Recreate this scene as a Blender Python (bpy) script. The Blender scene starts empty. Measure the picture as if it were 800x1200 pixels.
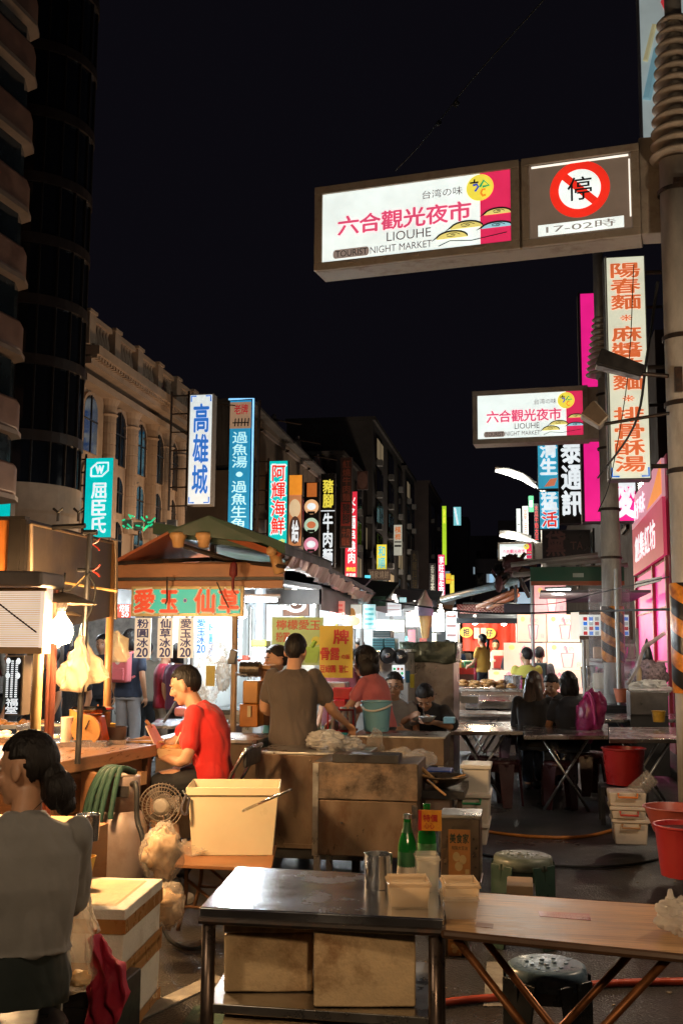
import bpy, bmesh, math, random
from mathutils import Vector, Matrix, noise
random.seed(7)
scene = bpy.context.scene
COL = scene.collection
R = math.radians
# ------------------------------------------------------------------ camera
F, H = 1250.0, 1.57
VPX, VPY, ROLL = 618.0, 762.0, R(0.4)
_x, _y = VPX-400, 600-VPY
_x, _y = _x*math.cos(ROLL)-_y*math.sin(ROLL), _x*math.sin(ROLL)+_y*math.cos(ROLL)
pit = math.atan(-_y/F); yaw = math.atan(_x/F*math.cos(pit))
FW = Vector((-math.sin(yaw)*math.cos(pit), math.cos(yaw)*math.cos(pit), math.sin(pit)))
RT0 = Vector((math.cos(yaw), math.sin(yaw), 0)); UP0 = RT0.cross(FW)
RT = RT0*math.cos(ROLL)+UP0*math.sin(ROLL); UP = -RT0*math.sin(ROLL)+UP0*math.cos(ROLL)
CAMP = Vector((0, 0, H))
cd = bpy.data.cameras.new('camera'); cam = bpy.data.objects.new('camera', cd); COL.objects.link(cam)
cd.sensor_fit = 'VERTICAL'; cd.sensor_height = 36; cd.lens = F/1200*36; cd.clip_start = 0.05; cd.clip_end = 1000
cam.matrix_world = Matrix(((RT.x, UP.x, -FW.x, 0), (RT.y, UP.y, -FW.y, 0), (RT.z, UP.z, -FW.z, H), (0, 0, 0, 1)))
scene.camera = cam
def ray(px, py): return FW + RT*((px-400)/F) + UP*((600-py)/F)
def P(px, py, Y):
    d = ray(px, py); return CAMP + d*(Y/d.y)
def G(px, py, z=0.0):
    d = ray(px, py); return CAMP + d*((z-H)/d.z)
def AX(px, py, x):
    d = ray(px, py); return CAMP+d*(x/d.x)
# ------------------------------------------------------------------ sky, light, exposure
w = bpy.data.worlds.new('World'); scene.world = w; w.use_nodes = True
nt = w.node_tree
bg = nt.nodes['Background']; bg.inputs[1].default_value = 1.0
bg.inputs[0].default_value = (0.0032, 0.0028, 0.0045, 1)
scene.view_settings.view_transform = 'Standard'; scene.view_settings.look = 'None'
scene.view_settings.gamma = 1; scene.view_settings.exposure = 0.0
scene.cycles.use_denoising = True
scene.cycles.max_bounces = 6; scene.cycles.diffuse_bounces = 3; scene.cycles.glossy_bounces = 3
scene.cycles.transparent_max_bounces = 12; scene.cycles.sample_clamp_indirect = 4
scene.cycles.caustics_reflective = False; scene.cycles.caustics_refractive = False
def lamp(loc, power, col, radius=0.06, name='lamp_light', kind='POINT', target=None, angle=70, size=(1, .1)):
    l = bpy.data.lights.new(name, kind); l.energy = power*(1 if loc[1] > 25 else 2.1); l.color = col
    if kind == 'AREA': l.shape = 'RECTANGLE'; l.size, l.size_y = size
    else: l.shadow_soft_size = radius
    if kind == 'SPOT': l.spot_size = R(angle); l.spot_blend = .6
    o = bpy.data.objects.new(name, l); COL.objects.link(o); o.location = loc
    if target is not None:
        o.rotation_euler = (Vector(target)-Vector(loc)).to_track_quat('-Z', 'Y').to_euler()
    return o
WARM = (1, .62, .30); WHITE = (1, .95, .88); COOL = (.86, .96, 1.0); SODIUM = (1, .55, .24)
# ------------------------------------------------------------------ helpers
def wm(o):
    m = o.matrix_basis.copy()
    return wm(o.parent) @ o.matrix_parent_inverse @ m if o.parent else m
def tag(o, label=None, cat=None, group=None, kind=None):
    if label: o['label'] = label
    if cat: o['category'] = cat
    if group: o['group'] = group
    if kind: o['kind'] = kind
    return o
def thing(name, label, cat, loc=(0, 0, 0), group=None, rz=0):
    o = bpy.data.objects.new(name, None); COL.objects.link(o); o.empty_display_size = .1
    o.location = loc; o.rotation_euler = (0, 0, rz)
    return tag(o, label, cat, group)
def kids(o): return [c for c in COL.objects if c.parent == o]
def dup(o, parent=None):
    c = o.copy(); COL.objects.link(c)
    if parent: c.parent = parent
    for k in kids(o): dup(k, c)
    return c
SPLIT = {'crossed_leg', 'baluster', 'strap', 'rib', 'leg', 'post', 'collar', 'bracket', 'caster', 'clip', 'clamp', 'red_pole', 'support_frame_', 'lantern_disc', 'paper_charm', 'roof_strut', 'leg_frame', 'shoes', 'eye', 'conduit', 'pole', 'strap_', 'gable', 'mullion_', 'handle', 'food_', 'seat_stud_'}
class MB:
    def __init__(s): s.bm = bmesh.new(); s.mi = 0; s.mx = Matrix()
    def _v(s, p): return s.bm.verts.new(s.mx @ Vector(p))
    def face(s, vs):
        try:
            f = s.bm.faces.new(vs); f.material_index = s.mi; return f
        except ValueError: return None
    def poly(s, pts): return s.face([s._v(p) for p in pts])
    def box(s, c, d, rot=None):
        c = Vector(c); hx, hy, hz = d[0]/2, d[1]/2, d[2]/2
        vs = []
        for q in ((-1,-1,-1),(1,-1,-1),(1,1,-1),(-1,1,-1),(-1,-1,1),(1,-1,1),(1,1,1),(-1,1,1)):
            v = Vector((q[0]*hx, q[1]*hy, q[2]*hz))
            if rot is not None: v = rot @ v
            vs.append(s._v(c+v))
        for f in ((0,3,2,1),(4,5,6,7),(0,1,5,4),(1,2,6,5),(2,3,7,6),(3,0,4,7)): s.face([vs[i] for i in f])
        return s
    def slab(s, x0, x1, y0, y1, z0, z1): return s.box(((x0+x1)/2, (y0+y1)/2, (z0+z1)/2), (x1-x0, y1-y0, z1-z0))
    def hexa(s, b, t):   # bottom quad, top quad (counter-clockwise from above)
        B = [s._v(p) for p in b]; T = [s._v(p) for p in t]; n = len(B)
        s.face(B[::-1]); s.face(T)
        for i in range(n): s.face([B[i], B[(i+1) % n], T[(i+1) % n], T[i]])
        return s
    def prism(s, pts, w0, w1):   # outline in u,v extruded from w0 to w1 (local z)
        return s.hexa([(p[0], p[1], w0) for p in pts], [(p[0], p[1], w1) for p in pts])
    def tube(s, pts, r, seg=8, cap=True):
        pts = [Vector(p) for p in pts]; n = len(pts); rs = r if isinstance(r, (list, tuple)) else [r]*n
        rings = []; up = Vector((0, 0, 1))
        for i, p in enumerate(pts):
            d = (pts[min(i+1, n-1)]-pts[max(i-1, 0)])
            if d.length < 1e-9: d = Vector((0, 0, 1))
            d.normalize()
            if i == 0:
                a = d.cross(up if abs(d.z) < .95 else Vector((1, 0, 0))).normalized()
            else:
                a = (a - d*a.dot(d))
                a = a.normalized() if a.length > 1e-6 else d.orthogonal().normalized()
            b = d.cross(a)
            rings.append([s._v(p+(a*math.cos(t)+b*math.sin(t))*rs[i]) for t in [2*math.pi*k/seg for k in range(seg)]])
        for i in range(n-1):
            for k in range(seg): s.face([rings[i][k], rings[i][(k+1) % seg], rings[i+1][(k+1) % seg], rings[i+1][k]])
        if cap: s.face(rings[0][::-1]); s.face(rings[-1])
        return s
    def cyl(s, p0, p1, r, r1=None, seg=16): return s.tube([p0, p1], [r, r if r1 is None else r1], seg)
    def lathe(s, prof, c=(0, 0, 0), seg=24, sx=1, sy=1):
        c = Vector(c); rings = []
        for r, z in prof:
            if r < 1e-6: rings.append([s._v(c+Vector((0, 0, z)))])
            else: rings.append([s._v(c+Vector((r*sx*math.cos(2*math.pi*k/seg), r*sy*math.sin(2*math.pi*k/seg), z))) for k in range(seg)])
        for a, b in zip(rings, rings[1:]):
            for k in range(seg):
                k2 = (k+1) % seg
                if len(a) == 1 and len(b) == 1: continue
                if len(a) == 1: s.face([a[0], b[k2], b[k]])
                elif len(b) == 1: s.face([a[k], a[k2], b[0]])
                else: s.face([a[k], a[k2], b[k2], b[k]])
        return s
    def ell(s, c, rad, rot=None, seg=14, rings=9, fn=None):
        c = Vector(c); prev = None
        def pt(th, ph):
            v = Vector((math.cos(th)*math.sin(ph), math.sin(th)*math.sin(ph), math.cos(ph)))
            k = fn(v) if fn else 1
            q = Vector((v.x*rad[0], v.y*rad[1], v.z*rad[2]))*k
            return c + (rot @ q if rot is not None else q)
        rows = [[s._v(pt(0, 0))]]
        for i in range(1, rings):
            rows.append([s._v(pt(2*math.pi*k/seg, math.pi*i/rings)) for k in range(seg)])
        rows.append([s._v(pt(0, math.pi))])
        for a, b in zip(rows, rows[1:]):
            for k in range(seg):
                k2 = (k+1) % seg
                if len(a) == 1: s.face([a[0], b[k], b[k2]])
                elif len(b) == 1: s.face([a[k2], a[k], b[0]])
                else: s.face([a[k], b[k], b[k2], a[k2]])
        return s
    def loft(s, rings, seg=20):   # rings: (centre, axis a scaled, axis b scaled), superellipse-ish
        R_ = []
        for c, a, b in rings:
            c, a, b = Vector(c), Vector(a), Vector(b); row = []
            for k in range(seg):
                t = 2*math.pi*k/seg; ct, st = math.cos(t), math.sin(t)
                e = .85
                row.append(s._v(c + a*math.copysign(abs(ct)**e, ct) + b*math.copysign(abs(st)**e, st)))
            R_.append(row)
        for x, y in zip(R_, R_[1:]):
            for k in range(seg): s.face([x[k], x[(k+1) % seg], y[(k+1) % seg], y[k]])
        s.face(R_[0][::-1]); s.face(R_[-1])
        return s
    def build(s, name, mat, parent=None, smooth=False, bevel=0, bseg=2, origin=None, fix=True):
        if parent is not None and name in SPLIT:   # every leg, post ... an object of its own
            todo = set(s.bm.verts); groups = []
            while todo:
                st = [todo.pop()]; g = list(st)
                while st:
                    for e in st.pop().link_edges:
                        for q in e.verts:
                            if q in todo: todo.discard(q); st.append(q); g.append(q)
                groups.append(g)
            if len(groups) > 1:
                for g in groups:
                    n = MB(); mp = {v: n.bm.verts.new(v.co) for v in g}
                    for f in {f for v in g for f in v.link_faces}: n.face([mp[v] for v in f.verts])
                    o = n.build(name, mat, parent, smooth, bevel, bseg, origin, fix)
                s.bm.free(); return o
        if fix: bmesh.ops.recalc_face_normals(s.bm, faces=s.bm.faces)
        if parent is None:
            if origin is None:
                xs = [v.co for v in s.bm.verts]
                origin = Vector(((min(v.x for v in xs)+max(v.x for v in xs))/2, (min(v.y for v in xs)+max(v.y for v in xs))/2, min(v.z for v in xs)))
            bmesh.ops.translate(s.bm, verts=s.bm.verts, vec=-Vector(origin))
        me = bpy.data.meshes.new(name); s.bm.to_mesh(me); s.bm.free()
        for m in (mat if isinstance(mat, (list, tuple)) else [mat]): me.materials.append(m)
        if smooth is True: me.polygons.foreach_set('use_smooth', [True]*len(me.polygons))
        o = bpy.data.objects.new(name, me); COL.objects.link(o)
        if parent is not None:
            o.parent = parent; o.matrix_parent_inverse = wm(parent).inverted()
        else: o.location = origin
        if bevel:
            b = o.modifiers.new('bevel', 'BEVEL'); b.width = bevel; b.segments = bseg; b.limit_method = 'ANGLE'; b.angle_limit = R(40)
            me.polygons.foreach_set('use_smooth', [True]*len(me.polygons))
            try: b.harden_normals = True
            except Exception: pass
        return o
def frame(o, u, v):   # local frame: u right, v up, w towards the viewer
    u = Vector(u).normalized(); v = Vector(v); v = (v-u*v.dot(u)).normalized(); w_ = u.cross(v)
    return Matrix(((u.x, v.x, w_.x, o[0]), (u.y, v.y, w_.y, o[1]), (u.z, v.z, w_.z, o[2]), (0, 0, 0, 1)))
# ------------------------------------------------------------------ materials
_mc = {}
def _nodes(name):
    m = bpy.data.materials.new(name); m.use_nodes = True
    t = m.node_tree; return m, t, t.nodes['Principled BSDF']
def M(name, col, rough=.5, metal=0, var=.2, vs=6, bump=0, bs=40, stain=None, stain_amt=.5, stain_scale=4, trans=0, sss=0, coat=0, stretch=None, rvar=.15, alpha=1, sheen=0, spec=.5):
    if name in _mc: return _mc[name]
    m, t, p = _nodes(name); N, L = t.nodes.new, t.links.new
    tc = N('ShaderNodeTexCoord'); mp = N('ShaderNodeMapping'); L(tc.outputs['Object'], mp.inputs[0])
    if stretch: mp.inputs['Scale'].default_value = stretch
    nz = N('ShaderNodeTexNoise'); nz.inputs['Scale'].default_value = vs; nz.inputs['Detail'].default_value = 6; nz.inputs['Roughness'].default_value = .65
    L(mp.outputs[0], nz.inputs['Vector'])
    cr = N('ShaderNodeValToRGB'); cr.color_ramp.elements[0].position = .3; cr.color_ramp.elements[1].position = .7
    cr.color_ramp.elements[0].color = tuple(max(0, c*(1-var)) for c in col)+(1,)
    cr.color_ramp.elements[1].color = tuple(min(1, c*(1+var)) for c in col)+(1,)
    L(nz.outputs['Fac'], cr.inputs[0]); out = cr.outputs[0]
    if stain:
        n2 = N('ShaderNodeTexNoise'); n2.inputs['Scale'].default_value = stain_scale; n2.inputs['Detail'].default_value = 8; n2.inputs['Roughness'].default_value = .7
        L(mp.outputs[0], n2.inputs['Vector'])
        r2 = N('ShaderNodeValToRGB'); r2.color_ramp.elements[0].position = .5; r2.color_ramp.elements[1].position = .68
        r2.color_ramp.elements[0].color = (0, 0, 0, 1); r2.color_ramp.elements[1].color = (stain_amt,)*3+(1,)
        L(n2.outputs['Fac'], r2.inputs[0])
        mx = N('ShaderNodeMix'); mx.data_type = 'RGBA'; L(r2.outputs[0], mx.inputs['Factor']); L(out, mx.inputs['A']); mx.inputs['B'].default_value = tuple(stain)+(1,)
        out = mx.outputs['Result']
    L(out, p.inputs['Base Color'])
    p.inputs['Metallic'].default_value = metal; p.inputs['Specular IOR Level'].default_value = spec
    rr = N('ShaderNodeMapRange'); L(nz.outputs['Fac'], rr.inputs[0]); rr.inputs[1].default_value = .3; rr.inputs[2].default_value = .7
    rr.inputs[3].default_value = max(.03, rough-rvar); rr.inputs[4].default_value = min(1, rough+rvar); L(rr.outputs[0], p.inputs['Roughness'])
    if bump:
        nb = N('ShaderNodeTexNoise'); nb.inputs['Scale'].default_value = bs; nb.inputs['Detail'].default_value = 5; L(mp.outputs[0], nb.inputs['Vector'])
        bp = N('ShaderNodeBump'); bp.inputs['Strength'].default_value = min(1, bump); bp.inputs['Distance'].default_value = .012
        L(nb.outputs['Fac'], bp.inputs['Height']); L(bp.outputs[0], p.inputs['Normal'])
    if sss:
        p.inputs['Subsurface Weight'].default_value = sss; p.inputs['Subsurface Radius'].default_value = (.02, .008, .005)
    if coat: p.inputs['Coat Weight'].default_value = coat
    if sheen: p.inputs['Sheen Weight'].default_value = sheen
    if trans: p.inputs['Transmission Weight'].default_value = trans
    if alpha < 1: p.inputs['Alpha'].default_value = alpha
    _mc[name] = m; return m
def E(name, col, s=1.0, rough=.4, var=0):
    if name in _mc: return _mc[name]
    m, t, p = _nodes(name)
    p.inputs['Base Color'].default_value = tuple(min(.8, c) for c in col)+(1,); p.inputs['Roughness'].default_value = rough
    N, L = t.nodes.new, t.links.new   # grime on the lit face
    tc = N('ShaderNodeTexCoord'); nz = N('ShaderNodeTexNoise'); nz.inputs['Scale'].default_value = 3.5; nz.inputs['Detail'].default_value = 9; nz.inputs['Roughness'].default_value = .68; L(tc.outputs['Object'], nz.inputs['Vector'])
    cr = N('ShaderNodeValToRGB'); cr.color_ramp.elements[0].position = .32; cr.color_ramp.elements[1].position = .62
    cr.color_ramp.elements[0].color = tuple(c*.80 for c in col)+(1,); cr.color_ramp.elements[1].color = tuple(col)+(1,); L(nz.outputs['Fac'], cr.inputs[0]); L(cr.outputs[0], p.inputs['Emission Color'])
    p.inputs['Emission Strength'].default_value = s
    _mc[name] = m; return m
def PLAS(name, col, alpha=.55, rough=.25, bump=.6, bs=30):   # thin see-through plastic film
    if name in _mc: return _mc[name]
    m, t, p = _nodes(name); N, L = t.nodes.new, t.links.new
    p.inputs['Base Color'].default_value = tuple(col)+(1,); p.inputs['Roughness'].default_value = rough
    tr = N('ShaderNodeBsdfTranslucent'); tr.inputs[0].default_value = tuple(col)+(1,)
    tp = N('ShaderNodeBsdfTransparent')
    nb = N('ShaderNodeTexNoise'); nb.inputs['Scale'].default_value = bs; bp = N('ShaderNodeBump'); bp.inputs['Strength'].default_value = bump; bp.inputs['Distance'].default_value = .01
    tc = N('ShaderNodeTexCoord'); L(tc.outputs['Object'], nb.inputs['Vector']); L(nb.outputs['Fac'], bp.inputs['Height']); L(bp.outputs[0], p.inputs['Normal'])
    a = N('ShaderNodeMixShader'); a.inputs[0].default_value = .45; L(p.outputs[0], a.inputs[1]); L(tr.outputs[0], a.inputs[2])
    b = N('ShaderNodeMixShader'); b.inputs[0].default_value = alpha; L(tp.outputs[0], b.inputs[1]); L(a.outputs[0], b.inputs[2])
    L(b.outputs[0], t.nodes['Material Output'].inputs['Surface'])
    _mc[name] = m; return m
STEEL = M('stainless_steel', (.55, .53, .50), .32, 1, .25, 5, .05, 60, stain=(.16, .09, .045), stain_amt=.7, stain_scale=3)
STEELC = M('polished_steel', (.66, .68, .72), .22, 1, .12, 3, .03, 30, stain=(.40, .38, .37), stain_amt=.3, stain_scale=2.5)
STEELG = M('greasy_steel', (.205, .145, .10), .33, .6, .35, 2.5, .10, 60, stain=(.13, .06, .03), stain_amt=.8, stain_scale=4, stretch=(1, 1, .5))
STEELB = M('burnt_steel', (.16, .12, .09), .5, .7, .6, 9, .2, 60, stain=(.30, .2, .13), stain_amt=.7, stain_scale=7)
IRON = M('dark_iron', (.045, .035, .03), .45, .5, .4, 12, .1, 80, stain=(.13, .05, .02), stain_amt=.6, stain_scale=9)
RUST = M('rusty_pipe', (.16, .075, .035), .6, .4, .5, 14, .2, 80)
BLACK = M('black_plastic', (.018, .017, .018), .4, 0, .3, 10)
RUBBER = M('black_rubber', (.015, .015, .016), .55, 0, .3, 14)
WOODD = M('dark_wood', (.10, .042, .018), .45, 0, .4, 5, .15, 40, stretch=(1, 1, 8))
WOODL = M('laminate_wood', (.58, .34, .15), .36, 0, .3, 5, .04, 40, stretch=(1.5, 26, 8), stain=(.26, .12, .05), stain_amt=.7, stain_scale=1.6, rvar=.08, spec=.28)
PLY = M('plywood', (.30, .13, .05), .55, 0, .3, 4, .1, 40, stretch=(1, 1, 5), stain=(.12, .05, .02))
FOAM = M('stained_foam', (.86, .62, .35), .65, 0, .16, 9, .28, 110, stain=(.34, .15, .05), stain_amt=.85, stain_scale=5)
FOAMW = M('white_foam', (.72, .68, .60), .7, 0, .12, 5, .35, 90, stain=(.42, .30, .18), stain_amt=.5, stain_scale=6)
TAPE = M('brown_tape', (.40, .19, .06), .3, 0, .15, 8)
WPLAST = M('milky_plastic', (.74, .66, .52), .35, 0, .08, 3, 0, 40, stain=(.48, .34, .20), stain_amt=.5, stain_scale=2.5, sss=.2)
CLEARP = PLAS('clear_container', (.80, .74, .64), .38, .15, .1)
BAGC = PLAS('clear_bag', (.74, .66, .56), .30, .14, .6, 30)
BAGW = PLAS('white_bag', (.82, .78, .72), .74, .25, .6, 30)
CONC = M('pole_concrete', (.46, .43, .39), .8, 0, .25, 7, .25, 60, stain=(.16, .13, .11), stain_amt=.6, stain_scale=2.5, stretch=(1, 1, .35))
CABLE = M('cable_sheath', (.008, .008, .008), .8, 0, .2, 10)
# ------------------------------------------------------------------ lettering
_gl = {}
def glyphs(txt, bold):
    k = (txt, bold)
    if k in _gl: return _gl[k]
    c = bpy.data.curves.new('t', 'FONT'); c.body = txt; c.resolution_u = 3; c.offset = bold; c.fill_mode = 'FRONT'
    o = bpy.data.objects.new('t', c); COL.objects.link(o)
    dg = bpy.context.evaluated_depsgraph_get(); me = bpy.data.meshes.new_from_object(o.evaluated_get(dg))
    vs = [(v.co.x, v.co.y) for v in me.vertices]; fs = [tuple(p.vertices) for p in me.polygons]
    bpy.data.objects.remove(o); bpy.data.curves.remove(c); bpy.data.meshes.remove(me)
    if not vs: vs = [(0, 0)]
    xs = [v[0] for v in vs]; ys = [v[1] for v in vs]
    bb = [min(xs), min(ys), max(xs), max(ys)]
    if any(ord(ch) > 0x2E80 for ch in txt) and len(txt) == 1: bb = [min(bb[0], .06), min(bb[1], -.05), max(bb[2], .94), max(bb[3], .83)]
    _gl[k] = (vs, fs, bb); return _gl[k]
def write(mb, txt, u0, v0, u1, v1, bold=0, w=.004, stretch=True, shear=0):
    if txt in '❊·•': du, dv = (u1-u0)*.3, (v1-v0)*.3; u0 += du; u1 -= du; v0 += dv; v1 -= dv
    vs, fs, b = glyphs(txt, 0); W, Hh = max(b[2]-b[0], 1e-3), max(b[3]-b[1], 1e-3)
    sx, sy = (u1-u0)/W, (v1-v0)/Hh; ox, oy = u0, v0
    if not stretch:
        k = min(sx, sy); ox += ((u1-u0)-k*W)/2; oy += ((v1-v0)-k*Hh)/2; sx = sy = k
    d = bold*.75
    for n_, (dx, dy) in enumerate(((0, 0), (d, 0), (-d, 0), (0, d), (0, -d)) if bold else ((0, 0),)):
        V = [mb._v((ox+(x+dx-b[0])*sx, oy+(y+dy-b[1])*sy, w+n_*.0002)) for x, y in vs]
        for f in fs: mb.face([V[i] for i in f])
def write_col(mb, cells, u0, v0, u1, v1, bold=0, w=.004, gap=.08, stretch=True):
    n = len(cells); h = (v1-v0)/n
    for i, c in enumerate(cells):
        if c.strip(): write(mb, c, u0, v1-h*(i+1)+h*gap/2, u1, v1-h*i-h*gap/2, bold, w, stretch)
def write_row(mb, cells, u0, v0, u1, v1, bold=0, w=.004, gap=.08, stretch=True):
    n = len(cells); h = (u1-u0)/n
    for i, c in enumerate(cells):
        if c.strip(): write(mb, c, u0+h*i+h*gap/2, v0, u0+h*(i+1)-h*gap/2, v1, bold, w, stretch)
def px_frame(x0, y0, x1, y1, Y, Y1=None):
    """frame of an upright board whose picture outline is the given box; size in metres"""
    a = P(x0, y1, Y); b = P(x1, y1, Y if Y1 is None else Y1); t = P((x0+x1)/2, y0, Y if Y1 is None else (Y+Y1)/2); m = P((x0+x1)/2, y1, Y if Y1 is None else (Y+Y1)/2)
    b.z = a.z
    return frame(a, b-a, (0, 0, 1)), (b-a).length, t.z-m.z
def sign(name, label, box, Y, face, texts, side=None, depth=.18, rim=.02, Y1=None, cat='sign', group=None, base=None, extra=None):
    """lit or painted board; texts = [(mode, cells, u0, v0, u1, v1 (fractions), material, bold)]"""
    mx, W, Hh = px_frame(*box, Y, Y1)
    th = thing(name, label, cat, mx @ Vector((W/2, 0, -depth/2)), group)
    side = side or M('sign_side', (.10, .10, .11), .5, .3)
    m = MB(); m.mx = mx; m.slab(0, W, 0, Hh, -depth, -.012); m.build('sign_case', side, th)
    m = MB(); m.mx = mx; r = rim*W; m.slab(r, W-r, r, Hh-r, -.012, 0); m.build('sign_face', face, th)
    bym = {}
    for mode, cells, u0, v0, u1, v1, mat, bold in texts:
        if mat not in bym: q = MB(); q.mx = mx; bym[mat] = q
        q = bym[mat]; a = (u0*W, v0*Hh, u1*W, v1*Hh)
        k = .005+.002*list(bym).index(mat)+Y*.0002
        if mode == 'col': write_col(q, cells, *a, bold, k)
        elif mode == 'row': write_row(q, cells, *a, bold, k)
        elif mode == 'txt': write(q, cells, *a, bold, k)
        elif mode == 'rect': q.poly([(a[0], a[1], k), (a[2], a[1], k), (a[2], a[3], k), (a[0], a[3], k)])
        elif mode == 'disc':
            cx, cy, rx, ry = (a[0]+a[2])/2, (a[1]+a[3])/2, (a[2]-a[0])/2, (a[3]-a[1])/2
            q.poly([(cx+rx*math.cos(t*math.pi/14), cy+ry*math.sin(t*math.pi/14), k) for t in range(28)])
        elif mode == 'line':
            pts = [(p[0]*W, p[1]*Hh) for p in cells]; q.tube([(x, y, k) for x, y in pts], bold, 5)
        elif mode == 'poly': q.poly([(p[0]*W, p[1]*Hh, k) for p in cells])
    for mat, q in bym.items(): q.build('lettering', mat, th, fix=False)
    if extra: extra(th, mx, W, Hh)
    return th, mx, W, Hh
def sm(pts, n=6):
    p = [Vector(q) for q in pts]; p = [p[0]*2-p[1]]+p+[p[-1]*2-p[-2]]; out = []
    for i in range(1, len(p)-2):
        for k in range(n):
            t = k/n; a, b, c, d = p[i-1:i+3]
            out.append(.5*((2*b)+(c-a)*t+(2*a-5*b+4*c-d)*t*t+(3*b-a-3*c+d)*t**3))
    out.append(p[-2]); return out
def lump(c, rad, seed, amt=.25, sc=2.2, seg=20, rings=14, rot=None, mb=None, rg=0):
    if rg: seg, rings = 72, 48
    def fn(v):
        s = Vector((seed*3.1, seed, -seed)); k = 1+amt*noise.fractal(v*sc+s, 1.0, 2.0, 3)
        if rg:
            q = v*3.2+s+Vector((noise.noise(v*2+s), noise.noise(v*2-s), 0))*.9
            k += rg*(.35-abs(noise.noise(q))*1.6)+rg*.55*(.3-abs(noise.noise(q*2.3))*1.5)
        return k
    mb = mb or MB(); mb.ell(c, rad, rot, seg, rings, fn); return mb
# ------------------------------------------------------------------ ground
def road_material():
    m, t, p = _nodes('wet_asphalt'); N, L = t.nodes.new, t.links.new
    tc = N('ShaderNodeTexCoord')
    a = N('ShaderNodeTexNoise'); a.inputs['Scale'].default_value = .9; a.inputs['Detail'].default_value = 7; L(tc.outputs['Object'], a.inputs['Vector'])
    b = N('ShaderNodeTexNoise'); b.inputs['Scale'].default_value = 130; b.inputs['Detail'].default_value = 3; L(tc.outputs['Object'], b.inputs['Vector'])
    v = N('ShaderNodeTexVoronoi'); v.inputs['Scale'].default_value = 95; L(tc.outputs['Object'], v.inputs['Vector'])
    cr = N('ShaderNodeValToRGB'); cr.color_ramp.elements[0].color = (.022, .020, .019, 1); cr.color_ramp.elements[1].color = (.075, .066, .058, 1)
    cr.color_ramp.elements[0].position = .35; cr.color_ramp.elements[1].position = .72; L(a.outputs['Fac'], cr.inputs[0])
    mx = N('ShaderNodeMix'); mx.data_type = 'RGBA'; mx.blend_type = 'MULTIPLY'; mx.inputs['Factor'].default_value = .6
    L(cr.outputs[0], mx.inputs['A']); L(b.outputs['Fac'], mx.inputs['B']); L(mx.outputs['Result'], p.inputs['Base Color'])
    rr = N('ShaderNodeMapRange'); rr.inputs[1].default_value = .35; rr.inputs[2].default_value = .7; rr.inputs[3].default_value = .55; rr.inputs[4].default_value = .2
    L(a.outputs['Fac'], rr.inputs[0]); L(rr.outputs[0], p.inputs['Roughness'])
    bp = N('ShaderNodeBump'); bp.inputs['Strength'].default_value = .8; bp.inputs['Distance'].default_value = .006
    L(v.outputs['Distance'], bp.inputs['Height']); L(bp.outputs[0], p.inputs['Normal'])
    return m
m = MB(); m.slab(-60, 40, -25, 320, -.2, 0)
tag(m.build('road', road_material()), kind='structure')
PAINTG = M('worn_green_paint', (.025, .07, .045), .6, 0, .5, 9, .3, 120)
PAINTW = M('worn_white_paint', (.30, .27, .23), .6, 0, .5, 9, .3, 120)
def patch(pts, z, name, mat):
    m = MB(); b = [G(x, y, 0) for x, y in pts]
    m.hexa([(p.x, p.y, .001) for p in b], [(p.x, p.y, z) for p in b]); tag(m.build(name, mat), kind='structure')
patch([(165, 1270), (235, 1270), (300, 1172), (228, 1180)], .004, 'road_marking', PAINTG)
patch([(150, 1190), (165, 1196), (265, 1150), (250, 1143)], .008, 'road_marking', PAINTW)
patch([(566, 1180), (592, 1180), (588, 1128), (570, 1128)], .004, 'road_marking', PAINTW)
m = MB(); m.slab(1.75, 2.35, 4, 60, 0, .12); tag(m.build('pavement', M('pavement_stone', (.12, .11, .10), .6, 0, .3, 4, .2, 60), bevel=.02), kind='structure')
# ------------------------------------------------------------------ buildings on the far left
STONE = M('warm_stone', (.40, .30, .22), .8, 0, .25, 1.2, .2, 12, stain=(.16, .11, .08), stain_amt=.55, stain_scale=.6)
GLASSD = M('dark_glass', (.008, .010, .014), .08, 0, .2, 1)
TILE = M('brown_tile', (.24, .13, .09), .5, 0, .25, 1.5, .15, 10, stain=(.10, .05, .035), stain_amt=.6, stain_scale=.7)
DARKFRAME = M('dark_frame', (.03, .025, .022), .5, .3)
# classical facade, x = -17, along y
fx = -17.0
fY0, fY1 = AX(84, 470, fx).y, AX(211, 520, fx).y
th = thing('classical_building', 'warm stone building with tall columns, arched windows and a balustrade', 'building', (fx-5, (fY0+fY1)/2, 0))
m = MB(); m.slab(fx-10, fx, fY0, fY1, 0, 13.0); m.build('wall', STONE, th)
m = MB()
m.slab(fx-.1, fx+.75, fY0, fY1, 12.35, 12.62); m.slab(fx-.1, fx+1.05, fY0, fY1, 12.70, 13.05)
n = int((fY1-fY0)/.28)
for i in range(n): m.slab(fx+.7, fx+.95, fY0+i*.28+.04, fY0+i*.28+.2, 12.56, 12.72)
m.slab(fx-.1, fx+.6, fY0, fY1, 11.7, 11.98)
m.build('cornice', STONE, th)
m = MB(); npier = 6
for i in range(npier): y = fY0+(fY1-fY0)*i/(npier-1); m.slab(fx+.15, fx+.75, y-.3, y+.3, 13.05, 14.3); m.slab(fx+.1, fx+.8, y-.36, y+.36, 14.3, 14.42)
m.slab(fx+.25, fx+.62, fY0, fY1, 13.05, 13.2); m.slab(fx+.25, fx+.62, fY0, fY1, 14.16, 14.36)
m.build('balustrade', STONE, th)
m = MB()
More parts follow.
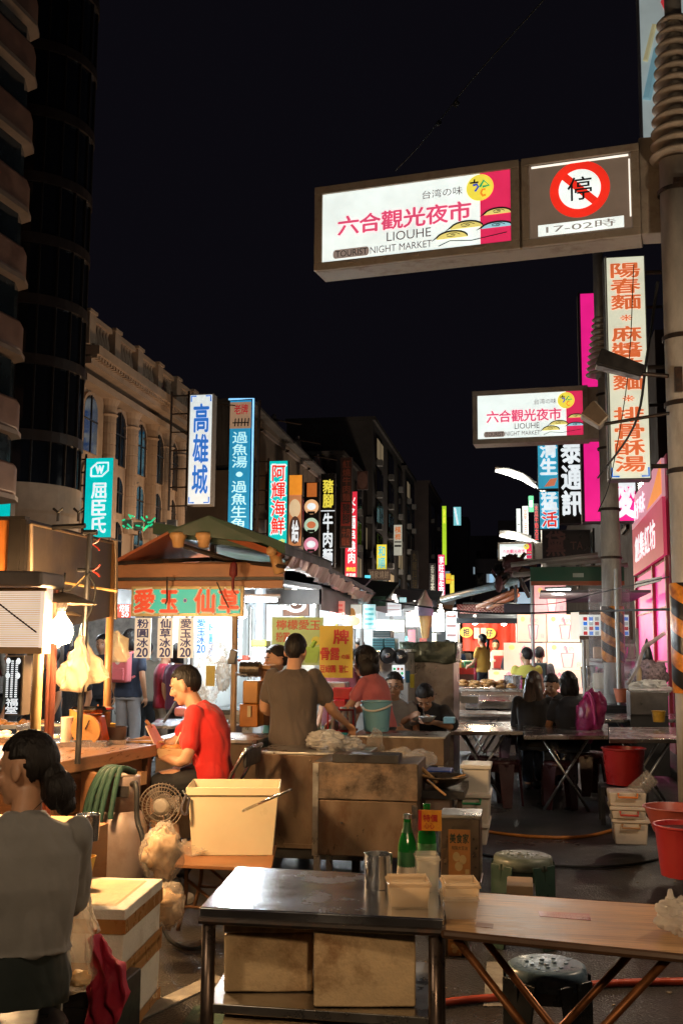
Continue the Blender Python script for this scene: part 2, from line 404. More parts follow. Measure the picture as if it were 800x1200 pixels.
for i in range(npier-1):
    y0 = fY0+(fY1-fY0)*i/(npier-1)+.35; y1 = fY0+(fY1-fY0)*(i+1)/(npier-1)-.35
    for k in range(6):
        y = y0+(y1-y0)*(k+.5)/6
        m.lathe([(.08, 13.2), (.08, 13.26), (.16, 13.45), (.15, 13.6), (.07, 13.95), (.10, 14.1), (.10, 14.16)], (fx+.44, y, 0), 10)
m.build('baluster', STONE, th, smooth=True)
colys = [fY0+(fY1-fY0)*k for k in (.27, .47, .66, .83, .985)]
for y in colys:
    m = MB(); prof = [(.44, 6.4), (.44, 6.7)]
    z = 6.7
    while z < 11.0: prof += [(.34, z+.02), (.34, z+.42), (.32, z+.43), (.32, z+.45)]; z += .45
    prof += [(.34, 11.0), (.42, 11.08), (.34, 11.16), (.36, 11.45), (.48, 11.7)]
    m.lathe(prof, (fx+.06, y, 0), 16); m.build('column', STONE, th)
def arch(y, z, w_, h_):
    pts = [(-w_/2, 0), (w_/2, 0), (w_/2, h_-w_/2)]+[(w_/2*math.cos(t*math.pi/8), h_-w_/2+w_/2*math.sin(t*math.pi/8)) for t in range(1, 8)]+[(-w_/2, h_-w_/2)]
    return pts
for i, y in enumerate([fY0+(fY1-fY0)*k for k in (.13, .37, .565, .745, .91)]):
    for z, hh, ww in ((9.2, 2.3, 1.3), (7.2, 1.5, 1.0), (5.0, 1.8, 1.1)):
        mx = frame((fx, y, z), (0, 1, 0), (0, 0, 1))
        m = MB(); m.mx = mx; o_ = arch(y, z, ww+.3, hh+.15); m.prism(o_, .002, .09); fo = m.build('window', STONE, th)
        m = MB(); m.mx = mx; m.prism(arch(y, z, ww, hh), .088, .10); m.build('pane', GLASSD, fo)
        m = MB(); m.mx = mx; m.slab(-.03, .03, 0, hh, .101, .13); m.slab(-ww/2, ww/2, hh*.55, hh*.55+.06, .101, .125); m.build('mullion', DARKFRAME, fo)
m = MB(); m.slab(fx-6, fx-4.5, fY0+1.5, fY0+7, 13, 16.2); m.slab(fx-6.1, fx-4.3, fY0+1.3, fY0+7.2, 16.2, 16.5)
for k in range(10): m.slab(fx-4.5, fx-4.4, fY0+1.7+k*.55, fY0+1.9+k*.55, 16.5, 17.1)
m.slab(fx-4.55, fx-4.35, fY0+1.5, fY0+7.1, 17.1, 17.25)
m.build('roof_storey', STONE, th)
# round glass tower
tY = 34.5; ts = F/tY; tr = 2.08; tx = P(91, 500, tY).x-tr
th = thing('glass_tower', 'dark round glass tower with thin brown floor bands', 'building', (tx, tY, 0))
m = MB(); m.lathe([(0, 0), (tr, 0), (tr, 6.0), (tr+.06, 6.1), (tr+.06, 7.0), (0, 7.0)], (tx, tY, 0), 40); m.build('base', M('cream_tile', (.46, .33, .22), .55, 0, .2, 1, .1, 8), th)
m = MB(); m.lathe([(0, 7.0), (tr-.05, 7.0), (tr-.05, 32), (0, 32)], (tx, tY, 0), 40); m.build('glazing', GLASSD, th, smooth=False)
for py in (505, 415, 344, 272, 200, 122, 44, -40):
    z = P(70, py, tY-tr).z
    m = MB(); m.lathe([(0, z-.18), (tr+.05, z-.18), (tr+.05, z+.18), (0, z+.18)], (tx, tY, 0), 40); m.build('floor_band', M('band_brown', (.03, .02, .016), .5, 0, .3, 2), th)
m = MB()
for k in range(20): a = 2*math.pi*k/20; m.slab(tx+(tr-.02)*math.cos(a)-.03, tx+(tr-.02)*math.cos(a)+.03, tY+(tr-.02)*math.sin(a)-.03, tY+(tr-.02)*math.sin(a)+.03, 7, 32)
m.build('mullion', DARKFRAME, th)
# balcony block in front of it
bY = 29.5; bs = F/bY; bx = P(24, 400, bY-1.2).x+.25
th = thing('balcony_block', 'brown tiled apartment block with rounded balconies against a glass tower', 'building', (bx-3, bY+2, 0))
m = MB(); m.slab(bx-9, bx-1.6, bY-5.8, bY-.5, 0, 30); m.build('wall', TILE, th)
for py in (-18, 45, 127, 212, 297, 389, 487, 568):
    z = P(25, py, bY-3).z
    def ring(off, z_): return [(bx-6, bY-6+0*off, z_), (bx-.75+off, bY-6, z_), (bx-.25+off, bY-1.2, z_), (bx-.45+off, bY-.6, z_), (bx-1.1+off, bY-.3, z_), (bx-6, bY-.3, z_)]
    m = MB(); m.hexa(ring(0, z), ring(0, z+.95)); b_ = m.build('balcony', TILE, th, bevel=.12)
    m = MB(); m.hexa(ring(.06, z-.14), ring(.06, z-.002)); m.build('edge_slab', M('pale_edge', (.36, .26, .19), .5, 0, .2, 2), b_)
    m = MB(); m.hexa(ring(-.25, z+.96), ring(-.25, z+2.1)); m.build('balcony_glass', M('balcony_glazing', (.02, .03, .035), .12, 0, .4, 1), b_)
# corrugated shed building and the blocks further down the left side
CORR = M('corrugated_sheet', (.13, .13, .13), .55, .4, .35, 1.2, .1, 10, stretch=(.3, 3, .3))
def lblock(name, label, x, pxa, pxb, ytop, mat, wins, cols=3, rows=3, depth=8, trim=None):
    Ya, Yb = -x*F/(618-pxa), -x*F/(618-pxb)
    h = H+(762-ytop)/(F/Ya)
    th = thing(name, label, 'building', (x-depth/2, (Ya+Yb)/2, 0))
    m = MB(); m.slab(x-depth, x, Ya, Yb, 0, h); m.build('wall', mat, th)
    m = MB(); m.slab(x-depth-.1, x+.25, Ya-.15, Yb+.1, h, h+.35); m.build('parapet', trim or mat, th)
    for c in range(cols):
        for r_ in range(rows):
            y = Ya+(Yb-Ya)*(c+.5)/cols; z = 3.4+(h-4.4)*(r_+.3)/rows; ww = (Yb-Ya)/cols*.5; hh = min(1.9, (h-4)/rows*.6)
            m = MB(); m.slab(x, x+.12, y-ww/2-.12, y+ww/2+.12, z-.12, z+hh+.12); f_ = m.build('window', trim or DARKFRAME, th)
            m = MB(); m.slab(x+.121, x+.14, y-ww/2, y+ww/2, z, z+hh); m.build('pane', GLASSD if (c*7+r_*3) % 5 or not wins else E('far_window_lit', (.55, .42, .25), .25), f_)
            m = MB(); m.slab(x+.141, x+.17, y-.05, y+.05, z, z+hh); m.build('mullion', DARKFRAME, f_)
            m = MB(); m.slab(x+.12, x+.6, y-ww/2-.1, y-ww/2+.7, z-.75, z-.2); m.build('air_conditioner', M('aircon_grey', (.25, .25, .24), .6, 0, .3, 3), th)
    return th, Ya, Yb, h
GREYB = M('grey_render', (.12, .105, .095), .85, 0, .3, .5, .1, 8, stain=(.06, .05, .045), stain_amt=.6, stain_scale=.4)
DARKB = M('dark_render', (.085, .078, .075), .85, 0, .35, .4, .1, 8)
PALEB = M('pale_render', (.22, .18, .165), .85, 0, .2, .4, .1, 8)
TILEB = M('tan_tile', (.16, .125, .095), .6, 0, .3, .8, .15, 6)
th, Ya, Yb, h = lblock('market_house', 'tan house with corrugated metal top storey and zigzag gables', -15.0, 296, 398, 492, TILEB, 0, 3, 2)
m = MB(); m.slab(-23, -15.15, Ya-4, Ya-.2, 0, H+(762-560)/(F/Ya)); m.build('side_wall', TILEB, th)
zt = H+(762-478)/(F/Ya)
m = MB(); m.slab(-23, -15.2, Ya-4.2, Ya-.05, H+(762-555)/(F/Ya), zt); m.build('corrugated_wall', CORR, th)
m = MB()
for k in range(34): m.slab(-22.9+k*.23, -22.9+k*.23+.09, Ya-4.26, Ya-4.2, H+(762-553)/(F/Ya), zt-.02)
m.build('corrugation', CORR, th)
m = MB(); m.hexa([(-23.3, Ya-4.5, zt), (-14.2, Ya-4.5, zt-.2), (-14.2, Yb, zt-1.0), (-23.3, Yb, zt-.6)], [(-23.3, Ya-4.5, zt+.14), (-14.2, Ya-4.5, zt-.06), (-14.2, Yb, zt-.86), (-23.3, Yb, zt-.46)]); m.build('roof', CORR, th)
m = MB()
for k in range(4):
    y0 = Ya+(Yb-Ya)*(k/4); y1 = Ya+(Yb-Ya)*((k+1)/4); m.mx = frame((-14.95, 0, 0), (0, 1, 0), (0, 0, 1)); m.prism([(y0+.3, h-.2), (y1-.3, h-.2), ((y0+y1)/2, h+1.5)], 0, .15)
m.build('gable', PALEB, th)
for k in range(3):
    y0 = Ya+2+k*6; m = MB(); m.tube([(-14.9, y0, h+.9), (-12.9, y0, h+.5)], .05, 6); m.build('roof_strut', IRON, th)
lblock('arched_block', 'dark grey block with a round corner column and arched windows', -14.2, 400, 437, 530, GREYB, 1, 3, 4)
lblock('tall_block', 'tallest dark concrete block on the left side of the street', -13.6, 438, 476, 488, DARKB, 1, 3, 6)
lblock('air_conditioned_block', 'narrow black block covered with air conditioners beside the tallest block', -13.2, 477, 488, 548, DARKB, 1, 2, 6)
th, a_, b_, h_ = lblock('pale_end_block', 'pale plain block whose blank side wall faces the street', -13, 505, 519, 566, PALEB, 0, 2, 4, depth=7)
for i, (px0, px1, py, Y) in enumerate(((520, 548, 606, 200), (549, 585, 628, 180), (583, 612, 610, 160), (556, 600, 655, 150))):
    a, b = P(px0, py, Y), P(px1, py, Y)
    th = thing('distant_block', ['far unlit block behind the small cyan sign', 'far dark block with a few lit windows at the end of the street', 'far dark block behind the street lamp arms', 'low far block above the blue awning pole'][i], 'building', (a.x/2+b.x/2, Y, 0))
    m = MB(); m.slab(a.x, b.x, Y, Y+8, 0, a.z); m.build('wall', M('far_dark', (.06, .06, .075), .9, 0, .3, .2), th)
    for k in range(10):
        x = a.x+(b.x-a.x)*random.uniform(.08, .92); z = 8+(a.z-9)*random.random()
        if i == 0 and k > 5: continue
        m = MB(); m.slab(x-.5, x+.5, Y-.06, Y-.01, z-.6, z+.6); m.build('window', E('far_lit_cool', (.5, .65, .75), .35) if k % 4 == 0 else GLASSD, th)
# right side buildings
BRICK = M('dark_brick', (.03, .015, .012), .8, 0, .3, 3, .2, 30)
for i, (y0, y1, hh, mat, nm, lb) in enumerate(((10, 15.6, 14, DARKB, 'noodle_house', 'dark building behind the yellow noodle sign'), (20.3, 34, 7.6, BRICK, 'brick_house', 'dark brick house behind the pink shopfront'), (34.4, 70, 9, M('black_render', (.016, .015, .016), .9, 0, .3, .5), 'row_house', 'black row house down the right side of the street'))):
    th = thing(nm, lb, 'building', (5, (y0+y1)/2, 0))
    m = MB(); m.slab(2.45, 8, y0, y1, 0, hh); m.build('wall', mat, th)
    for k in range(3):
        y = y0+(y1-y0)*(k+.5)/3; m = MB(); m.slab(2.38, 2.45, y-.7, y+.7, 4.5, 6.0); f_ = m.build('window', DARKFRAME, th)
        m = MB(); m.slab(2.36, 2.379, y-.6, y+.6, 4.6, 5.9); m.build('pane', GLASSD, f_)
# ------------------------------------------------------------------ sign colours
WLIT = E('lit_white', (.86, .97, .93), 1.0); WLIT2 = E('lit_white_dim', (.80, .88, .80), .8)
PINKL = E('lit_pink_text', (.86, .10, .22), .8); REDL = E('lit_red', (.90, .03, .015), .85); GREYL = E('lit_grey_text', (.16, .12, .12), .5)
REDP = M('red_lettering', (.55, .02, .015), .5, 0, .05); WHP = M('white_lettering', (.8, .8, .78), .5, 0, .05); BLK = M('black_lettering', (.012, .012, .012), .5, 0, .05)
YELL = E('lit_yellow', (.95, .78, .08), .9); BLUEL = E('lit_blue_text', (.03, .17, .62), .8); TEALL = E('lit_teal', (0, .53, .52), .95)
CYANL = E('lit_cyan', (.08, .62, .82), .9); LIMEL = E('lit_lime', (.50, .80, .03), .8); ORL = E('lit_orange', (.95, .32, .03), .8)
MAGL = E('lit_magenta', (.90, .015, .26), .9); DREDL = E('lit_dark_red', (.45, .02, .03), .6); GREENL = E('lit_green', (.02, .42, .16), .7)
BLKF = M('black_sign_face', (.012, .012, .014), .35, 0, .2); WTX = E('lit_white_text', (.85, .92, .95), 1.0)
ALU = M('weathered_aluminium', (.42, .36, .30), .55, .35, .22, 5, .1, 30, stain=(.14, .09, .07), stain_amt=.6, stain_scale=5)
GALV = M('galvanised_steel', (.40, .39, .37), .5, .6, .2, 6, .05, 40)
CREAMF = M('cream_panel', (.34, .26, .19), .5, 0, .15, 3)
# ------------------------------------------------------------------ utility poles
def stripes_mat():
    m, t, p = _nodes('hazard_stripes'); N, L = t.nodes.new, t.links.new
    tc = N('ShaderNodeTexCoord'); sp = N('ShaderNodeSeparateXYZ'); L(tc.outputs['Object'], sp.inputs[0])
    at = N('ShaderNodeMath'); at.operation = 'ARCTAN2'; L(sp.outputs['X'], at.inputs[0]); L(sp.outputs['Y'], at.inputs[1])
    a = N('ShaderNodeMath'); a.operation = 'MULTIPLY'; L(at.outputs[0], a.inputs[0]); a.inputs[1].default_value = 2/(2*math.pi)
    b = N('ShaderNodeMath'); b.operation = 'MULTIPLY_ADD'; L(sp.outputs['Z'], b.inputs[0]); b.inputs[1].default_value = -3.7; L(a.outputs[0], b.inputs[2])
    fr = N('ShaderNodeMath'); fr.operation = 'FRACT'; L(b.outputs[0], fr.inputs[0])
    gt = N('ShaderNodeMath'); gt.operation = 'GREATER_THAN'; L(fr.outputs[0], gt.inputs[0]); gt.inputs[1].default_value = .5
    nz = N('ShaderNodeTexNoise'); nz.inputs['Scale'].default_value = 14; nz.inputs['Detail'].default_value = 8; L(tc.outputs['Object'], nz.inputs['Vector'])
    r = N('ShaderNodeValToRGB'); r.color_ramp.elements[0].position = .35; r.color_ramp.elements[1].position = .6
    r.color_ramp.elements[0].color = (.38, .10, .015, 1); r.color_ramp.elements[1].color = (.78, .28, .03, 1); L(nz.outputs['Fac'], r.inputs[0])
    mx = N('ShaderNodeMix'); mx.data_type = 'RGBA'; L(gt.outputs[0], mx.inputs['Factor']); mx.inputs['A'].default_value = (.018, .016, .015, 1); L(r.outputs[0], mx.inputs['B'])
    L(mx.outputs['Result'], p.inputs['Base Color']); p.inputs['Roughness'].default_value = .3
    bp = N('ShaderNodeBump'); bp.inputs['Strength'].default_value = .35; bp.inputs['Distance'].default_value = .01; L(nz.outputs['Fac'], bp.inputs['Height']); L(bp.outputs[0], p.inputs['Normal'])
    return m
HAZ = stripes_mat()
def pole(name, label, x, y, h, r0, r1, z0, z1, coil=None, upper=None):
    th = thing(name, label, 'pole', (x, y, 0), 'concrete utility poles along the street')
    m = MB(); m.tube([(x, y, z) for z in (0, h*.33, h*.66, h)], [r0+(r1-r0)*k/3 for k in range(4)], 28); m.build('shaft', CONC, th, smooth=True)
    m = MB(); m.lathe([(r0+.012, z0), (r0+.016, z0+.01), (r0+.016, z1-.01), (r0+.012, z1)], (0, 0, 0), 36)
    s_ = m.build('hazard_sleeve', HAZ, th, smooth=True); s_.location = (x, y, 0)
    if upper:
        m = MB(); m.cyl((x+upper[2], y, h), (x+upper[2], y, upper[1]), upper[0], None, 16); m.build('upper_post', GALV, th, smooth=True)
    if coil:
        ca, cb, n, ra, rb, dx = coil; m = MB(); N_ = n*18
        for k in range(n):   # stack of drooping collars wound round the post
            z = ca+(cb-ca)*k/(n-1); rr = ra+(rb-ra)*k/(n-1); g = (cb-ca)/n
            m.lathe([(.05, z+g*.5), (rr*.8, z+g*.35), (rr, z+g*.02), (rr*.97, z-g*.16), (rr*.55, z-g*.05), (.05, z)], (x+dx, y, 0), 24)
        m.build('climb_guard', M('guard_plastic', (.40, .34, .28), .45, 0, .2, 6, .05, 40), th, smooth=True)
    return th
s1 = F/8.8; px1, py1 = (799-618)/s1, 8.8
p1 = pole('utility_pole', 'thick concrete pole with worn orange hazard stripes, holding the no-parking sign', px1, py1, 5.62, .145, .135, H-46/s1, H+76/s1, (5.66, 6.85, 12, .23, .14, .02), (.07, 8.8, .02))
s2 = F/15.8; px2, py2 = (713-618)/s2, 15.8
p2 = pole('utility_pole', 'slim concrete pole with a terracotta pot at its foot', px2, py2, 5.55, .150, .125, H-13/s2, H+50/s2, (5.62, 6.45, 10, .24, .13, -.06), (.075, 8.2, -.08))
s3 = F/41; px3, py3 = (640-618)/s3, 41
p3 = pole('utility_pole', 'thin far pole carrying two curved street lamp arms', px3, py3, 8.8, .2, .15, .6, 1.6)
# cables strapped to the poles
m = MB(); m.tube([(px1+.02, py1-.15, 1.2), (px1+.0, py1-.16, 2.8)], .02, 6); m.tube([(px1-.05, py1-.15, .2), (px1-.05, py1-.15, 1.1)], .012, 6); m.tube([(px1-.08, py1-.14, .2), (px1-.08, py1-.14, 1.0)], .012, 6)
m.build('conduit', GALV, p1)
m = MB()
for z in (3.0, 3.55, 4.1, 5.35): m.lathe([(.149, z-.02), (.156, z-.015), (.156, z+.015), (.149, z+.02)], (px1, py1, 0), 28)
m.box((px1-.06, py1-.16, 3.72), (.06, .05, .2)); m.box((px1+.02, py1-.17, 5.38), (.14, .05, .04)); m.build('strap', IRON, p1)
m = MB()
for z in (2.9, 3.6, 4.5, 5.3): m.lathe([(.150, z-.02), (.158, z-.015), (.158, z+.015), (.150, z+.02)], (px2, py2, 0), 28)
m.build('strap', IRON, p2)
# ------------------------------------------------------------------ market name signs on the poles
SWIRLS = ((.70, .135, .082, .10), (.775, .255, .085, .095), (.935, .40, .07, .08), (.93, .215, .08, .075))
def market_sign(name, label, tl, tr, yb, noparking, Y0, Y1, pole_x):
    a = P(tl[0], tl[1], Y0); b = P(tr[0], tr[1], Y1); bz = P(tl[0], yb, Y0).z
    mx = frame((a.x, a.y, bz), (b.x-a.x, b.y-a.y, 0), (0, 0, 1)); W = math.hypot(b.x-a.x, b.y-a.y); Hh = (a.z+b.z)/2-bz; D = .32
    th = thing(name, label, 'sign', mx @ Vector((W/2, 0, -D/2)), 'market name signs hung on poles')
    fwid = W*.652 if noparking else W
    m = MB(); m.mx = mx; m.slab(0, W, 0, Hh, -D, -.03); m.build('sign_case', ALU, th, bevel=.012)
    e = .075*Hh/.8
    def rimf(u0, u1, v0, v1, t, d):
        m.slab(u0, u1, v0, v0+t, -.03, d); m.slab(u0, u1, v1-t, v1, -.03, d); m.slab(u0, u0+t, v0+t, v1-t, -.03, d-.002); m.slab(u1-t, u1, v0+t, v1-t, -.03, d-.002)
    m = MB(); m.mx = mx; rimf(.0, fwid, .0, Hh, e, .012)
    if noparking: rimf(fwid+.02, W, 0, Hh, e*.9, .012)
    for k in (.2, .5, .82): m.box((k*fwid, e*.6, .016), (.10, .022, .02))
    m.build('rim', ALU, th, bevel=.006)
    u0, u1, v0, v1 = e, fwid-e, e, Hh-e; A = u1-u0; B = v1-v0
    m = MB(); m.mx = mx; m.slab(u0, u1, v0, v1, -.03, -.012); m.build('sign_face', WLIT, th)
    U = lambda f: u0+A*f
    V = lambda f: v0+B*f
    z = -.008
    def part(mat, fn, k):
        q = MB(); q.mx = mx; fn(q, z+k*.002); q.build('lettering', mat, th, fix=False)
    part(E('lit_crimson', (.80, .03, .12), .8), lambda q, w_: q.poly([(U(.845), V(0), w_), (U(1), V(0), w_), (U(1), V(1), w_), (U(.845), V(1), w_)]), 0)
    part(PINKL, lambda q, w_: write_row(q, list('六合觀光夜市'), U(.085), V(.37), U(.80), V(.64), .034, w_, .04), 1)
    def gray(q, w_):
        write(q, '台湾の味', U(.545), V(.74), U(.755), V(.86), 0, w_); write(q, 'LIOUHE', U(.355), V(.20), U(.59), V(.33), 0, w_); write(q, 'NIGHT MARKET', U(.265), V(.05), U(.595), V(.15), 0, w_)
    part(GREYL, gray, 1)
    def pill(q, w_):
        pts = []; r = (V(.165)-V(.035))/2; c = V(.1)
        for k in range(9): t = math.pi/2+math.pi*k/8; pts.append((U(.075)+r*.6*math.cos(t), c+r*math.sin(t), w_))
        for k in range(9): t = -math.pi/2+math.pi*k/8; pts.append((U(.245)+r*.6*math.cos(t), c+r*math.sin(t), w_))
        q.poly(pts)
    part(E('lit_brown', (.26, .20, .17), .8), pill, 1)
    part(E('lit_pale_text', (.02, .015, .015), .3), lambda q, w_: write(q, 'TOURIST', U(.075), V(.055), U(.25), V(.145), 0, w_), 2)
    yr = B*.185; yc = (U(.845), V(.80))
    part(YELL, lambda q, w_: q.poly([(yc[0]+yr*math.cos(t*math.pi/16), yc[1]+yr*math.sin(t*math.pi/16), w_) for t in range(32)]), 2)
    def strokes(lst, wd):
        def f(q, w_):
            for pts in lst: q.tube([(yc[0]+x*yr, yc[1]+y*yr, w_) for x, y in pts], wd*yr, 5)
        return f
    part(E('lit_ink', (.02, .02, .02), .3), strokes([[(-.72, .42), (-.1, .42)], [(-.42, .42), (-.38, .66)]], .06), 3)
    part(E('lit_blue', (.05, .10, .55), .8), strokes([[(-.5, .22), (-.2, .26), (-.12, .05), (-.3, -.2), (-.38, -.22)]], .085), 3)
    part(GREENL, strokes([[(.0, .02), (.3, .5), (.68, .08), (.2, .02)]], .085), 3)
    part(ORL, strokes([[(.42, -.2), (.2, -.18), (.08, -.42), (.2, -.66), (.45, -.62)]], .09), 3)
    def wave(q, w_, sel):
        for i, (cx, cy, rx, ry) in enumerate(SWIRLS):
            if sel(i): q.poly([(U(cx+rx*math.cos(math.pi*k/12)), V(cy+ry*math.sin(math.pi*k/12)*(1 if k < 12 else 1)), w_) for k in range(13)])
    part(E('lit_wave_yellow', (.90, .75, .22), .8), lambda q, w_: wave(q, w_, lambda i: i in (0, 1, 2)), 2)
    part(E('lit_wave_blue', (.35, .72, .85), .8), lambda q, w_: wave(q, w_, lambda i: i == 3), 3)
    def ink(q, w_):
        for i, (cx, cy, rx, ry) in enumerate(SWIRLS):
            q.tube([(U(cx-rx*1.3), V(cy-ry*.2), w_)]+[(U(cx-rx*math.cos(math.pi*k/10)), V(cy+ry*math.sin(math.pi*k/10)), w_) for k in range(1, 11)], [.002*B]+[.012*B]*9+[.004*B], 5)
            q.tube([(U(cx+.5*rx*(1-k/12)*math.cos(k*.9)), V(cy+ry*.42+.35*ry*(1-k/12)*math.sin(k*.9)), w_) for k in range(11)], .005*B, 5)
        q.tube([(U(.63), V(.04), w_), (U(.69), V(.10), w_), (U(.80), V(.07), w_), (U(.98), V(.13), w_)], .006*B, 5)
    part(E('lit_ink', (.02, .02, .02), .3), ink, 5)
    if noparking:
        u0, u1 = fwid+.02+e*.9, W-e*.9; cx = (u0+u1)/2
        m = MB(); m.mx = mx; m.slab(u0, u1, v0, v1, -.03, -.012); m.build('brown_panel', E('brown_backlit', (.115, .08, .055), 1.0), th)
        r = B*.385; cy = V(.60)
        m = MB(); m.mx = mx; m.slab(u0+.02, u1-.02, v1-.022, v1-.005, -.0119, -.004); m.slab(u1-.02, u1-.008, v0+.1, v1-.05, -.0119, -.004); m.build('lamp_slit', E('slit_light', (1, .93, .8), 1.2), th)
        disc = lambda q, w_, rr: q.poly([(cx+rr*math.cos(t*math.pi/32), cy+rr*math.sin(t*math.pi/32), w_) for t in range(64)])
        q = MB(); q.mx = mx; disc(q, -.006, r); q.build('red_disc', REDL, th, fix=False)
        q = MB(); q.mx = mx; disc(q, -.003, r*.70); q.build('white_disc', WLIT, th, fix=False)
        q = MB(); q.mx = mx; d_ = Vector((1, -1, 0)).normalized(); n_ = Vector((1, 1, 0)).normalized(); c_ = Vector((cx, cy, 0)); k = r*.72; t_ = r*.13
        q.poly([c_-d_*k-n_*t_, c_+d_*k-n_*t_, c_+d_*k+n_*t_, c_-d_*k+n_*t_]); 
        for v_ in q.bm.verts: v_.co += mx.to_3x3() @ Vector((0, 0, 0.0))
        q.build('red_bar', REDL, th, fix=False)
        q = MB(); q.mx = mx; write(q, '停', cx-r*.40, cy-r*.40, cx+r*.40, cy+r*.42, .008, .003); q.build('lettering', E('lit_ink', (.02, .02, .02), .3), th, fix=False)
        q = MB(); q.mx = mx; q.slab(u0+.07, u1-.07, V(.02), V(.17), -.0119, -.005); q.build('time_slip', WLIT, th)
        q = MB(); q.mx = mx; write(q, '17-02時', u0+.14, V(.045), u1-.14, V(.15), .008, -.001); q.build('lettering', E('lit_faint_text', (.30, .27, .25), .7), th, fix=False)
    c = mx @ Vector((W, Hh/2, -D/2)); m = MB(); m.hexa([(c.x-.02, c.y-.13, bz+.02), (pole_x, c.y-.13, bz+.02), (pole_x, c.y+.13, bz+.02), (c.x-.02, c.y+.13, bz+.02)], [(c.x-.02, c.y-.13, a.z-.04), (pole_x, c.y-.13, a.z-.04), (pole_x, c.y+.13, a.z-.04), (c.x-.02, c.y+.13, a.z-.04)])
    m.build('bracket', ALU, th, bevel=.01)
    return th
market_sign('market_sign', 'large lit night market sign with a red no-parking roundel beside it', (369, 208), (748, 181), 318, True, 9.4, 8.95, px1-.06)
market_sign('market_sign', 'second lit night market sign on the slim pole, without a no-parking roundel', (553, 457), (688, 453), 521, False, 15.9, 15.75, px2-.06)
market_sign('market_sign', 'small far night market sign on the pole with two lamp arms', (583, 636), (624, 635), 657, False, 41, 40.8, px3)
# ------------------------------------------------------------------ street lamps and floodlights
LAMPW = E('lamp_glow', (1, .98, .88), 3.5)
def street_lamp(label, pts, Y):
    p = [P(x, y, Y) for x, y in pts]; th = thing('street_lamp', label, 'street lamp', p[0], 'street lamps on the far pole')
    m = MB(); m.tube([p[0], p[1]], .05, 8); m.build('arm', GALV, th)
    m = MB(); m.tube([q+Vector((0, 0, .08)) for q in p[1:]], [.07, .10, .10, .06], 8); m.build('lamp_head', GALV, th, smooth=True)
    m = MB(); m.tube([q-Vector((0, 0, .05)) for q in p[1:]], [.06, .09, .09, .05], 8); m.build('diffuser', LAMPW, th, smooth=True)
street_lamp('higher curved white street lamp on the far pole', [(638, 578), (627, 569), (612, 559), (595, 553), (580, 550)], 40.9)
street_lamp('lower white street lamp behind the small far market sign', [(640, 642), (622, 632), (608, 629), (596, 627), (585, 626)], 42.0)
lamp(P(600, 566, 40.5), 700, (1, .97, .85), .3)
lamp(P(603, 648, 41.5), 250, (1, .97, .85), .3)
def floodlight(name, label, a, b, mount, hw, mat, Y, arm_r=.018):
    A, B, C_ = P(*a, Y), P(*b, Y), P(*mount, Y+.05)
    th = thing(name, label, 'floodlight', C_)
    d = (B-A).normalized(); n = d.cross(Vector((0, 1, 0))).normalized()
    t = Vector((0, .1, 0))
    m = MB(); m.hexa([A-n*hw-t, B-n*hw*.7-t, B+n*hw*.7-t, A+n*hw-t], [A-n*hw*.9+t, B-n*hw*.5+t, B+n*hw*.5+t, A+n*hw*.9+t]); m.build('housing', mat, th, bevel=.015)
    m = MB(); m.hexa([A-n*hw*.8-t*1.12, A+(B-A)*.9-n*hw*.55-t*1.12, A+(B-A)*.9+n*hw*.55-t*1.12, A+n*hw*.8-t*1.12], [A-n*hw*.8-t*1.01, A+(B-A)*.9-n*hw*.55-t*1.01, A+(B-A)*.9+n*hw*.55-t*1.01, A+n*hw*.8-t*1.01]); m.build('glass', M('unlit_lamp_glass', (.16, .12, .09), .2, 0, .2) if mat is ALU else BLACK, th)
    m = MB(); m.tube([B, C_], arm_r, 8); m.build('arm', IRON, th)
    return th
floodlight('floodlight', 'long black floodlight bracketed off the thick striped pole', (700, 421), (752, 438), (785, 441), .075, BLACK, 8.7)
floodlight('floodlight', 'small tan floodlight on a thin rod beside the slim pole', (687, 480), (707, 497), (785, 484), .085, ALU, 8.7, .014)
# ------------------------------------------------------------------ shop signs, left side of the street
SP = 'upright shop signs on the left side of the street'
def scaff(th, mx, W, Hh):
    m = MB(); m.mx = mx; D = -.2
    for u in (-.9, -.1): m.tube([(u, -.2, D), (u, Hh+.2, D)], .05, 4)
    for k in range(7): m.tube([(-.9, Hh*k/6, D), (W*.2, Hh*k/6, D)], .035, 4)
    m.build('support_frame', IRON, th)
sign('shop_sign', 'turquoise lit sign with a leaf-shaped w emblem and three white characters', (98, 537, 130, 630), 38, TEALL,
     [('col', list('屈臣氏'), .24, .05, .80, .70, WTX, .03), ('line', [(.2, .77), (.2, .87), (.42, .94), (.82, .94), (.82, .84), (.6, .77), (.2, .77)], 0, 0, 0, 0, WTX, .035), ('txt', 'w', .36, .80, .66, .90, WTX, .04), ('rect', 0, .22, .765, .5, .775, ORL, 0)],
     side=M('beige_side', (.4, .28, .2), .5), depth=.45, rim=.005, group=SP, extra=scaff)
sign('shop_sign', 'white lit sign with three tall blue characters and corner scrolls', (219, 462, 247, 592), 45, E('lit_bluewhite', (.74, .84, .86), .85),
     [('col', list('高雄城'), .2, .09, .84, .92, BLUEL, .03)]+[('line', [(x0, y1), (x0, y0), (x1, y0)], 0, 0, 0, 0, BLUEL, .03) for x0, x1, y0, y1 in ((.09, .3, .02, .07), (.91, .7, .02, .07), (.09, .3, .98, .93), (.91, .7, .98, .93))],
     side=M('grey_side', (.3, .3, .3), .5), depth=.6, rim=.04, group=SP, extra=scaff)
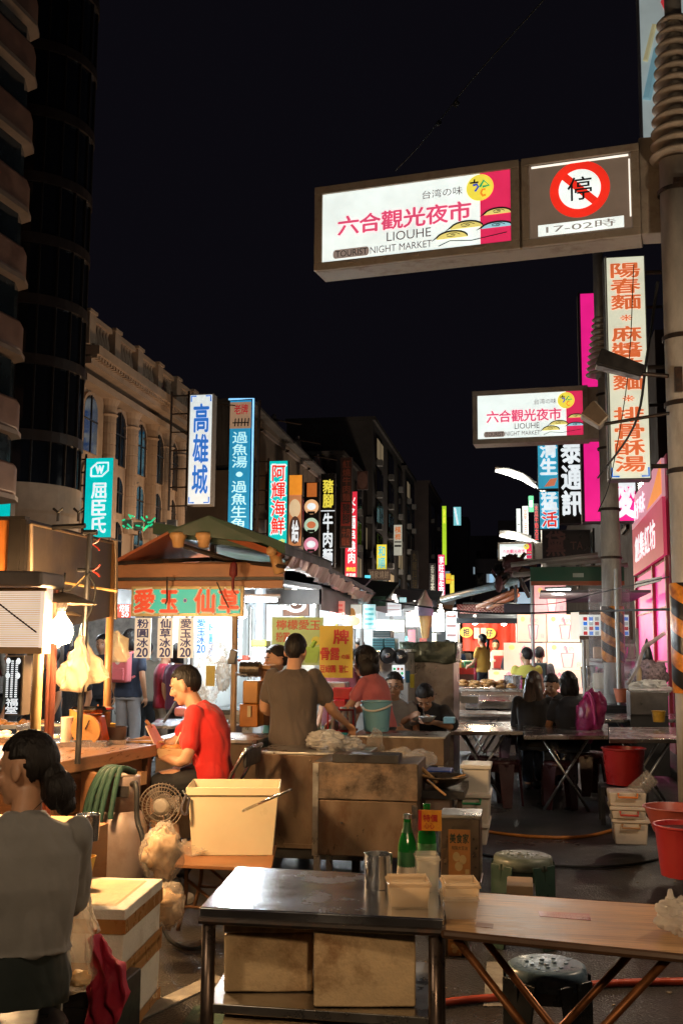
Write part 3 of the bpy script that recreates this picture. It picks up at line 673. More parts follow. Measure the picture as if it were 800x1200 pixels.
def neon(th, mx, W, Hh):
    m = MB(); m.mx = mx; m.tube([(-.05, Hh+.05, .05), (W+.1, Hh+.05, .05), (W+.1, 0, .05)], .05, 6); m.build('neon_tube', E('neon_blue', (.25, .6, 1), 1.3), th)
    m = MB(); m.mx = mx; m.tube([(W+.35, Hh, -.2), (W+.35, 0, -.2)], .08, 6); m.tube([(W+.1, Hh-.1, -.2), (W+.35, Hh-.1, -.2)], .05, 6); m.build('support_frame', IRON, th)
    m = MB(); m.mx = mx; m.tube([(-1.6, Hh*.84, .3), (-.9, Hh*.97, .35), (.4, Hh*.95, .4)], .03, 6); m.build('spot_arm', IRON, th)
sign('shop_sign', 'tall blue fish soup sign with a fish drawing and a neon edge', (266, 469, 292, 638), 52, E('lit_deepblue', (.02, .27, .50), .75),
     [('rect', 0, .02, .80, .98, .985, E('lit_tan', (.38, .24, .15), .6), 0), ('col', list('過魚湯·過魚生魚湯'), .16, .01, .84, .78, E('lit_palecyan', (.50, .92, .95), .95), .012), ('row', ['老', '牌'], .2, .90, .85, .97, DREDL, .02)]
     + [('line', [(.15, .84), (.9, .84)], 0, 0, 0, 0, BLK, .03)]+[('line', [(k, .815), (k+.03, .87)], 0, 0, 0, 0, BLK, .03) for k in (.25, .4, .55, .7, .85)],
     side=M('navy_side', (.03, .05, .10), .4), depth=.5, group=SP, extra=neon)
sign('shop_sign', 'turquoise seafood sign with four red characters', (314, 540, 336, 642), 58, TEALL,
     [('col', list('阿輝海鮮'), .12, .14, .90, .97, WTX, .07), ('col', list('阿輝海鮮'), .16, .15, .86, .96, REDL, .025), ('txt', '店', .55, .02, .9, .10, YELL, .02)], depth=.4, group=SP, extra=scaff)
sign('shop_sign', 'orange food sign with a cream oval and one white character', (337, 557, 353, 640), 62, E('lit_foodorange', (.62, .25, .10), .7),
     [('disc', 0, .08, .40, .92, .66, E('lit_cream', (.85, .62, .36), .75), 0), ('disc', 0, .1, .03, .95, .42, E('lit_umber', (.12, .06, .04), .5), 0), ('txt', '給', .3, .06, .8, .36, WTX, .03), ('rect', 0, 0, .72, 1, 1, ORL, 0)], depth=.3, group=SP)
sign('shop_sign', 'dark sign with a column of round food pictures', (355, 565, 373, 668), 66, BLKF,
     [('rect', 0, .2, .83, .85, .99, E('lit_rust', (.6, .16, .03), .7), 0)]+[('disc', 0, .04, y, .98, y+.17, c, 0) for y, c in ((.63, E('lit_peach', (.9, .5, .25), .9)), (.42, E('lit_mint', (.55, .75, .55), .8)), (.20, E('lit_rose', (.85, .3, .42), .8)), (.0, E('lit_rust', (.6, .16, .03), .7)))]
     + [('disc', 0, .22, y+.05, .8, y+.13, c, 0) for y, c in ((.63, WTX), (.42, E('lit_salmon', (.7, .2, .08), .8)), (.20, WTX))]+[('rect', 0, .25, y, .75, y+.03, BLK, 0) for y in (.635, .425, .205)], group=SP)
sign('shop_sign', 'black noodle sign with two yellow and three white characters', (375, 555, 392, 665), 70, BLKF,
     [('col', list('豬腳'), .16, .63, .86, .94, YELL, .035), ('col', list('牛肉麵'), .18, .02, .84, .58, WTX, .035), ('rect', 0, .02, .595, .98, .605, WTX, 0)], depth=.3, group=SP)
sign('shop_sign', 'unlit brown beef noodle sign with dark characters in a red frame', (398, 536, 412, 642), 74, M('brown_sign', (.045, .018, .014), .5),
     [('rect', 0, .08, .24, .92, .50, M('sign_red', (.20, .02, .015), .5), 0), ('col', list('紅燒牛肉麵'), .2, .51, .85, .97, M('ox_red', (.22, .05, .03), .5), .02), ('col', list('豬腳'), .2, .26, .85, .49, BLK, .02), ('col', ['牛肉', '麵飯'], .15, .02, .85, .22, M('ox_red', (.22, .05, .03), .5), .02)], group=SP)
sign('shop_sign', 'red barbecue sign with white characters', (404, 576, 418, 678), 78, E('lit_cherry', (.72, .03, .06), .75),
     [('col', list('火之國串燒肉'), .25, .17, .85, .96, WTX, .03), ('row', list('烤肉店'), .1, .08, .9, .13, YELL, .02), ('row', list('吃到飽'), .1, .02, .9, .06, WTX, .02)], group=SP)
sign('round_sign', 'unlit round brown sign above the red barbecue sign', (418, 552, 431, 574), 80, M('brown_sign', (.045, .018, .014), .5), [('disc', 0, .05, .05, .95, .95, M('round_brown', (.10, .05, .04), .5), 0)], group=SP)
sign('shop_sign', 'yellow sign with two pale blue characters', (441, 638, 453, 668), 84, E('lit_yellow2', (.9, .72, .05), .8), [('col', list('和順'), .15, .05, .85, .95, E('lit_skyblue', (.1, .55, .7), .8), .03)], group=SP)
sign('shop_sign', 'low yellow sign with one blue character above the awnings', (441, 681, 453, 694), 83, E('lit_yellow2', (.9, .72, .05), .8), [('txt', '滋', .15, .1, .85, .9, E('lit_skyblue', (.1, .55, .7), .8), .03)], group=SP)
sign('shop_sign', 'unlit brown board with pale writing, wider than it is tall', (431, 667, 457, 680), 82, M('brown_board', (.07, .045, .035), .6), [('row', list('楊家燒餅'), .05, .15, .95, .85, M('pale_paint', (.3, .25, .2), .6), .02)], group=SP)
sign('shop_sign', 'white and grey lit sign hanging on the arched block', (461, 615, 471, 651), 92, E('lit_dimwhite', (.55, .55, .45), .6), [('col', list('檳榔'), .15, .5, .85, .95, E('lit_rust', (.6, .16, .03), .7), .02), ('rect', 0, .1, .28, .9, .34, BLK, 0), ('rect', 0, .1, .42, .9, .46, BLK, 0)], group=SP)
sign('shop_sign', 'narrow lime green lit strip sign', (518, 593, 523, 662), 118, LIMEL, [('col', list('旅館'), .2, .7, .8, .95, YELL, .03)], depth=.3, group=SP)
sign('shop_sign', 'pink-red health shop sign with five white characters', (513, 650, 521, 701), 110, E('lit_rosered', (.75, .06, .16), .8), [('col', list('享旺養生館'), .15, .03, .85, .97, WTX, .03)], group=SP)
sign('shop_sign', 'plain yellow lit post sign beyond the health shop sign', (527, 674, 532, 706), 125, YELL, [('rect', 0, .1, .8, .9, .84, ORL, 0)], group=SP)
sign('shop_sign', 'small orange-yellow box sign in front of the yellow post sign', (522, 672, 528, 684), 121, E('lit_amber', (.95, .55, .02), .9), [('rect', 0, .1, .4, .9, .46, REDL, 0)], group=SP)
sign('shop_sign', 'small cyan and white lit sign high over the end of the street', (531, 594, 540, 616), 130, E('lit_iceblue', (.25, .72, .78), .8), [('poly', [(.05, .95), (.3, .95), (.7, .05), (.45, .05)], 0, 0, 0, 0, WTX, 0)], group=SP)
sign('shop_sign', 'dim dark sign with faint gold characters on the tallest block', (481, 645, 490, 692), 100, BLKF, [('col', list('丸龍料理'), .2, .05, .8, .95, M('dim_gold', (.25, .2, .09), .5), .01)], group=SP)
sign('shop_sign', 'black sign with white characters beside the pink-red health shop sign', (503, 660, 510, 695), 108, BLKF, [('col', list('香港茶'), .2, .05, .8, .95, M('dim_white', (.5, .55, .5), .5), .01)], group=SP)
sign('shop_sign', 'tiny cyan lit sign peeping over the awnings', (427, 674, 434, 692), 81, CYANL, [('rect', 0, .2, .4, .8, .6, WTX, 0)], group=SP)
sign('shop_sign', 'red price board between the shutters, with white writing', (133, 708, 153, 724), 12.4, E('lit_poster_red', (.72, .06, .02), .8), [('row', list('·焢飯'), .05, .45, .95, .95, WTX, .03), ('txt', '50', .5, .05, .9, .4, WTX, .03)], group='price boards')
sign('shop_sign', 'small turquoise lit sign at the foot of the balcony block', (-18, 578, 12, 612), 31, TEALL, [('rect', 0, .1, .7, .9, .75, WTX, 0)], depth=.3, group=SP)
# ------------------------------------------------------------------ shop signs, right side
SR = 'upright shop signs on the right side of the street'
def arms(th, mx, W, Hh):
    m = MB(); m.mx = mx
    for k in (.06, .5, .93): m.tube([(W*.5, Hh*k, -.1), (W+1.2, Hh*k, -.12)], .03, 6)
    m.build('support_frame', IRON, th)
CREAML = E('lit_cream_sign', (.78, .80, .62), .78)
sign('shop_sign', 'tall cream lit noodle sign with orange-red characters', (713, 300, 763, 562), 14, CREAML,
     [('col', list('陽春麵❊麻醬乾麵❊排骨酥湯'), .16, .03, .86, .97, E('lit_vermilion', (.75, .16, .05), .75), .03), ('rect', 0, .03, .0, .07, 1, M('grey_side', (.3, .3, .3), .5), 0), ('line', [(.08, .05), (.08, .012), (.25, .012)], 0, 0, 0, 0, BLUEL, .012), ('line', [(.94, .05), (.94, .012), (.77, .012)], 0, 0, 0, 0, BLUEL, .012)], depth=.3, rim=.03, group=SR, extra=arms)
sign('shop_sign', 'big magenta lit sign behind the slim pole', (682, 342, 746, 612), 20, MAGL,
     [('txt', '韓', .35, .76, .62, .97, WTX, .03), ('txt', '愛', .62, .02, .98, .22, WTX, .05), ('line', [(.02, .0), (.02, 1)], 0, 0, 0, 0, BLK, .03)], depth=.4, rim=.02, group=SR, extra=arms)
sign('shop_sign', 'black mobile phone shop sign with white characters', (655, 505, 686, 614), 24, BLKF, [('col', list('泰通訊'), .12, .08, .92, .92, WTX, .045)], depth=.3, group=SR)
sign('shop_sign', 'blue live seafood sign with white and red characters', (630, 516, 654, 573), 26.2, E('lit_seablue', (.05, .42, .62), .75), [('col', list('清生'), .14, .28, .92, .98, WTX, .05), ('poly', [(.3, .04), (.6, .2), (.95, .22), (.8, .06)], 0, 0, 0, 0, E('lit_coral', (.85, .25, .12), .7), 0)], depth=.25, group=SR)
sign('shop_sign', 'lower blue live seafood sign with a red character under a white one', (632, 576, 655, 620), 26, E('lit_seablue', (.05, .42, .62), .75), [('txt', '猛', .1, .5, .92, .97, WTX, .05), ('txt', '活', .1, .04, .92, .47, WTX, .075), ('txt', '活', .13, .06, .89, .45, REDL, .03)], depth=.25, group=SR)
sign('shop_sign', 'wide unlit black sign with one large character and Latin letters', (635, 621, 692, 655), 25, BLKF, [('txt', '黛', .08, .1, .48, .95, M('dim_brown', (.22, .12, .10), .5), .03), ('row', ['T', 'A'], .58, .32, .84, .58, M('dim_brown', (.22, .12, .10), .5), .02)], depth=.2, group=SR)
sign('shop_sign', 'white lit sign panel down the street by the lamps', (612, 593, 619, 630), 46, E('lit_dimwhite2', (.85, .9, .85), .9), [('col', list('藥局'), .2, .1, .8, .9, E('lit_faintred', (.7, .3, .25), .6), .02)], depth=.2, group=SR)
sign('shop_sign', 'thin white lit sign next to the white panel down the street', (605, 596, 610, 634), 50, WLIT, [('rect', 0, .2, .5, .8, .53, GREYL, 0)], depth=.2, group=SR)
sign('shop_sign', 'small green lit sign above the thin dark sign', (619, 581, 625, 600), 44, GREENL, [('rect', 0, .2, .3, .8, .7, WTX, 0)], depth=.2, group=SR)
sign('shop_sign', 'thin dark sign with a row of tiny red characters', (626, 590, 631, 635), 43, BLKF, [('col', list('木瓜牛奶大王'), .1, .05, .9, .95, DREDL, .02)], depth=.15, group=SR)
sign('shop_sign', 'pale billboard with a red heart high behind the thick pole', (753, -40, 812, 186), 11.2, E('lit_paleblue', (.42, .50, .50), .5),
     [('poly', [(.45, .80), (.62, .70), (.85, .80), (.85, .88), (.7, .92), (.55, .88)], 0, 0, 0, 0, E('lit_heart', (.7, .05, .06), .6), 0), ('line', [(.1, .3), (.35, .55), (.5, .6), (.8, .5)], 0, 0, 0, 0, E('lit_swirl', (.2, .38, .45), .5), .05), ('line', [(.1, .5), (.3, .68), (.55, .66)], 0, 0, 0, 0, E('lit_swirl2', (.5, .45, .25), .5), .03), ('line', [(.55, .52), (.9, .60)], 0, 0, 0, 0, BLK, .02), ('line', [(.6, .42), (.9, .42)], 0, 0, 0, 0, BLK, .02), ('rect', 0, .0, .95, 1, 1, BLK, 0)], depth=.25, group=SR)
# overhead cable
m = MB(); m.tube(sm([P(642, -6, 9.0), P(560, 85, 10), P(520, 135, 10.6), P(490, 172, 11.2), P(463, 200, 12)]), .008, 5); m.tube([P(536, 119, 10.37), P(532, 124, 10.4)], .03, 6); m.tube([P(515, 143, 10.7), P(512, 146, 10.75)], .025, 6)
tag(m.build('overhead_cable', CABLE), 'thin black cable with small ties hanging across the night sky', 'cable')
for pts, lb in (([(555, 706, 14), (640, 708, 14), (700, 695, 13), (783, 676, 9)], 'thin sagging cable from the pink shopfront to the far stalls'), ([(420, 700, 15), (560, 718, 14.5), (690, 716, 14), (790, 714, 9.2)], 'thick black cable bundle slung across the stalls at pole stripe height'), ([(742, 310, 12), (735, 440, 12), (715, 560, 12.5), (700, 600, 13)], 'black cable hanging down past the tall cream noodle sign'), ([(770, 330, 8.8), (757, 420, 9.5), (742, 500, 11), (700, 560, 14)], 'black cable looping from the thick pole to the slim pole')):
    m = MB(); q = sm([P(*p) for p in pts]); m.tube(q, .006 if 'thick' not in lb else .013, 6); m.bm.faces.ensure_lookup_table(); tag(m.build('hanging_cable', CABLE), lb, 'cable', 'cables between the poles')
# ------------------------------------------------------------------ generic props
TUBE = E('tube_light', (.93, 1, 1), 9); BULB = E('bulb_light', (1, .74, .40), 40)
def tube_light(a, b, label, power, col=COOL, group='fluorescent tubes under the awnings'):
    a, b = Vector(a), Vector(b); c = (a+b)/2; th = thing('tube_light', label, 'tube light', c, group)
    m = MB(); m.tube([a, b], .018, 8); m.build('tube', TUBE, th)
    m = MB(); d = (b-a).normalized(); m.tube([a-d*.03+Vector((0, 0, .035)), b+d*.03+Vector((0, 0, .035))], .022, 6); m.build('batten', GALV, th)
    lamp(c-Vector((0, 0, .06)), power, col, .12)
def pendant(loc, label, power, col=WARM, shade=True, top=.5):
    x, y, z = loc; th = thing('pendant_lamp', label, 'lamp', (x, y, z), None)
    m = MB(); m.lathe([(0, -.10), (.045, -.088), (.062, -.04), (.052, .01), (.022, .05), (.016, .07)], (x, y, z), 16); m.build('bulb', BULB, th, smooth=True)
    m = MB(); m.lathe([(.02, .07), (.028, .09), (.028, .15), (.012, .17)], (x, y, z), 12); m.build('socket', BLACK, th)
    if shade:
        m = MB(); m.lathe([(.03, .165), (.06, .16), (.17, .115), (.172, .108), (.06, .148), (.03, .15)], (x, y, z), 32); m.build('lamp_shade', M('enamel_shade', (.35, .25, .16), .35, .2, .2, 8), th, smooth=True)
    m = MB(); m.tube([(x, y, z+.17), (x+.01, y, z+.17+top)], .006, 6); m.build('cord', CABLE, th)
    lamp((x, y, z-.02), power, col, .09)
def sheet_roof(mb, pts, t=.03): mb.hexa([Vector(p)-Vector((0, 0, t)) for p in pts], pts)
def post(mb, x, y, z0, z1, r=.022): mb.cyl((x, y, z0), (x, y, z1), r, None, 10)
# ------------------------------------------------------------------ stall at the left edge: lit sign, pole, LED board, counter
Yb = 4.9; th = thing('snack_stall', 'nearest snack stall with a pale lit sign panel under a grey roof edge', 'market stall', P(0, 880, Yb))
a, b = P(-110, 765, Yb), P(50, 765, Yb); zt = P(50, 688, Yb).z
m = MB(); m.slab(a.x, b.x, Yb, Yb+.09, a.z, zt); m.build('lit_panel', E('panel_glow', (.93, .72, .56), .85), th)
m = MB(); m.slab(a.x, b.x, Yb-.008, Yb-.001, a.z, a.z+.03); m.slab(a.x, b.x+.01, Yb-.01, Yb, zt-.02, zt)
for k in range(26): z = a.z+.03+(zt-a.z-.05)*k/26; m.slab(a.x, b.x-.02, Yb-.003, Yb-.0005, z, z+.0025)
m.build('panel_rib', M('panel_edge', (.6, .42, .25), .5, 0, .1), th)
m = MB(); c = P(62, 690, Yb); m.hexa([(a.x, Yb-.12, zt), (c.x, Yb-.12, zt-.005), (c.x, Yb+.14, zt-.005), (a.x, Yb+.14, zt)], [(a.x, Yb-.12, zt+.085), (c.x, Yb-.12, zt+.07), (c.x, Yb+.14, zt+.07), (a.x, Yb+.14, zt+.085)]); m.build('roof_edge', M('roof_grey', (.26, .22, .20), .55, .2, .2, 6), th, bevel=.015)
pp = P(44, 800, Yb+.12)
m = MB(); m.cyl((pp.x, pp.y, .0), (pp.x, pp.y, zt), .026, None, 16); m.build('tan_pole', M('tan_pole', (.42, .28, .12), .4, .2, .2, 5), th, smooth=True)
m = MB(); q = P(62, 800, Yb+.25); m.cyl((q.x, q.y, .0), (q.x, q.y, zt), .016, None, 12); q2 = P(57, 800, Yb+.3); m.cyl((q2.x, q2.y, 0), (q2.x, q2.y, zt), .012, None, 10); m.build('red_pole', M('red_brown_pole', (.20, .06, .04), .45, .3), th)
m = MB(); m.tube(sm([P(-5, 704, Yb-.03), P(18, 722, Yb-.02), P(43, 741, Yb-.02)]), .004, 6); m.build('cord', CABLE, th)
ct = P(-60, 985, 5.0)
m = MB(); e0 = [G(-160, 985, .75), G(108, 966, .75), G(112, 957, .75), G(-160, 950, .75)]
m.hexa([(p.x, p.y, .70) for p in e0], [(p.x, p.y, .75) for p in e0]); m.build('table_top', WOODL, th, bevel=.006)
m = MB(); m.slab(e0[0].x, e0[1].x-.06, e0[0].y+.1, e0[1].y+.35, .02, .70); m.build('table_body', PLY, th)
# LED board
sign('led_board', 'small upright LED board with rows of white dots beside the tan pole', (4, 768, 24, 838), 4.75, BLKF,
     [('txt', '∷', .1, .62+.0, .9, .95, WTX, .02)]+[('rect', 0, .12+.26*i, y, .26+.26*i, y+.022, WTX, 0) for i in range(3) for y in [.30+.035*k for k in range(18)]]+[('txt', '福', .15, .16, .85, .28, WTX, .02), ('txt', '堂', .15, .03, .85, .15, WTX, .02)], side=M('led_case', (.4, .3, .22), .5), depth=.1, rim=.08)
# ------------------------------------------------------------------ second left stall: folding valances, counter with food
th = thing('food_cart', 'wooden food cart under folding metal valances, food trays on its lit counter', 'market stall', (-3.2, 6.6, 0))
A, B = G(67, 893, .94), G(184, 872, .94)
dirc = (B-A).normalized(); nrm = Vector((-dirc.y, dirc.x, 0))
C4 = [A, B, B+nrm*1.5, A+nrm*1.5]
m = MB(); m.hexa([(p.x, p.y, .86) for p in C4], [(p.x, p.y, .94) for p in C4]); m.build('counter_top', M('worn_wood', (.20, .10, .05), .35, 0, .35, 5, .08, 40, stretch=(6, 1, 6)), th, bevel=.008)
def inset(k, z): return [(p.x, p.y, z) for p in (A+nrm*k+dirc*k, B+nrm*k-dirc*k, B+nrm*(1.5-k)-dirc*k, A+nrm*(1.5-k)+dirc*k)]
m = MB(); m.hexa(inset(.06, .62), inset(.06, .859)); m.build('apron', WOODD, th)
m = MB()
for p in (A+nrm*.06+dirc*.05, B+nrm*.06-dirc*.05, (A+B)/2+nrm*.06): m.slab(p.x-.035, p.x+.035, p.y-.035, p.y+.035, 0, .86)
m.build('post', WOODD, th)
m = MB(); m.hexa(inset(.10, .08), inset(.10, .12)); m.hexa(inset(.25, .12), inset(.25, .58)); m.build('shelf', BLACK, th)
m = MB()
for k in (.45, .68, .84): p = A+(B-A)*k-nrm*.004; mx = frame(p+Vector((0, 0, .70-.94)), dirc, (0, 0, 1)); m.mx = mx; m.slab(-.03, .05, 0, .08, -.058, .003)
m.build('price_tag', M('tag_tan', (.5, .3, .15), .6), th)
# board beside the counter
m = MB(); q = [G(66, 1040, 0), G(130, 1020, 0)]; a_, b_ = P(64, 960, 6.0), P(115, 905, 6.0)
m.hexa([(a_.x, 6.0, .1), (b_.x+.1, 6.05, .1), (b_.x+.1, 6.08, .1), (a_.x, 6.03, .1)], [(a_.x, 6.0, .9), (b_.x-.02, 6.05, .84), (b_.x-.02, 6.08, .84), (a_.x, 6.03, .9)])
tag(m.build('plywood_board', PLY, bevel=.01), 'warm brown plywood board propped below the cart counter', 'board')
xv = -2.80
def at_x(px, py, x):
    d = ray(px, py); return CAMP+d*(x/d.x)
v = [at_x(37, 614, xv), at_x(133, 637, xv), at_x(133, 722, xv), at_x(37, 722+22, xv)]
PANEL = M('stained_panel', (.10, .075, .052), .5, .1, .35, 3, .06, 20, stain=(.26, .18, .11), stain_amt=.6, stain_scale=2.3, stretch=(1, 1, .5))
m = MB(); m.hexa([p for p in v[:2]]+[p+Vector((-.03, 0, 0)) for p in (v[1], v[0])], [p for p in (v[3], v[2])]+[p+Vector((-.03, 0, 0)) for p in (v[2], v[3])]); m.build('valance', PANEL, th)
m = MB(); m.tube([v[0], v[3]], .012, 6); m.tube([v[1]+Vector((.01, 0, .02)), v[2]+Vector((.01, 0, -.02))], .022, 8); m.tube([v[0]+Vector((.003, 0, 0)), v[1]+Vector((.003, 0, 0))], .008, 6); m.build('valance_rim', M('rim_tan', (.4, .28, .18), .4, .3), th)
yv = v[0].y
f0, f1 = P(-100, 612, yv), P(35, 612, yv); zb = P(0, 720, yv).z
m = MB(); m.slab(f0.x, f1.x-.10, yv-.02, yv, zb-.1, f0.z); m.build('orange_panel', M('orange_panel', (.50, .16, .03), .5, 0, .35, 2, .03, 20), th)
m = MB(); m.slab(f1.x-.10, f1.x-.03, yv-.05, yv+.02, zb-.2, f0.z+.01); m.slab(f1.x-.03, f1.x+.0, yv-.04, yv-.0, zb-.1, f0.z); m.slab(f0.x, f1.x, yv-.06, yv, f0.z, f0.z+.02); m.build('corner_post', DARKFRAME, th)
m = MB()
for k in (68, 92):
    p = P(k, 611, yv-.02); m.tube([p, p+Vector((0, 0, .05))], .008, 6); m.tube([p+Vector((-.03, 0, .075)), p+Vector((0, 0, .05)), p+Vector((.03, 0, .075))], .008, 6)
m.tube([P(62, 618, yv-.02), P(100, 616, yv-.02)], .016, 6); m.build('clamp', BLACK, th)
m = MB(); sheet_roof(m, [(-4.6, yv, 2.34), (xv-.02, yv, 2.30), (xv-.02, v[1].y, 2.30), (-4.6, v[1].y, 2.34)]); m.build('roof', M('dark_tarp', (.05, .035, .03), .6), th)
m = MB(); q = P(128, 760, v[1].y); m.cyl((q.x, q.y, 0), (q.x, q.y, 2.3), .026, None, 16); m.build('wood_pole', M('pole_orange_wood', (.36, .17, .06), .35, 0, .25, 6, .05, 40, stretch=(8, 8, 1)), th, smooth=True)
# black upright with wire clips
bp_ = P(91, 895, 5.75); tp_ = P(106, 626, 5.75)
th = thing('black_rod', 'black metal rod with red wire clips rising from the cart counter', 'pole', bp_)
m = MB(); m.tube([bp_, tp_], .017, 10); m.tube([tp_+Vector((-.04, 0, .01)), tp_+Vector((.04, 0, .01))], .016, 8); z2 = P(101, 668, 5.75); m.tube([z2-Vector((.05, 0, 0)), z2+Vector((.05, 0, 0))], .012, 8); m.build('rod', BLACK, th)
m = MB()
for py in (638, 669):
    p = P(113, py, 5.73)
    for s in (-1, 1): m.tube([p+Vector((-.02, 0, .0)), p+Vector((.012, 0, s*.02)), p+Vector((.022, 0, s*.035))], .005, 6)
m.build('clip', M('red_plastic_clip', (.35, .03, .02), .4), th)
m = MB(); m.tube(sm([P(104, 672, 5.74), P(112, 690, 5.74), P(108, 712, 5.74), P(100, 730, 5.74)]), .005, 6); m.tube(sm([P(105, 672, 5.72), P(85, 690, 5.7), P(67, 692, 5.68)]), .005, 6); m.build('wire', CABLE, th)
th = thing('bamboo_rod', 'thin yellow bamboo rod tied across the black rod', 'rod', P(100, 690, 5.9))
m = MB(); m.tube([P(66, 681, 5.9), P(138, 693, 5.9)], .008, 8); m.tube([P(85, 690, 5.9), P(103, 672, 5.9)], .005, 6); m.build('cane', M('bamboo', (.45, .28, .10), .5), th)
pendant(P(72, 733, 5.15), 'glowing warm bulb under a flat enamel shade at the left stall', 215, (1, .60, .27), True, .10)
pendant(P(62, 742, 6.3), 'second warm bulb close behind the first, without a clear shade', 30, (1, .60, .27), True, .2)
lamp((-3.5, 6.4, 1.70), 90, (1, .62, .30), .1)
m = MB(); m.lathe([(0, -.07), (.045, -.03), (.04, .01), (.016, .06), (0, .07)], (-3.5, 6.4, 1.72), 14); tag(m.build('light_bulb', BULB, smooth=True), 'assumed bare bulb lighting the food trays of the cart from above', 'bulb')  # assumed bulb beyond the left edge, added to brighten the counter food
# plastic bags hanging on the black rod
def cloth_bag(pts, Y, th_, seed, name, mat, label, Yv=.05):
    m = MB(); n = len(pts); fr = [m._v(P(x, y, Y+Yv*noise.noise(Vector((x*.08, y*.08, seed))))) for x, y in pts]
    bk = [m._v(P(x, y, Y+th_+Yv*noise.noise(Vector((x*.08, y*.08, seed+5))))) for x, y in pts]
    cx, cy = sum(p[0] for p in pts)/n, sum(p[1] for p in pts)/n
    fc, bc = m._v(P(cx, cy, Y-.03)), m._v(P(cx, cy, Y+th_+.03))
    for i in range(n):
        j = (i+1) % n; m.face([fr[i], fr[j], fc]); m.face([bk[j], bk[i], bc]); m.face([fr[j], fr[i], bk[i], bk[j]])
    bmesh.ops.triangulate(m.bm, faces=m.bm.faces); bmesh.ops.subdivide_edges(m.bm, edges=m.bm.edges, cuts=6, use_grid_fill=True)
    for v_ in m.bm.verts: v_.co += Vector((0, .05*(abs(noise.noise(Vector((v_.co.x*16, v_.co.z*9, seed))))-.2)+.022*(abs(noise.noise(Vector((v_.co.x*42, v_.co.z*28, seed))))-.2), 0))+Vector((1, 1, 1))*.012*noise.noise(v_.co*14+Vector((seed, 0, 0)))+Vector((0, .016*math.sin(v_.co.x*95+v_.co.z*25+seed), 0))
    return tag(m.build(name, mat, smooth=True), label, 'bag', 'plastic bags hung up at the left stall')
BAGY = PLAS('bag_lit', (.88, .76, .52), .52, .25, .6, 30)
BAGR = PLAS('bag_rosy', (.84, .62, .44), .58, .25, .6, 30)
cloth_bag([(93, 751), (101, 751), (112, 768), (129, 794), (117, 800), (104, 802), (101, 810), (80, 806), (72, 806), (60, 793), (78, 774)], 5.85, .06, 1, 'plastic_bag', BAGY, 'yellowish plastic sheet bag spread wide behind the black rod')
cloth_bag([(92, 746), (98, 746), (102, 765), (107, 785), (96, 811), (72, 807), (79, 783), (88, 765)], 5.68, .05, 2, 'plastic_bag', BAGR, 'rosy plastic bag hanging in front of the yellowish sheet bag')
cloth_bag([(134, 740), (138, 738), (143, 744), (151, 748), (152, 770), (149, 776), (126, 776), (124, 765), (125, 748)], 7.0, .05, 3, 'plastic_bag', BAGY, 'small square cream plastic bag hanging on the wooden pole')
# ------------------------------------------------------------------ food and tools on the cart counter
def at_z(px, py, z): return G(px, py, z)
CZ = .941
def tray(px, py, wdt, dep, label, mat=STEELC, h=.03, z=CZ, rz=.25, fill=None, cat='tray', group='trays on the cart counter'):
    p = G(px, py, z); th = thing('tray', label, cat, p, group)
    rm = Matrix.Rotation(rz, 4, 'Z'); rm.translation = p; m = MB(); m.mx = rm
    m.slab(-wdt/2, wdt/2, -dep/2, dep/2, 0, .006)
    for a in ((-wdt/2-.01, -wdt/2, -dep/2, dep/2), (wdt/2, wdt/2+.01, -dep/2, dep/2)): m.slab(*a, 0, h)
    for a in ((-wdt/2, wdt/2, -dep/2-.01, -dep/2), (-wdt/2, wdt/2, dep/2, dep/2+.01)): m.slab(*a, 0, h)
    m.build('pan', mat, th)
    if fill:
        m = MB(); m.mx = rm
        for k in range(26): m.ell((random.uniform(-.42, .42)*wdt, random.uniform(-.42, .42)*dep, .012+random.random()*.035), (random.uniform(.02, .05), random.uniform(.02, .04), random.uniform(.012, .025)), Matrix.Rotation(random.random()*3, 3, 'Z'), 8, 5)
        m.build('snack_heap', fill, th, smooth=True)
    return th
FOODW = M('pale_food', (.80, .64, .42), .5, 0, .3, 20, .2, 60, sss=.1); FOODB = M('fried_food', (.42, .2, .06), .45, 0, .5, 25, .4, 60)
tray(84, 873, .46, .30, 'steel tray with a teal cloth near the rod', fill=None)
tray(35, 868, .60, .34, 'tray heaped with pale snacks behind the seated woman', fill=FOODW)
tray(70, 857, .55, .32, 'deep tray of pale snacks in the brightest light', fill=FOODW, h=.05)
tray(118, 871, .34, .22, 'flat tray beside the scale', fill=None)
tray(15, 852, .60, .4, 'far tray of fried snacks at the left edge of the photo', fill=FOODB)
tray(165, 869, .3, .16, 'cutting board with scraps under the seated man\'s hand', mat=WOODL, h=.012)
m = lump(G(88, 868, CZ)+Vector((0, 0, .05)), (.09, .06, .035), 4, .5); tag(m.build('teal_cloth', M('teal_cloth', (.02, .25, .22), .8, 0, .3, 12, .3, 40), smooth=True), 'crumpled teal cloth lying on the steel tray', 'cloth')
def pot(px, py, r, h, mat, label, z=CZ, name='plastic_tub', lid=None, cat='tub', sg=24):
    p = G(px, py, z); th = thing(name, label, cat, p)
    m = MB(); m.lathe([(0, 0), (r*.9, 0), (r, h*.95), (r*1.04, h), (r*.97, h), (r*.88, .01), (0, .01)], p, sg); m.build('body', mat, th, smooth=False, bevel=.003)
    if lid: m = MB(); m.lathe([(0, h-.015), (r*.95, h-.015), (r*.95, h-.02), (0, h-.022)], p, sg); m.build('contents', lid, th)
    return th
YT = M('yellow_tub', (.72, .42, .10), .4, 0, .12, 5, sss=.2)
pot(122, 868, .075, .115, YT, 'yellow plastic tub in front of the orange scale')
pot(136, 869, .07, .10, M('grey_tub', (.22, .15, .12), .4), 'brown-grey plastic tub beside the yellow tub')
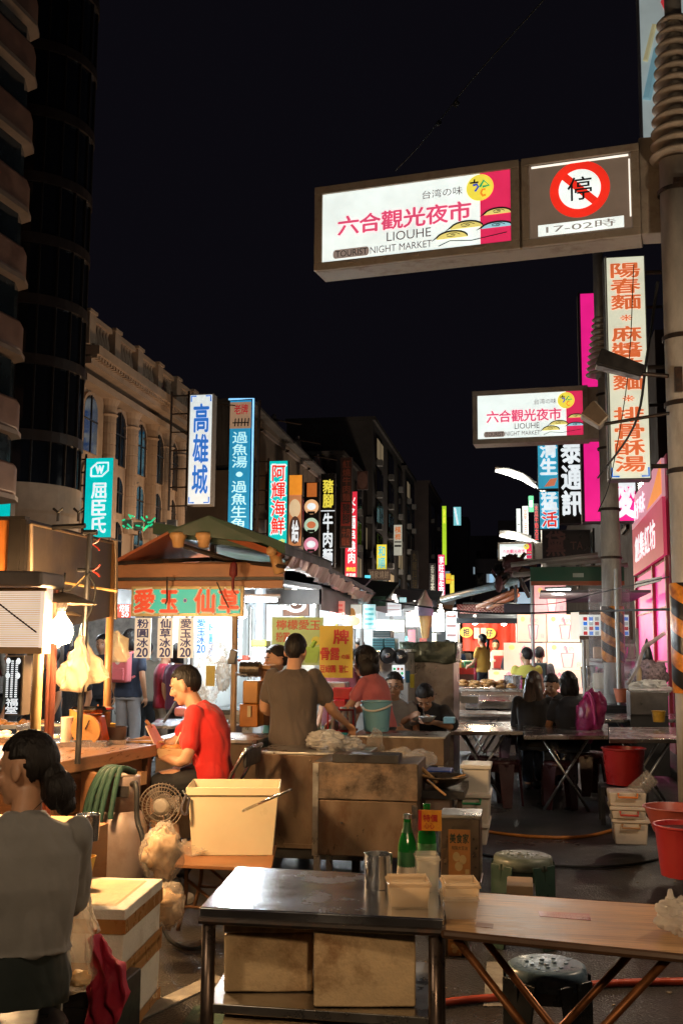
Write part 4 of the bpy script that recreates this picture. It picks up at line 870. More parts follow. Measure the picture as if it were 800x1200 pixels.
pot(78, 871, .04, .17, WPLAST, 'tall cream plastic bottle standing next to the rod', name='plastic_bottle', cat='bottle')
pot(90, 856, .06, .16, YT, 'tall yellow tub behind the rod')
th = pot(114, 857, .035, .13, M('orange_bottle', (.75, .22, .03), .35), 'orange squeeze bottle behind the tubs', name='squeeze_bottle', cat='bottle')
p = G(114, 857, CZ); m = MB(); m.lathe([(.03, .13), (.012, .15), (.004, .20), (0, .2)], p, 14); m.build('nozzle', M('orange_bottle', (.75, .22, .03), .35), th)
p = G(104, 872, CZ); th = thing('kitchen_scale', 'orange-red dial kitchen scale on the cart counter', 'scale', p)
m = MB(); m.hexa([p+Vector(q) for q in ((-.11, -.02, 0), (.11, -.02, 0), (.11, .12, 0), (-.11, .12, 0))], [p+Vector(q) for q in ((-.07, 0, .19), (.07, 0, .19), (.07, .1, .19), (-.07, .1, .19))]); m.build('body', M('scale_orange', (.70, .12, .02), .4), th, bevel=.02)
m = MB(); c = p+Vector((0, -.03, .10)); m.lathe([(0, 0), (.09, 0), (.1, .012), (.1, .03), (0, .03)], (0, 0, 0), 28); bmesh.ops.rotate(m.bm, verts=m.bm.verts, cent=(0, 0, 0), matrix=Matrix.Rotation(R(100), 3, 'X')); bmesh.ops.translate(m.bm, verts=m.bm.verts, vec=c); m.build('dial', M('dial_face', (.75, .35, .12), .3, 0, .15, 9), th)
m = MB(); m.tube([c+Vector((0, -.035, 0)), c+Vector((.03, -.04, .06))], .004, 6); m.build('pointer', BLACK, th)
m = MB(); m.lathe([(0, .2), (.1, .2), (.14, .225), (.14, .235), (.1, .21), (0, .21)], p+Vector((0, .05, 0)), 24); m.build('pan', STEELC, th)
# ------------------------------------------------------------------ the dessert stall with the turquoise sign
YS = 9.0
th = thing('dessert_stall', 'dessert stall with a brown beam, green peaked canopy and orange lining', 'market stall', (-2.7, 9.6, 0))
BEAM = M('beam_brown', (.30, .13, .055), .45, .1, .25, 5, .05, 30, stretch=(.4, 1, 1), stain=(.14, .06, .03))
a, b = P(137, 690, YS), P(332, 690, YS); zt = P(137, 661, YS).z
m = MB(); m.slab(a.x, b.x, YS, YS+.05, a.z+.10, zt); m.slab(a.x+.02, b.x-.02, YS+.02, YS+.9, zt, zt+.012); m.slab(a.x, b.x, YS-.02, YS+.03, a.z, a.z+.07); m.build('beam', BEAM, th, bevel=.006)
m = MB(); m.slab(a.x, b.x, YS+.012, YS+.04, a.z+.07, a.z+.10); m.build('beam_slot', BLACK, th)
GREENT = M('green_tarp', (.008, .034, .015), .5, 0, .35, 3, .15, 14); ORT = M('orange_tarp', (.26, .065, .02), .6, 0, .25, 2, .1, 12)
apex = P(245, 604, YS-.35); apb = apex+Vector((.05, 1.6, .02))
el = P(135, 660, YS-.3); er = P(334, 636, YS-.3); elb = el+Vector((-.1, 1.7, 0)); far = P(437, 692, 14.2); mid = P(385, 664, 11.3)
m = MB(); m.hexa([apex+Vector((-.36, 0, -.145)), er+Vector((0, .0, -.02)), er+Vector((.1, 2, -.02)), apb+Vector((-.36, 0, -.145))], [apex+Vector((-.36, 0, -.12)), apex, apb, apb+Vector((-.36, 0, -.12))])
m.hexa([apex+Vector((0, 0, -.02)), er+Vector((0, 0, -.09)), er+Vector((.05, 1.9, -.09)), apb+Vector((0, 0, -.02))], [apex, er, er+Vector((.05, 1.9, 0)), apb])
m.hexa([apex+Vector((.0, .3, -.10)), er+Vector((-.02, 0, -.09)), mid+Vector((0, 0, -.07)), mid+Vector((-1.3, .6, .2))], [apex+Vector((0, .3, 0)), er, mid, mid+Vector((-1.3, .6, .3))])
m.hexa([er+Vector((-.02, .1, -.09)), mid+Vector((0, 0, -.07)), mid+Vector((-1.2, 0, .1)), er+Vector((-1.2, .1, .1))], [er+Vector((0, .1, 0)), mid, mid+Vector((-1.2, 0, .2)), er+Vector((-1.2, .1, .2))])
m.hexa([mid+Vector((0, .01, -.06)), far+Vector((0, 0, -.05)), far+Vector((-1.2, 0, .05)), mid+Vector((-1.2, 0, .1))], [mid+Vector((0, .01, 0)), far, far+Vector((-1.2, 0, .12)), mid+Vector((-1.2, 0, .2))])
m.build('canopy', GREENT, th)
m = MB(); m.hexa([el, apex+Vector((-.36, .02, -.15)), apb+Vector((-.36, .02, -.15)), elb], [el+Vector((0, 0, .03)), apex+Vector((-.36, .02, -.125)), apb+Vector((-.36, .02, -.125)), elb+Vector((0, 0, .03))])
m.hexa([P(262, 623, YS-.28), P(330, 648, YS-.28), P(326, 654, YS-.22), P(258, 630, YS-.22)], [q+Vector((0, .4, .02)) for q in (P(262, 623, YS-.28), P(330, 648, YS-.28), P(326, 654, YS-.22), P(258, 630, YS-.22))]); m.build('lining', ORT, th)
m = MB()
for px in (209, 239):
    c = P(px, 633, YS-.3); m.lathe([(0, -.07), (.045, -.06), (.055, 0), (.075, .03), (.075, .06), (0, .07)], c, 14)
m.tube([P(318, 646, YS-.3), P(318, 646, YS+.4)], .045, 12); m.tube([P(322, 650, YS-.2), P(328, 672, YS-.2)], .05, 8)
m.build('bracket', M('bracket_tan', (.45, .25, .10), .5), th, smooth=True)
m = MB(); m.tube([P(330, 650, YS-.1), P(430, 700, 14.2)], .035, 8); m.tube([el, P(250, 655, YS+.4), er+Vector((0, 0, -.2))], .02, 6); m.tube([P(250, 655, YS+.3), apex+Vector((0, .1, -.05))], .03, 6); m.tube([P(215, 640, YS+.1), P(300, 665, YS+.2)], .025, 6); m.build('roof_frame', IRON, th)
m = MB(); b1, b2 = P(338, 655, YS+.1), P(432, 703, 14.2)
m.hexa([b1+Vector((0, 0, -.06)), b2+Vector((0, 0, -.04)), b2+Vector((-.05, 0, -.04)), b1+Vector((-.05, 0, -.06))], [b1+Vector((.05, 0, .06)), b2+Vector((.05, 0, .05)), b2, b1+Vector((0, 0, .06))]); bmesh.ops.subdivide_edges(m.bm, edges=[e for e in m.bm.edges if e.calc_length() > 1], cuts=60)
for v_ in m.bm.verts: v_.co += Vector((.05, 0, .035))*noise.noise(v_.co*7)
m.build('foil_valance', M('crinkled_foil', (.42, .30, .26), .38, .7, .3, 7, .5, 12, stain=(.35, .12, .12), stain_amt=.5), th)
m = MB(); q = P(275, 760, YS+.15); post(m, q.x, q.y, 0, 2.05, .028); m.build('post', M('post_tan', (.38, .26, .17), .4, .3), th)
m = MB(); q = P(305, 730, 10.6); post(m, q.x, q.y, 0, 2.4, .06); m.tube([P(288, 700, 10.7), P(303, 716, 10.6)], .03, 8); m.build('white_post', M('white_post', (.5, .55, .6), .4, .2), th)
tube_light((-3.0, 9.75, 2.02), (-2.3, 9.75, 2.02), 'assumed cold tube just behind the turquoise dessert sign', 50)  # assumed tube, added to backlight the price cards and light the machines
# red umbrella-like bundle under the beam
m = MB(); p0, p1 = P(273, 690, YS-.15), P(274, 658, YS-.15); m.tube(sm([p0+Vector((.03, 0, -.05)), p0, (p0+p1)/2, p1]), [.004]*6+[.012]*6+[.035]*4+[.03]*2+[.01], 10)
tag(m.build('folded_umbrella', M('dark_red_cloth', (.15, .015, .015), .7), smooth=True), 'dark red folded cloth bundle hanging from the brown beam', 'bundle')
TEALP = E('teal_board_glow', (.01, .42, .34), .7)  # emission stands in for lamp light falling on the front of the board
sign('stall_sign', 'wide turquoise dessert sign with big red characters hung under a brown beam', (153, 687, 284, 722), YS-.06, TEALP,
     [('txt', c, u0, .1, u1, .92, M('white_outline', (.75, .75, .7), .5, 0, .05), .085) for c, u0, u1 in (('愛', .03, .22), ('玉', .265, .43), ('仙', .575, .76), ('草', .79, .97))]
     + [('txt', c, u0+.006, .13, u1-.006, .89, E('board_red', (.62, .05, .015), .55), .045) for c, u0, u1 in (('愛', .03, .22), ('玉', .265, .43), ('仙', .575, .76), ('草', .79, .97))]
     + [('disc', 0, .475, .45, .51, .60, M('white_outline', (.75, .75, .7), .5, 0, .05), 0), ('disc', 0, .48, .465, .505, .58, E('board_blue', (.02, .04, .25), .5), 0)], side=M('tan_rim', (.45, .33, .15), .4, .3), depth=.07, rim=.025)
m = MB(); m.tube([P(196, 676, YS-.12), P(196, 704, YS-.12), P(194, 708, YS-.13)], .008, 6); m.tube([P(254, 682, YS-.12), P(262, 700, YS-.12), P(268, 712, YS-.12)], .006, 6)
tag(m.build('sign_hook', IRON), 'thin black hooks and wire over the turquoise dessert sign', 'hook')
CARD = E('price_card_glow', (.72, .68, .62), .42); INK = M('navy_ink', (.02, .03, .22), .5, 0, .05); CARDB = E('price_card_bluish_glow', (.75, .85, .95), .85); INKB = M('pale_blue_ink', (.06, .20, .55), .5, 0, .05)  # card emission stands in for stall light shining through the plastic
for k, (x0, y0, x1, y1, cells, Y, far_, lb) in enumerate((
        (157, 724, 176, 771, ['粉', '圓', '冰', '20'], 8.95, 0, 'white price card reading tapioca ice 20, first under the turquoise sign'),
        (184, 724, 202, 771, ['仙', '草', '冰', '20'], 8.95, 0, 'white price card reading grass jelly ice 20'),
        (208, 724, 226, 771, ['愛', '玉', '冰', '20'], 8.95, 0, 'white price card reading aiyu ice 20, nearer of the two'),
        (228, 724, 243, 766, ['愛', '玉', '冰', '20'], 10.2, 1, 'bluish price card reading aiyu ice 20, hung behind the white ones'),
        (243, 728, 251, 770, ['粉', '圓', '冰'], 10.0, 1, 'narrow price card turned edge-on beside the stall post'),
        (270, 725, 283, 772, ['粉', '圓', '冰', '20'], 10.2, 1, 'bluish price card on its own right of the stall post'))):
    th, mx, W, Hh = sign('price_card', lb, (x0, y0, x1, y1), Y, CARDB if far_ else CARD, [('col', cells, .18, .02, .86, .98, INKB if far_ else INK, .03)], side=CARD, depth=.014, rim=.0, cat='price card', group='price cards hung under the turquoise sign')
    m = MB(); m.mx = mx; m.tube([(W/2, Hh, -.01), (W/2, Hh+.06, -.01)], .004, 5); m.build('string', CABLE, th)
def spans(Y, x0, x1, y0, y1): a, b = P(x0, y1, Y), P(x1, y0, Y); return a.x, b.x, a.z, b.z
# lemon jelly board, yellow menu board
PAPERG = M('green_paper', (.50, .74, .38), .5, 0, .15, 1.5); PRED = M('poster_red_ink', (.62, .16, .10), .5, 0, .1)
sign('menu_board', 'pale green menu board with red characters and a drink drawing, behind the man in grey', (318, 723, 378, 779), 9.5, PAPERG,
     [('row', list('檸檬愛玉'), .08, .74, .96, .94, PRED, .025), ('row', list('粉圓'), .08, .48, .36, .68, PRED, .025), ('disc', 0, .78, .42, .97, .60, M('lemon', (.75, .75, .15), .5), 0), ('poly', [(.66, .05), (.9, .05), (.95, .38), (.62, .38)], 0, 0, 0, 0, M('lime_ink', (.35, .62, .10), .5), 0), ('disc', 0, .08, .22, .26, .40, PRED, 0), ('disc', 0, .115, .25, .225, .37, PAPERG, 0), ('line', [(.78, .38), (.86, .5)], 0, 0, 0, 0, M('lime_ink', (.35, .62, .10), .5), .02)], depth=.02, rim=0, cat='menu board')
sign('menu_board', 'yellow menu board with red-brown characters between the man in grey and the girl in pink', (374, 733, 413, 794), 9.3, M('mustard_paper', (.66, .48, .05), .5, 0, .12, 3),
     [('txt', '牌', .42, .65, .88, .92, REDP, .04), ('row', list('骨露'), .02, .34, .62, .58, REDP, .035), ('row', ['の', '飯'], .66, .36, .92, .45, REDP, .02), ('row', ['豆', '紛', '圓'], .02, .10, .50, .24, REDP, .03), ('row', ['薏', '仁'], .58, .10, .88, .24, REDP, .03)], depth=.02, rim=0, cat='menu board')
for (x0, y0, x1, y1, Y, lb, cf, sp) in ((331, 695, 362, 722, 12.0, 'framed poster of a bowl of noodles under the awning', E('poster_brown', (.25, .13, .09), .6), 'bowl'), (386, 704, 404, 731, 12.5, 'rosy food poster in the bright stall', E('poster_rose', (.75, .30, .24), .8), 'text'), (402, 708, 424, 737, 13.4, 'poster of a brown fried chicken in the bright stall', E('poster_white', (.72, .70, .62), .8), 'chick'), (425, 708, 440, 737, 14.5, 'pale turquoise poster beside the chicken poster', E('poster_aqua', (.55, .85, .85), .85), 'text')):
    t = [('disc', 0, .12, .15, .9, .8, WTX, 0), ('disc', 0, .3, .3, .75, .62, E('poster_umber', (.14, .06, .04), .5), 0)] if sp == 'bowl' else [('disc', 0, .2, .12, .9, .5, E('poster_fried', (.40, .15, .05), .6), 0), ('disc', 0, .3, .3, .65, .85, E('poster_fried2', (.55, .25, .08), .6), 0)] if sp == 'chick' else [('rect', 0, .15, .15+.2*k, .85, .25+.2*k, E('poster_ink%d' % (x0 % 2), (.75, .12, .1) if x0 < 400 else (.2, .6, .65), .7), 0) for k in range(4)]
    sign('food_poster', lb, (x0, y0, x1, y1), Y, cf, t, depth=.03, rim=.02, cat='poster', group='lit food posters at the back of the stalls')
# ------------------------------------------------------------------ stalls further down and across the lane
WALLW = M('white_stall_wall', (.62, .64, .64), .5, 0, .12, 2)
def clutter(th, x0, x1, y0, y1, z, n, seed, mats=None, zmax=.35):
    r = random.Random(seed); mats = mats or [WPLAST, STEELC, M('red_box', (.45, .05, .04), .5), M('blue_box', (.06, .22, .35), .5), YT, M('green_tub', (.06, .3, .12), .5)]
    names = ['jar', 'tub', 'box', 'pot']
    for k in range(n):
        x, y = r.uniform(x0, x1), r.uniform(y0, y1); s = r.uniform(.07, .15); h = r.uniform(.1, zmax); m = MB()
        if k % 2: m.lathe([(0, z), (s*.85, z), (s, z+h), (s*.7, z+h+.02), (0, z+h+.02)], (x, y, 0), 14)
        else: m.slab(x-s, x+s, y-s, y+s, z, z+h)
        tag(m.build(names[k % 4], r.choice(mats), bevel=.008), th[k % len(th)], names[k % 4], 'goods on the bright stall counters')
def row_stall(name, label, x0, x1, y0, y1, zr, slope, wallmat, tube, counter=.9, roof=None, power=40, panel=None):
    th = thing(name, label, 'market stall', ((x0+x1)/2, (y0+y1)/2, 0), 'stalls in rows down the street')
    m = MB(); sheet_roof(m, [(x0, y0, zr+slope), (x1, y0, zr), (x1, y1, zr), (x0, y1, zr+slope)], .04); m.build('roof', roof or M('grey_tarp', (.16, .15, .15), .5, .2, .3, 3), th)
    m = MB(); m.slab(x1-.02, x1, y0, y1, zr-.26, zr-.04); m.slab(x0, x1, y0, y0+.02, zr-.2, zr-.04); m.build('valance', roof or M('grey_tarp', (.16, .15, .15), .5, .2, .3, 3), th)
    m = MB()
    for x in (x0+.05, x1-.05):
        for y in (y0+.05, y1-.05): post(m, x, y, 0, zr, .025)
    m.build('post', GALV, th)
    m = MB(); m.slab(x0+.2, x1, y0+.1, y1-.1, .08, counter-.05); m.build('counter', STEEL, th); m = MB(); m.slab(x0+.15, x1+.05, y0+.05, y1-.05, counter-.049, counter); m.build('counter_top', STEELC, th)
    m = MB(); m.slab(x0-.03, x0, y0, y1, .6, zr); m.slab(x0, x1-.3, y1-.04, y1-.01, 1.0, zr-.05); m.build('back_panel', wallmat, th)
    tube_light((x1-.5, y0+.2, zr-.22), (x1-.5, min(y0+1.4, y1), zr-.22), tube, power)
    return th
GL = E('glow_menu', (.85, .92, .95), .9)
row_stall('snack_stall', 'bright white snack stall next to the dessert stall', -3.7, -2.2, 11.4, 14.0, 2.25, .25, WALLW, 'white tube over the counter past the dessert stall', power=125)
row_stall('snack_stall', 'stall with a grey awning beyond the foil valance', -3.8, -2.2, 14.6, 18, 2.4, .2, WALLW, 'white tube in the second awning from the dessert stall', power=160)
row_stall('snack_stall', 'stall with an ice cream cone model at its corner', -3.9, -2.3, 18.6, 23, 2.55, .2, WALLW, 'white tube behind the ice cream cone model', power=190)
row_stall('snack_stall', 'far stall under a dark green awning on the left row', -4.0, -2.4, 23.6, 29, 2.7, .2, WALLW, 'white tube under the dark green awning', roof=GREENT, power=220)
row_stall('snack_stall', 'farthest bright stall of the left row', -4.2, -2.5, 29.6, 38, 2.9, .2, WALLW, 'white tube in the farthest stall of the left row', power=280)
for (x0, y0, x1, y1, Y, c, lb) in ((440, 705, 452, 716, 18.2, 'glow_aqua', 'aqua lit menu over the grey awning stall'), (452, 706, 470, 722, 17.0, 'glow_menu', 'white lit menu beside the aqua menu'), (475, 716, 496, 735, 21, 'glow_pinkish', 'pinkish lit menu left of the ice cream cone'), (506, 718, 521, 740, 25, 'glow_menu', 'white gridded menu right of the ice cream cone'), (440, 726, 474, 741, 16.2, 'glow_cream', 'cream lit menu strip under the grey awning'), (522, 712, 536, 752, 30, 'glow_menu', 'tall white lit panel at the end of the left row'), (460, 700, 476, 706, 19.5, 'glow_aqua', 'thin aqua lit strip on the awning edge')):
    cf = {'glow_aqua': E('glow_aqua', (.45, .85, .88), .9), 'glow_menu': GL, 'glow_pinkish': E('glow_pinkish', (.92, .72, .68), .95), 'glow_cream': E('glow_cream', (.95, .82, .55), .95)}[c]
    sign('menu_light_box', lb, (x0, y0, x1, y1), Y, cf, [('rect', 0, .1, .15+.28*k, .9, .22+.28*k, E('glow_ink', (.55, .30, .28), .6), 0) for k in range(3)], depth=.06, cat='menu', group='lit menus in the left row of stalls')
CAT_ = ['jar or tub on a bright stall counter']
clutter(['small goods on the bright counters of the left stall row'], -3.3, -2.25, 11.6, 13.8, .9, 10, 1); clutter(['small goods on the bright counters of the left stall row'], -3.3, -2.3, 15, 22.5, .9, 16, 2)
# ice cream cone model
c = P(498, 748, 18.4); s_ = 18.4/F
th = thing('ice_cream_model', 'big ice cream cone model with lilac and white scoops on a stall corner', 'cone model', c)
m = MB(); m.lathe([(0, 0), (4*s_, 0), (8*s_, 26*s_), (8.6*s_, 27*s_), (0, 27*s_)], c, 20); m.build('cone', M('wafer', (.62, .35, .12), .5, 0, .2, 9, .3, 30), th, smooth=False)
m = MB(); m.lathe([(8.6*s_, 26*s_), (10*s_, 30*s_), (9*s_, 36*s_), (7*s_, 39*s_)], c, 20); m.build('scoop', M('lilac', (.45, .36, .55), .5), th, smooth=True)
m = MB(); m.lathe([(9*s_, 37*s_), (8*s_, 43*s_), (4.5*s_, 48*s_), (1.5*s_, 55*s_), (0, 57*s_)], c, 20); m.build('scoop', M('cream_scoop', (.65, .52, .42), .5), th, smooth=True)
# stalls across the lane, behind the walkers
th = row_stall('lane_stall', 'bright clothes stall across the lane behind the walkers', -9.2, -6.4, 14.5, 19, 2.5, .2, M('clothes_wall', (.30, .26, .23), .6, 0, .5, 5), 'warm-white tube over the lane clothes stall', power=120)
row_stall('lane_stall', 'white-lit stall across the lane seen past the dessert stall post', -7.0, -4.9, 20, 24, 2.7, .2, GL, 'cold tube in the stall past the dessert stall post', power=180)
row_stall('lane_stall', 'dim shopfront stall at the far left of the lane', -13.0, -9.6, 15, 19, 2.5, .2, M('dim_wall', (.25, .2, .16), .6), 'tube in the shopfront at the far left', power=50)
tube_light((-4.4, 12.2, 2.25), (-3.9, 12.9, 2.25), 'cold tube lighting the walkers in the lane', 42)
lamp((-5.5, 11.0, 2.3), 26, WHITE, .15)
r_ = random.Random(5)
for k in range(14):
    x = -8.8+.17*k; m = lump((x, 15.2+.1*(k % 3), 1.55), (.07, .15, .42), k, .2, 2.5, 10, 8)
    tag(m.build('hanging_garment', M('garment%d' % (k % 5), [(.3, .05, .06), (.5, .45, .4), (.04, .05, .09), (.35, .28, .12), (.1, .12, .11)][k % 5], .8, 0, .2, 6), smooth=True), 'garment on the rail of the clothes stall across the lane', 'garment', 'clothes on a rail across the lane')
m = MB(); m.tube([(-8.9, 15.3, 2.0), (-6.4, 15.3, 2.0)], .02, 6); tag(m.build('clothes_rail', GALV), 'metal rail carrying garments across the lane', 'rail')
# metal frames near the stone building foot: little lit decorations
for k in range(5):
    p = P(150+k*13, 614+(k % 2)*3, 37); m = MB(); m.box(p, (.36, .2, .3)); m.box(p+Vector((0, -.12, -.05)), (.26, .04, .16)); tag(m.build('wall_lamp_box', M('grey_metal_box', (.3, .3, .28), .5, .3, .2, 6), bevel=.03), 'grey meter box in the row below the stone columns', 'box', 'grey boxes under the stone columns')
p = P(163, 612, 36.8); m = MB()
for k in range(16): a = r_.uniform(-.6, .6); m.box(p+Vector((a, 0, r_.uniform(-.25, .25))), (r_.uniform(.05, .25), .03, .05), Matrix.Rotation(r_.uniform(-1, 1), 3, 'Y'))
tag(m.build('neon_sign', E('neon_green', (.02, .75, .32), .9)), 'small green neon squiggle under the stone columns', 'neon sign')
for k, (x0, x1, y, Y, c) in enumerate(((372, 414, 696, 13.6, (.10, .11, .12)), (404, 452, 699, 15.2, (.03, .08, .05)), (452, 486, 706, 19.5, (.20, .19, .18)), (470, 512, 703, 23, (.05, .05, .06)), (498, 530, 709, 29, (.22, .10, .05)))):
    a, b = P(x0, y, Y), P(x1, y+4, Y); m = MB(); sheet_roof(m, [(a.x, Y, a.z), (b.x, Y, b.z), (b.x, Y+1.6, b.z+.35), (a.x, Y+1.6, a.z+.35)], .03); m.slab(a.x, b.x, Y-.012, Y-.001, b.z-.09, a.z)
    tag(m.build('small_awning', M('awning%d' % k, c, .6, 0, .3, 3)), ['dark grey awning flap nearest the foil valance', 'dark green awning flap over the chicken poster', 'pale grey awning flap left of the cone model', 'black awning flap above the cone model', 'brown awning flap at the end of the left row'][k], 'awning', 'awning flaps of the left row')
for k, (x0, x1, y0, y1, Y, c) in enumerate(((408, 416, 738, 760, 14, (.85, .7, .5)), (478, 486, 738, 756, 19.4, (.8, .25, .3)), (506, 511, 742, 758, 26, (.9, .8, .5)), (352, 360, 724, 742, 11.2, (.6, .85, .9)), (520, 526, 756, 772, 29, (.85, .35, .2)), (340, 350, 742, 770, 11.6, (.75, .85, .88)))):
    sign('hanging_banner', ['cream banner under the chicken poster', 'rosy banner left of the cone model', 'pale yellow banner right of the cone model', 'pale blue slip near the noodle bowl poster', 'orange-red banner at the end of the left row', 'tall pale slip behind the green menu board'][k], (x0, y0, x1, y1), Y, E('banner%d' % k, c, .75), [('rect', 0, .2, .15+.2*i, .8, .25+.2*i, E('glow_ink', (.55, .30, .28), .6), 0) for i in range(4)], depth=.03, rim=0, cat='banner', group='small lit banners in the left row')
# small bare bulbs strung under the awnings
for k, (px, py, Y) in enumerate(((345, 700, 11.5), (372, 705, 12.6), (398, 699, 14.8), (432, 700, 15.4), (447, 697, 17), (462, 704, 18.4), (485, 711, 20), (503, 709, 23), (516, 714, 26), (528, 716, 30), (536, 727, 33), (556, 727, 25.2), (590, 728, 25.4), (284, 716, 11), (262, 722, 13.5), (298, 730, 15))):
    q = P(px, py, Y); m = MB(); r = .045+.0012*Y; m.lathe([(0, -r*1.5), (r*.7, -r*1.2), (r, -r*.4), (r*.5, r*.7), (r*.4, r*1.6), (0, r*1.6)], q, 10)
    tag(m.build('light_bulb', E('bare_bulb', (1, .93, .80), 14), smooth=True), 'bare bulb hanging under the awnings of the market stalls', 'bulb', 'bare bulbs under the awnings')
r_ = random.Random(3)
for k in range(46):
    px = r_.uniform(330, 535); Y = 11.8+(px-330)/205*20; q = P(px, r_.uniform(722, 768), Y); m = MB(); w_ = r_.uniform(.09, .22); h_ = r_.uniform(.1, .3)
    m.slab(q.x-w_/2, q.x+w_/2, Y, Y+.05, q.z-h_/2, q.z+h_/2)
    c = r_.choice([(.75, .72, .66), (.70, .14, .10), (.15, .45, .5), (.8, .6, .15), (.5, .3, .2), (.8, .78, .74), (.1, .1, .12)]); tag(m.build('hanging_packet', M('packet%d' % int(c[0]*100+c[2]*10), c, .5, 0, .4, 14), bevel=.01), 'small packet or note hung in the bright left stall row', 'packet', 'packets and notes hung in the left stall row')
# ------------------------------------------------------------------ metal work counters in the middle
th = thing('work_counter', 'large brown-stained steel counter in front of the man in grey', 'counter', (-1.7, 7.8, 0))
a, b = P(298, 992, 7.6), P(428, 992, 7.6); zt = P(300, 880, 7.6).z
m = MB(); m.slab(a.x, b.x, 7.6, 8.1, a.z, zt-.02); m.build('body', STEELG, th, bevel=.006)
m = MB(); m.slab(a.x-.01, b.x+.01, 7.59, 8.12, zt-.019, zt); m.build('top', STEEL, th, bevel=.004)
m = MB(); m.slab(a.x+.02, b.x-.02, 7.62, 8.05, .1, a.z-.002); m.build('plinth', BLACK, th)
m = MB()
for x in (a.x+.08, b.x-.08): m.lathe([(0, 0), (.03, .0), (.03, .1), (0, .1)], (x, 7.68, 0), 10)
m.build('caster', RUBBER, th)
m = MB()
for k in range(5): x = a.x+.03+(b.x-a.x-.06)*k/4; m.lathe([(0, 0), (.007, 0), (.005, .004), (0, .005)], (0, 0, 0), 8); m.bm.verts.ensure_lookup_table(); bmesh.ops.rotate(m.bm, verts=m.bm.verts[-18:], cent=(0, 0, 0), matrix=Matrix.Rotation(R(90), 3, 'X')); bmesh.ops.translate(m.bm, verts=m.bm.verts[-18:], vec=(x, 7.599, zt-.06))
for x in (a.x+.012, (a.x+b.x)/2+.09, b.x-.012): m.slab(x-.012, x+.012, 7.592, 7.5985, a.z, zt-.025)
m.slab(a.x+.03, b.x-.03, 7.593, 7.598, a.z, a.z+.03); m.build('seam_strip', STEELG, th)
th = thing('side_counter', 'low steel counter behind the seated man in red', 'counter', (-2.2, 8.2, 0))
a, b = P(255, 960, 7.95), P(300, 960, 7.95)
m = MB(); m.slab(a.x-.5, b.x-.002, 7.95, 8.6, .15, .86); m.build('body', STEELG, th, bevel=.006); m = MB(); m.slab(a.x-.52, b.x, 7.93, 8.62, .861, .885); m.build('top', STEEL, th)
th = thing('steel_cabinet', 'greasy steel cooking cabinet with a dark soot panel on top, in the middle', 'cabinet', (-1.05, 7.1, 0))
a, b = P(367, 1002, 6.9), P(489, 1002, 6.9); zt = P(400, 893, 6.9).z; zs = P(400, 937, 6.9).z
m = MB(); m.slab(a.x, b.x, 6.9, 7.4, a.z, zs-.003); m.build('body', STEELG, th, bevel=.008)
m = MB(); m.slab(a.x-.005, b.x+.005, 6.89, 7.42, zs, zt); m.build('soot_panel', STEELB, th, bevel=.008)
m = MB(); m.slab(a.x+.12, b.x-.12, 6.88, 7.1, zt+.001, zt+.05); m.build('back_lip', BLACK, th)
m = MB()
for x in (a.x+.02, b.x-.02):
    for y in (6.93, 7.36): m.slab(x-.02, x+.02, y-.02, y+.02, 0, a.z-.001)
m.slab(a.x-.006, a.x+.03, 6.885, 6.899, a.z, zt-.01); m.build('leg', STEEL, th)
m = MB(); q = P(400, 965, 6.885); m.lathe([(0, 0), (.008, 0), (.008, .01), (0, .01)], q, 8); m.slab(b.x-.035, b.x, 6.888, 6.899, a.z, zs-.02); m.build('trim', STEELC, th)
th = thing('wash_counter', 'narrow steel counter under the blue bucket', 'counter', (-1, 8.9, 0))
a, b = P(412, 895, 8.6), P(520, 895, 8.6); zt = P(430, 862, 8.6).z
m = MB(); m.slab(a.x, b.x, 8.6, 9.2, a.z, zt-.012); m.build('body', STEELG, th, bevel=.006); m = MB(); m.slab(a.x-.01, b.x+.01, 8.59, 9.21, zt-.011, zt); m.build('top', STEEL, th)
m = MB()
for x in (a.x+.03, b.x-.03):
    for y in (8.63, 9.17): m.slab(x-.02, x+.02, y-.02, y+.02, 0, a.z)
m.build('leg', STEEL, th)
# cooking shelf right of the cabinet: wok, bags, boxes
th = thing('side_shelf', 'small dark shelf with a wire basket, right of the cooking cabinet', 'shelf', (-.5, 7.3, 0))
a, b = P(489, 930, 7.1), P(543, 916, 7.1)
m = MB(); m.slab(a.x, b.x, 7.1, 7.7, a.z-.03, a.z+.02); m.build('shelf_board', BLACK, th)
m = MB(); 
for x in (a.x+.03, b.x-.03): m.slab(x-.015, x+.015, 7.15, 7.18, 0, a.z-.03)
m.build('leg', IRON, th)
zsf = a.z+.02
p = P(518, 914, 7.3); th = thing('wire_ladle', 'large shallow wire strainer with wooden handles on the dark shelf', 'strainer', p)
m = MB(); m.lathe([(.02, .0), (.10, .02), (.17, .07), (.175, .075), (.17, .08), (.10, .03), (.02, .012)], (p.x, p.y, zsf), 26); m.build('bowl', M('wire_mesh', (.4, .3, .2), .35, .9, .3, 30), th, smooth=True)
m = MB(); m.tube([P(489, 896, 7.2), P(512, 917, 7.15)], .014, 8); m.tube([P(478, 905, 7.2), P(508, 912, 7.15)], .009, 8); m.tube([P(545, 908, 7.2), P(510, 917, 7.2)], .006, 6); m.tube([P(500, 914, 7.0), P(522, 932, 7.0)], .008, 6); m.build('handle', M('handle_wood', (.45, .25, .1), .5), th)
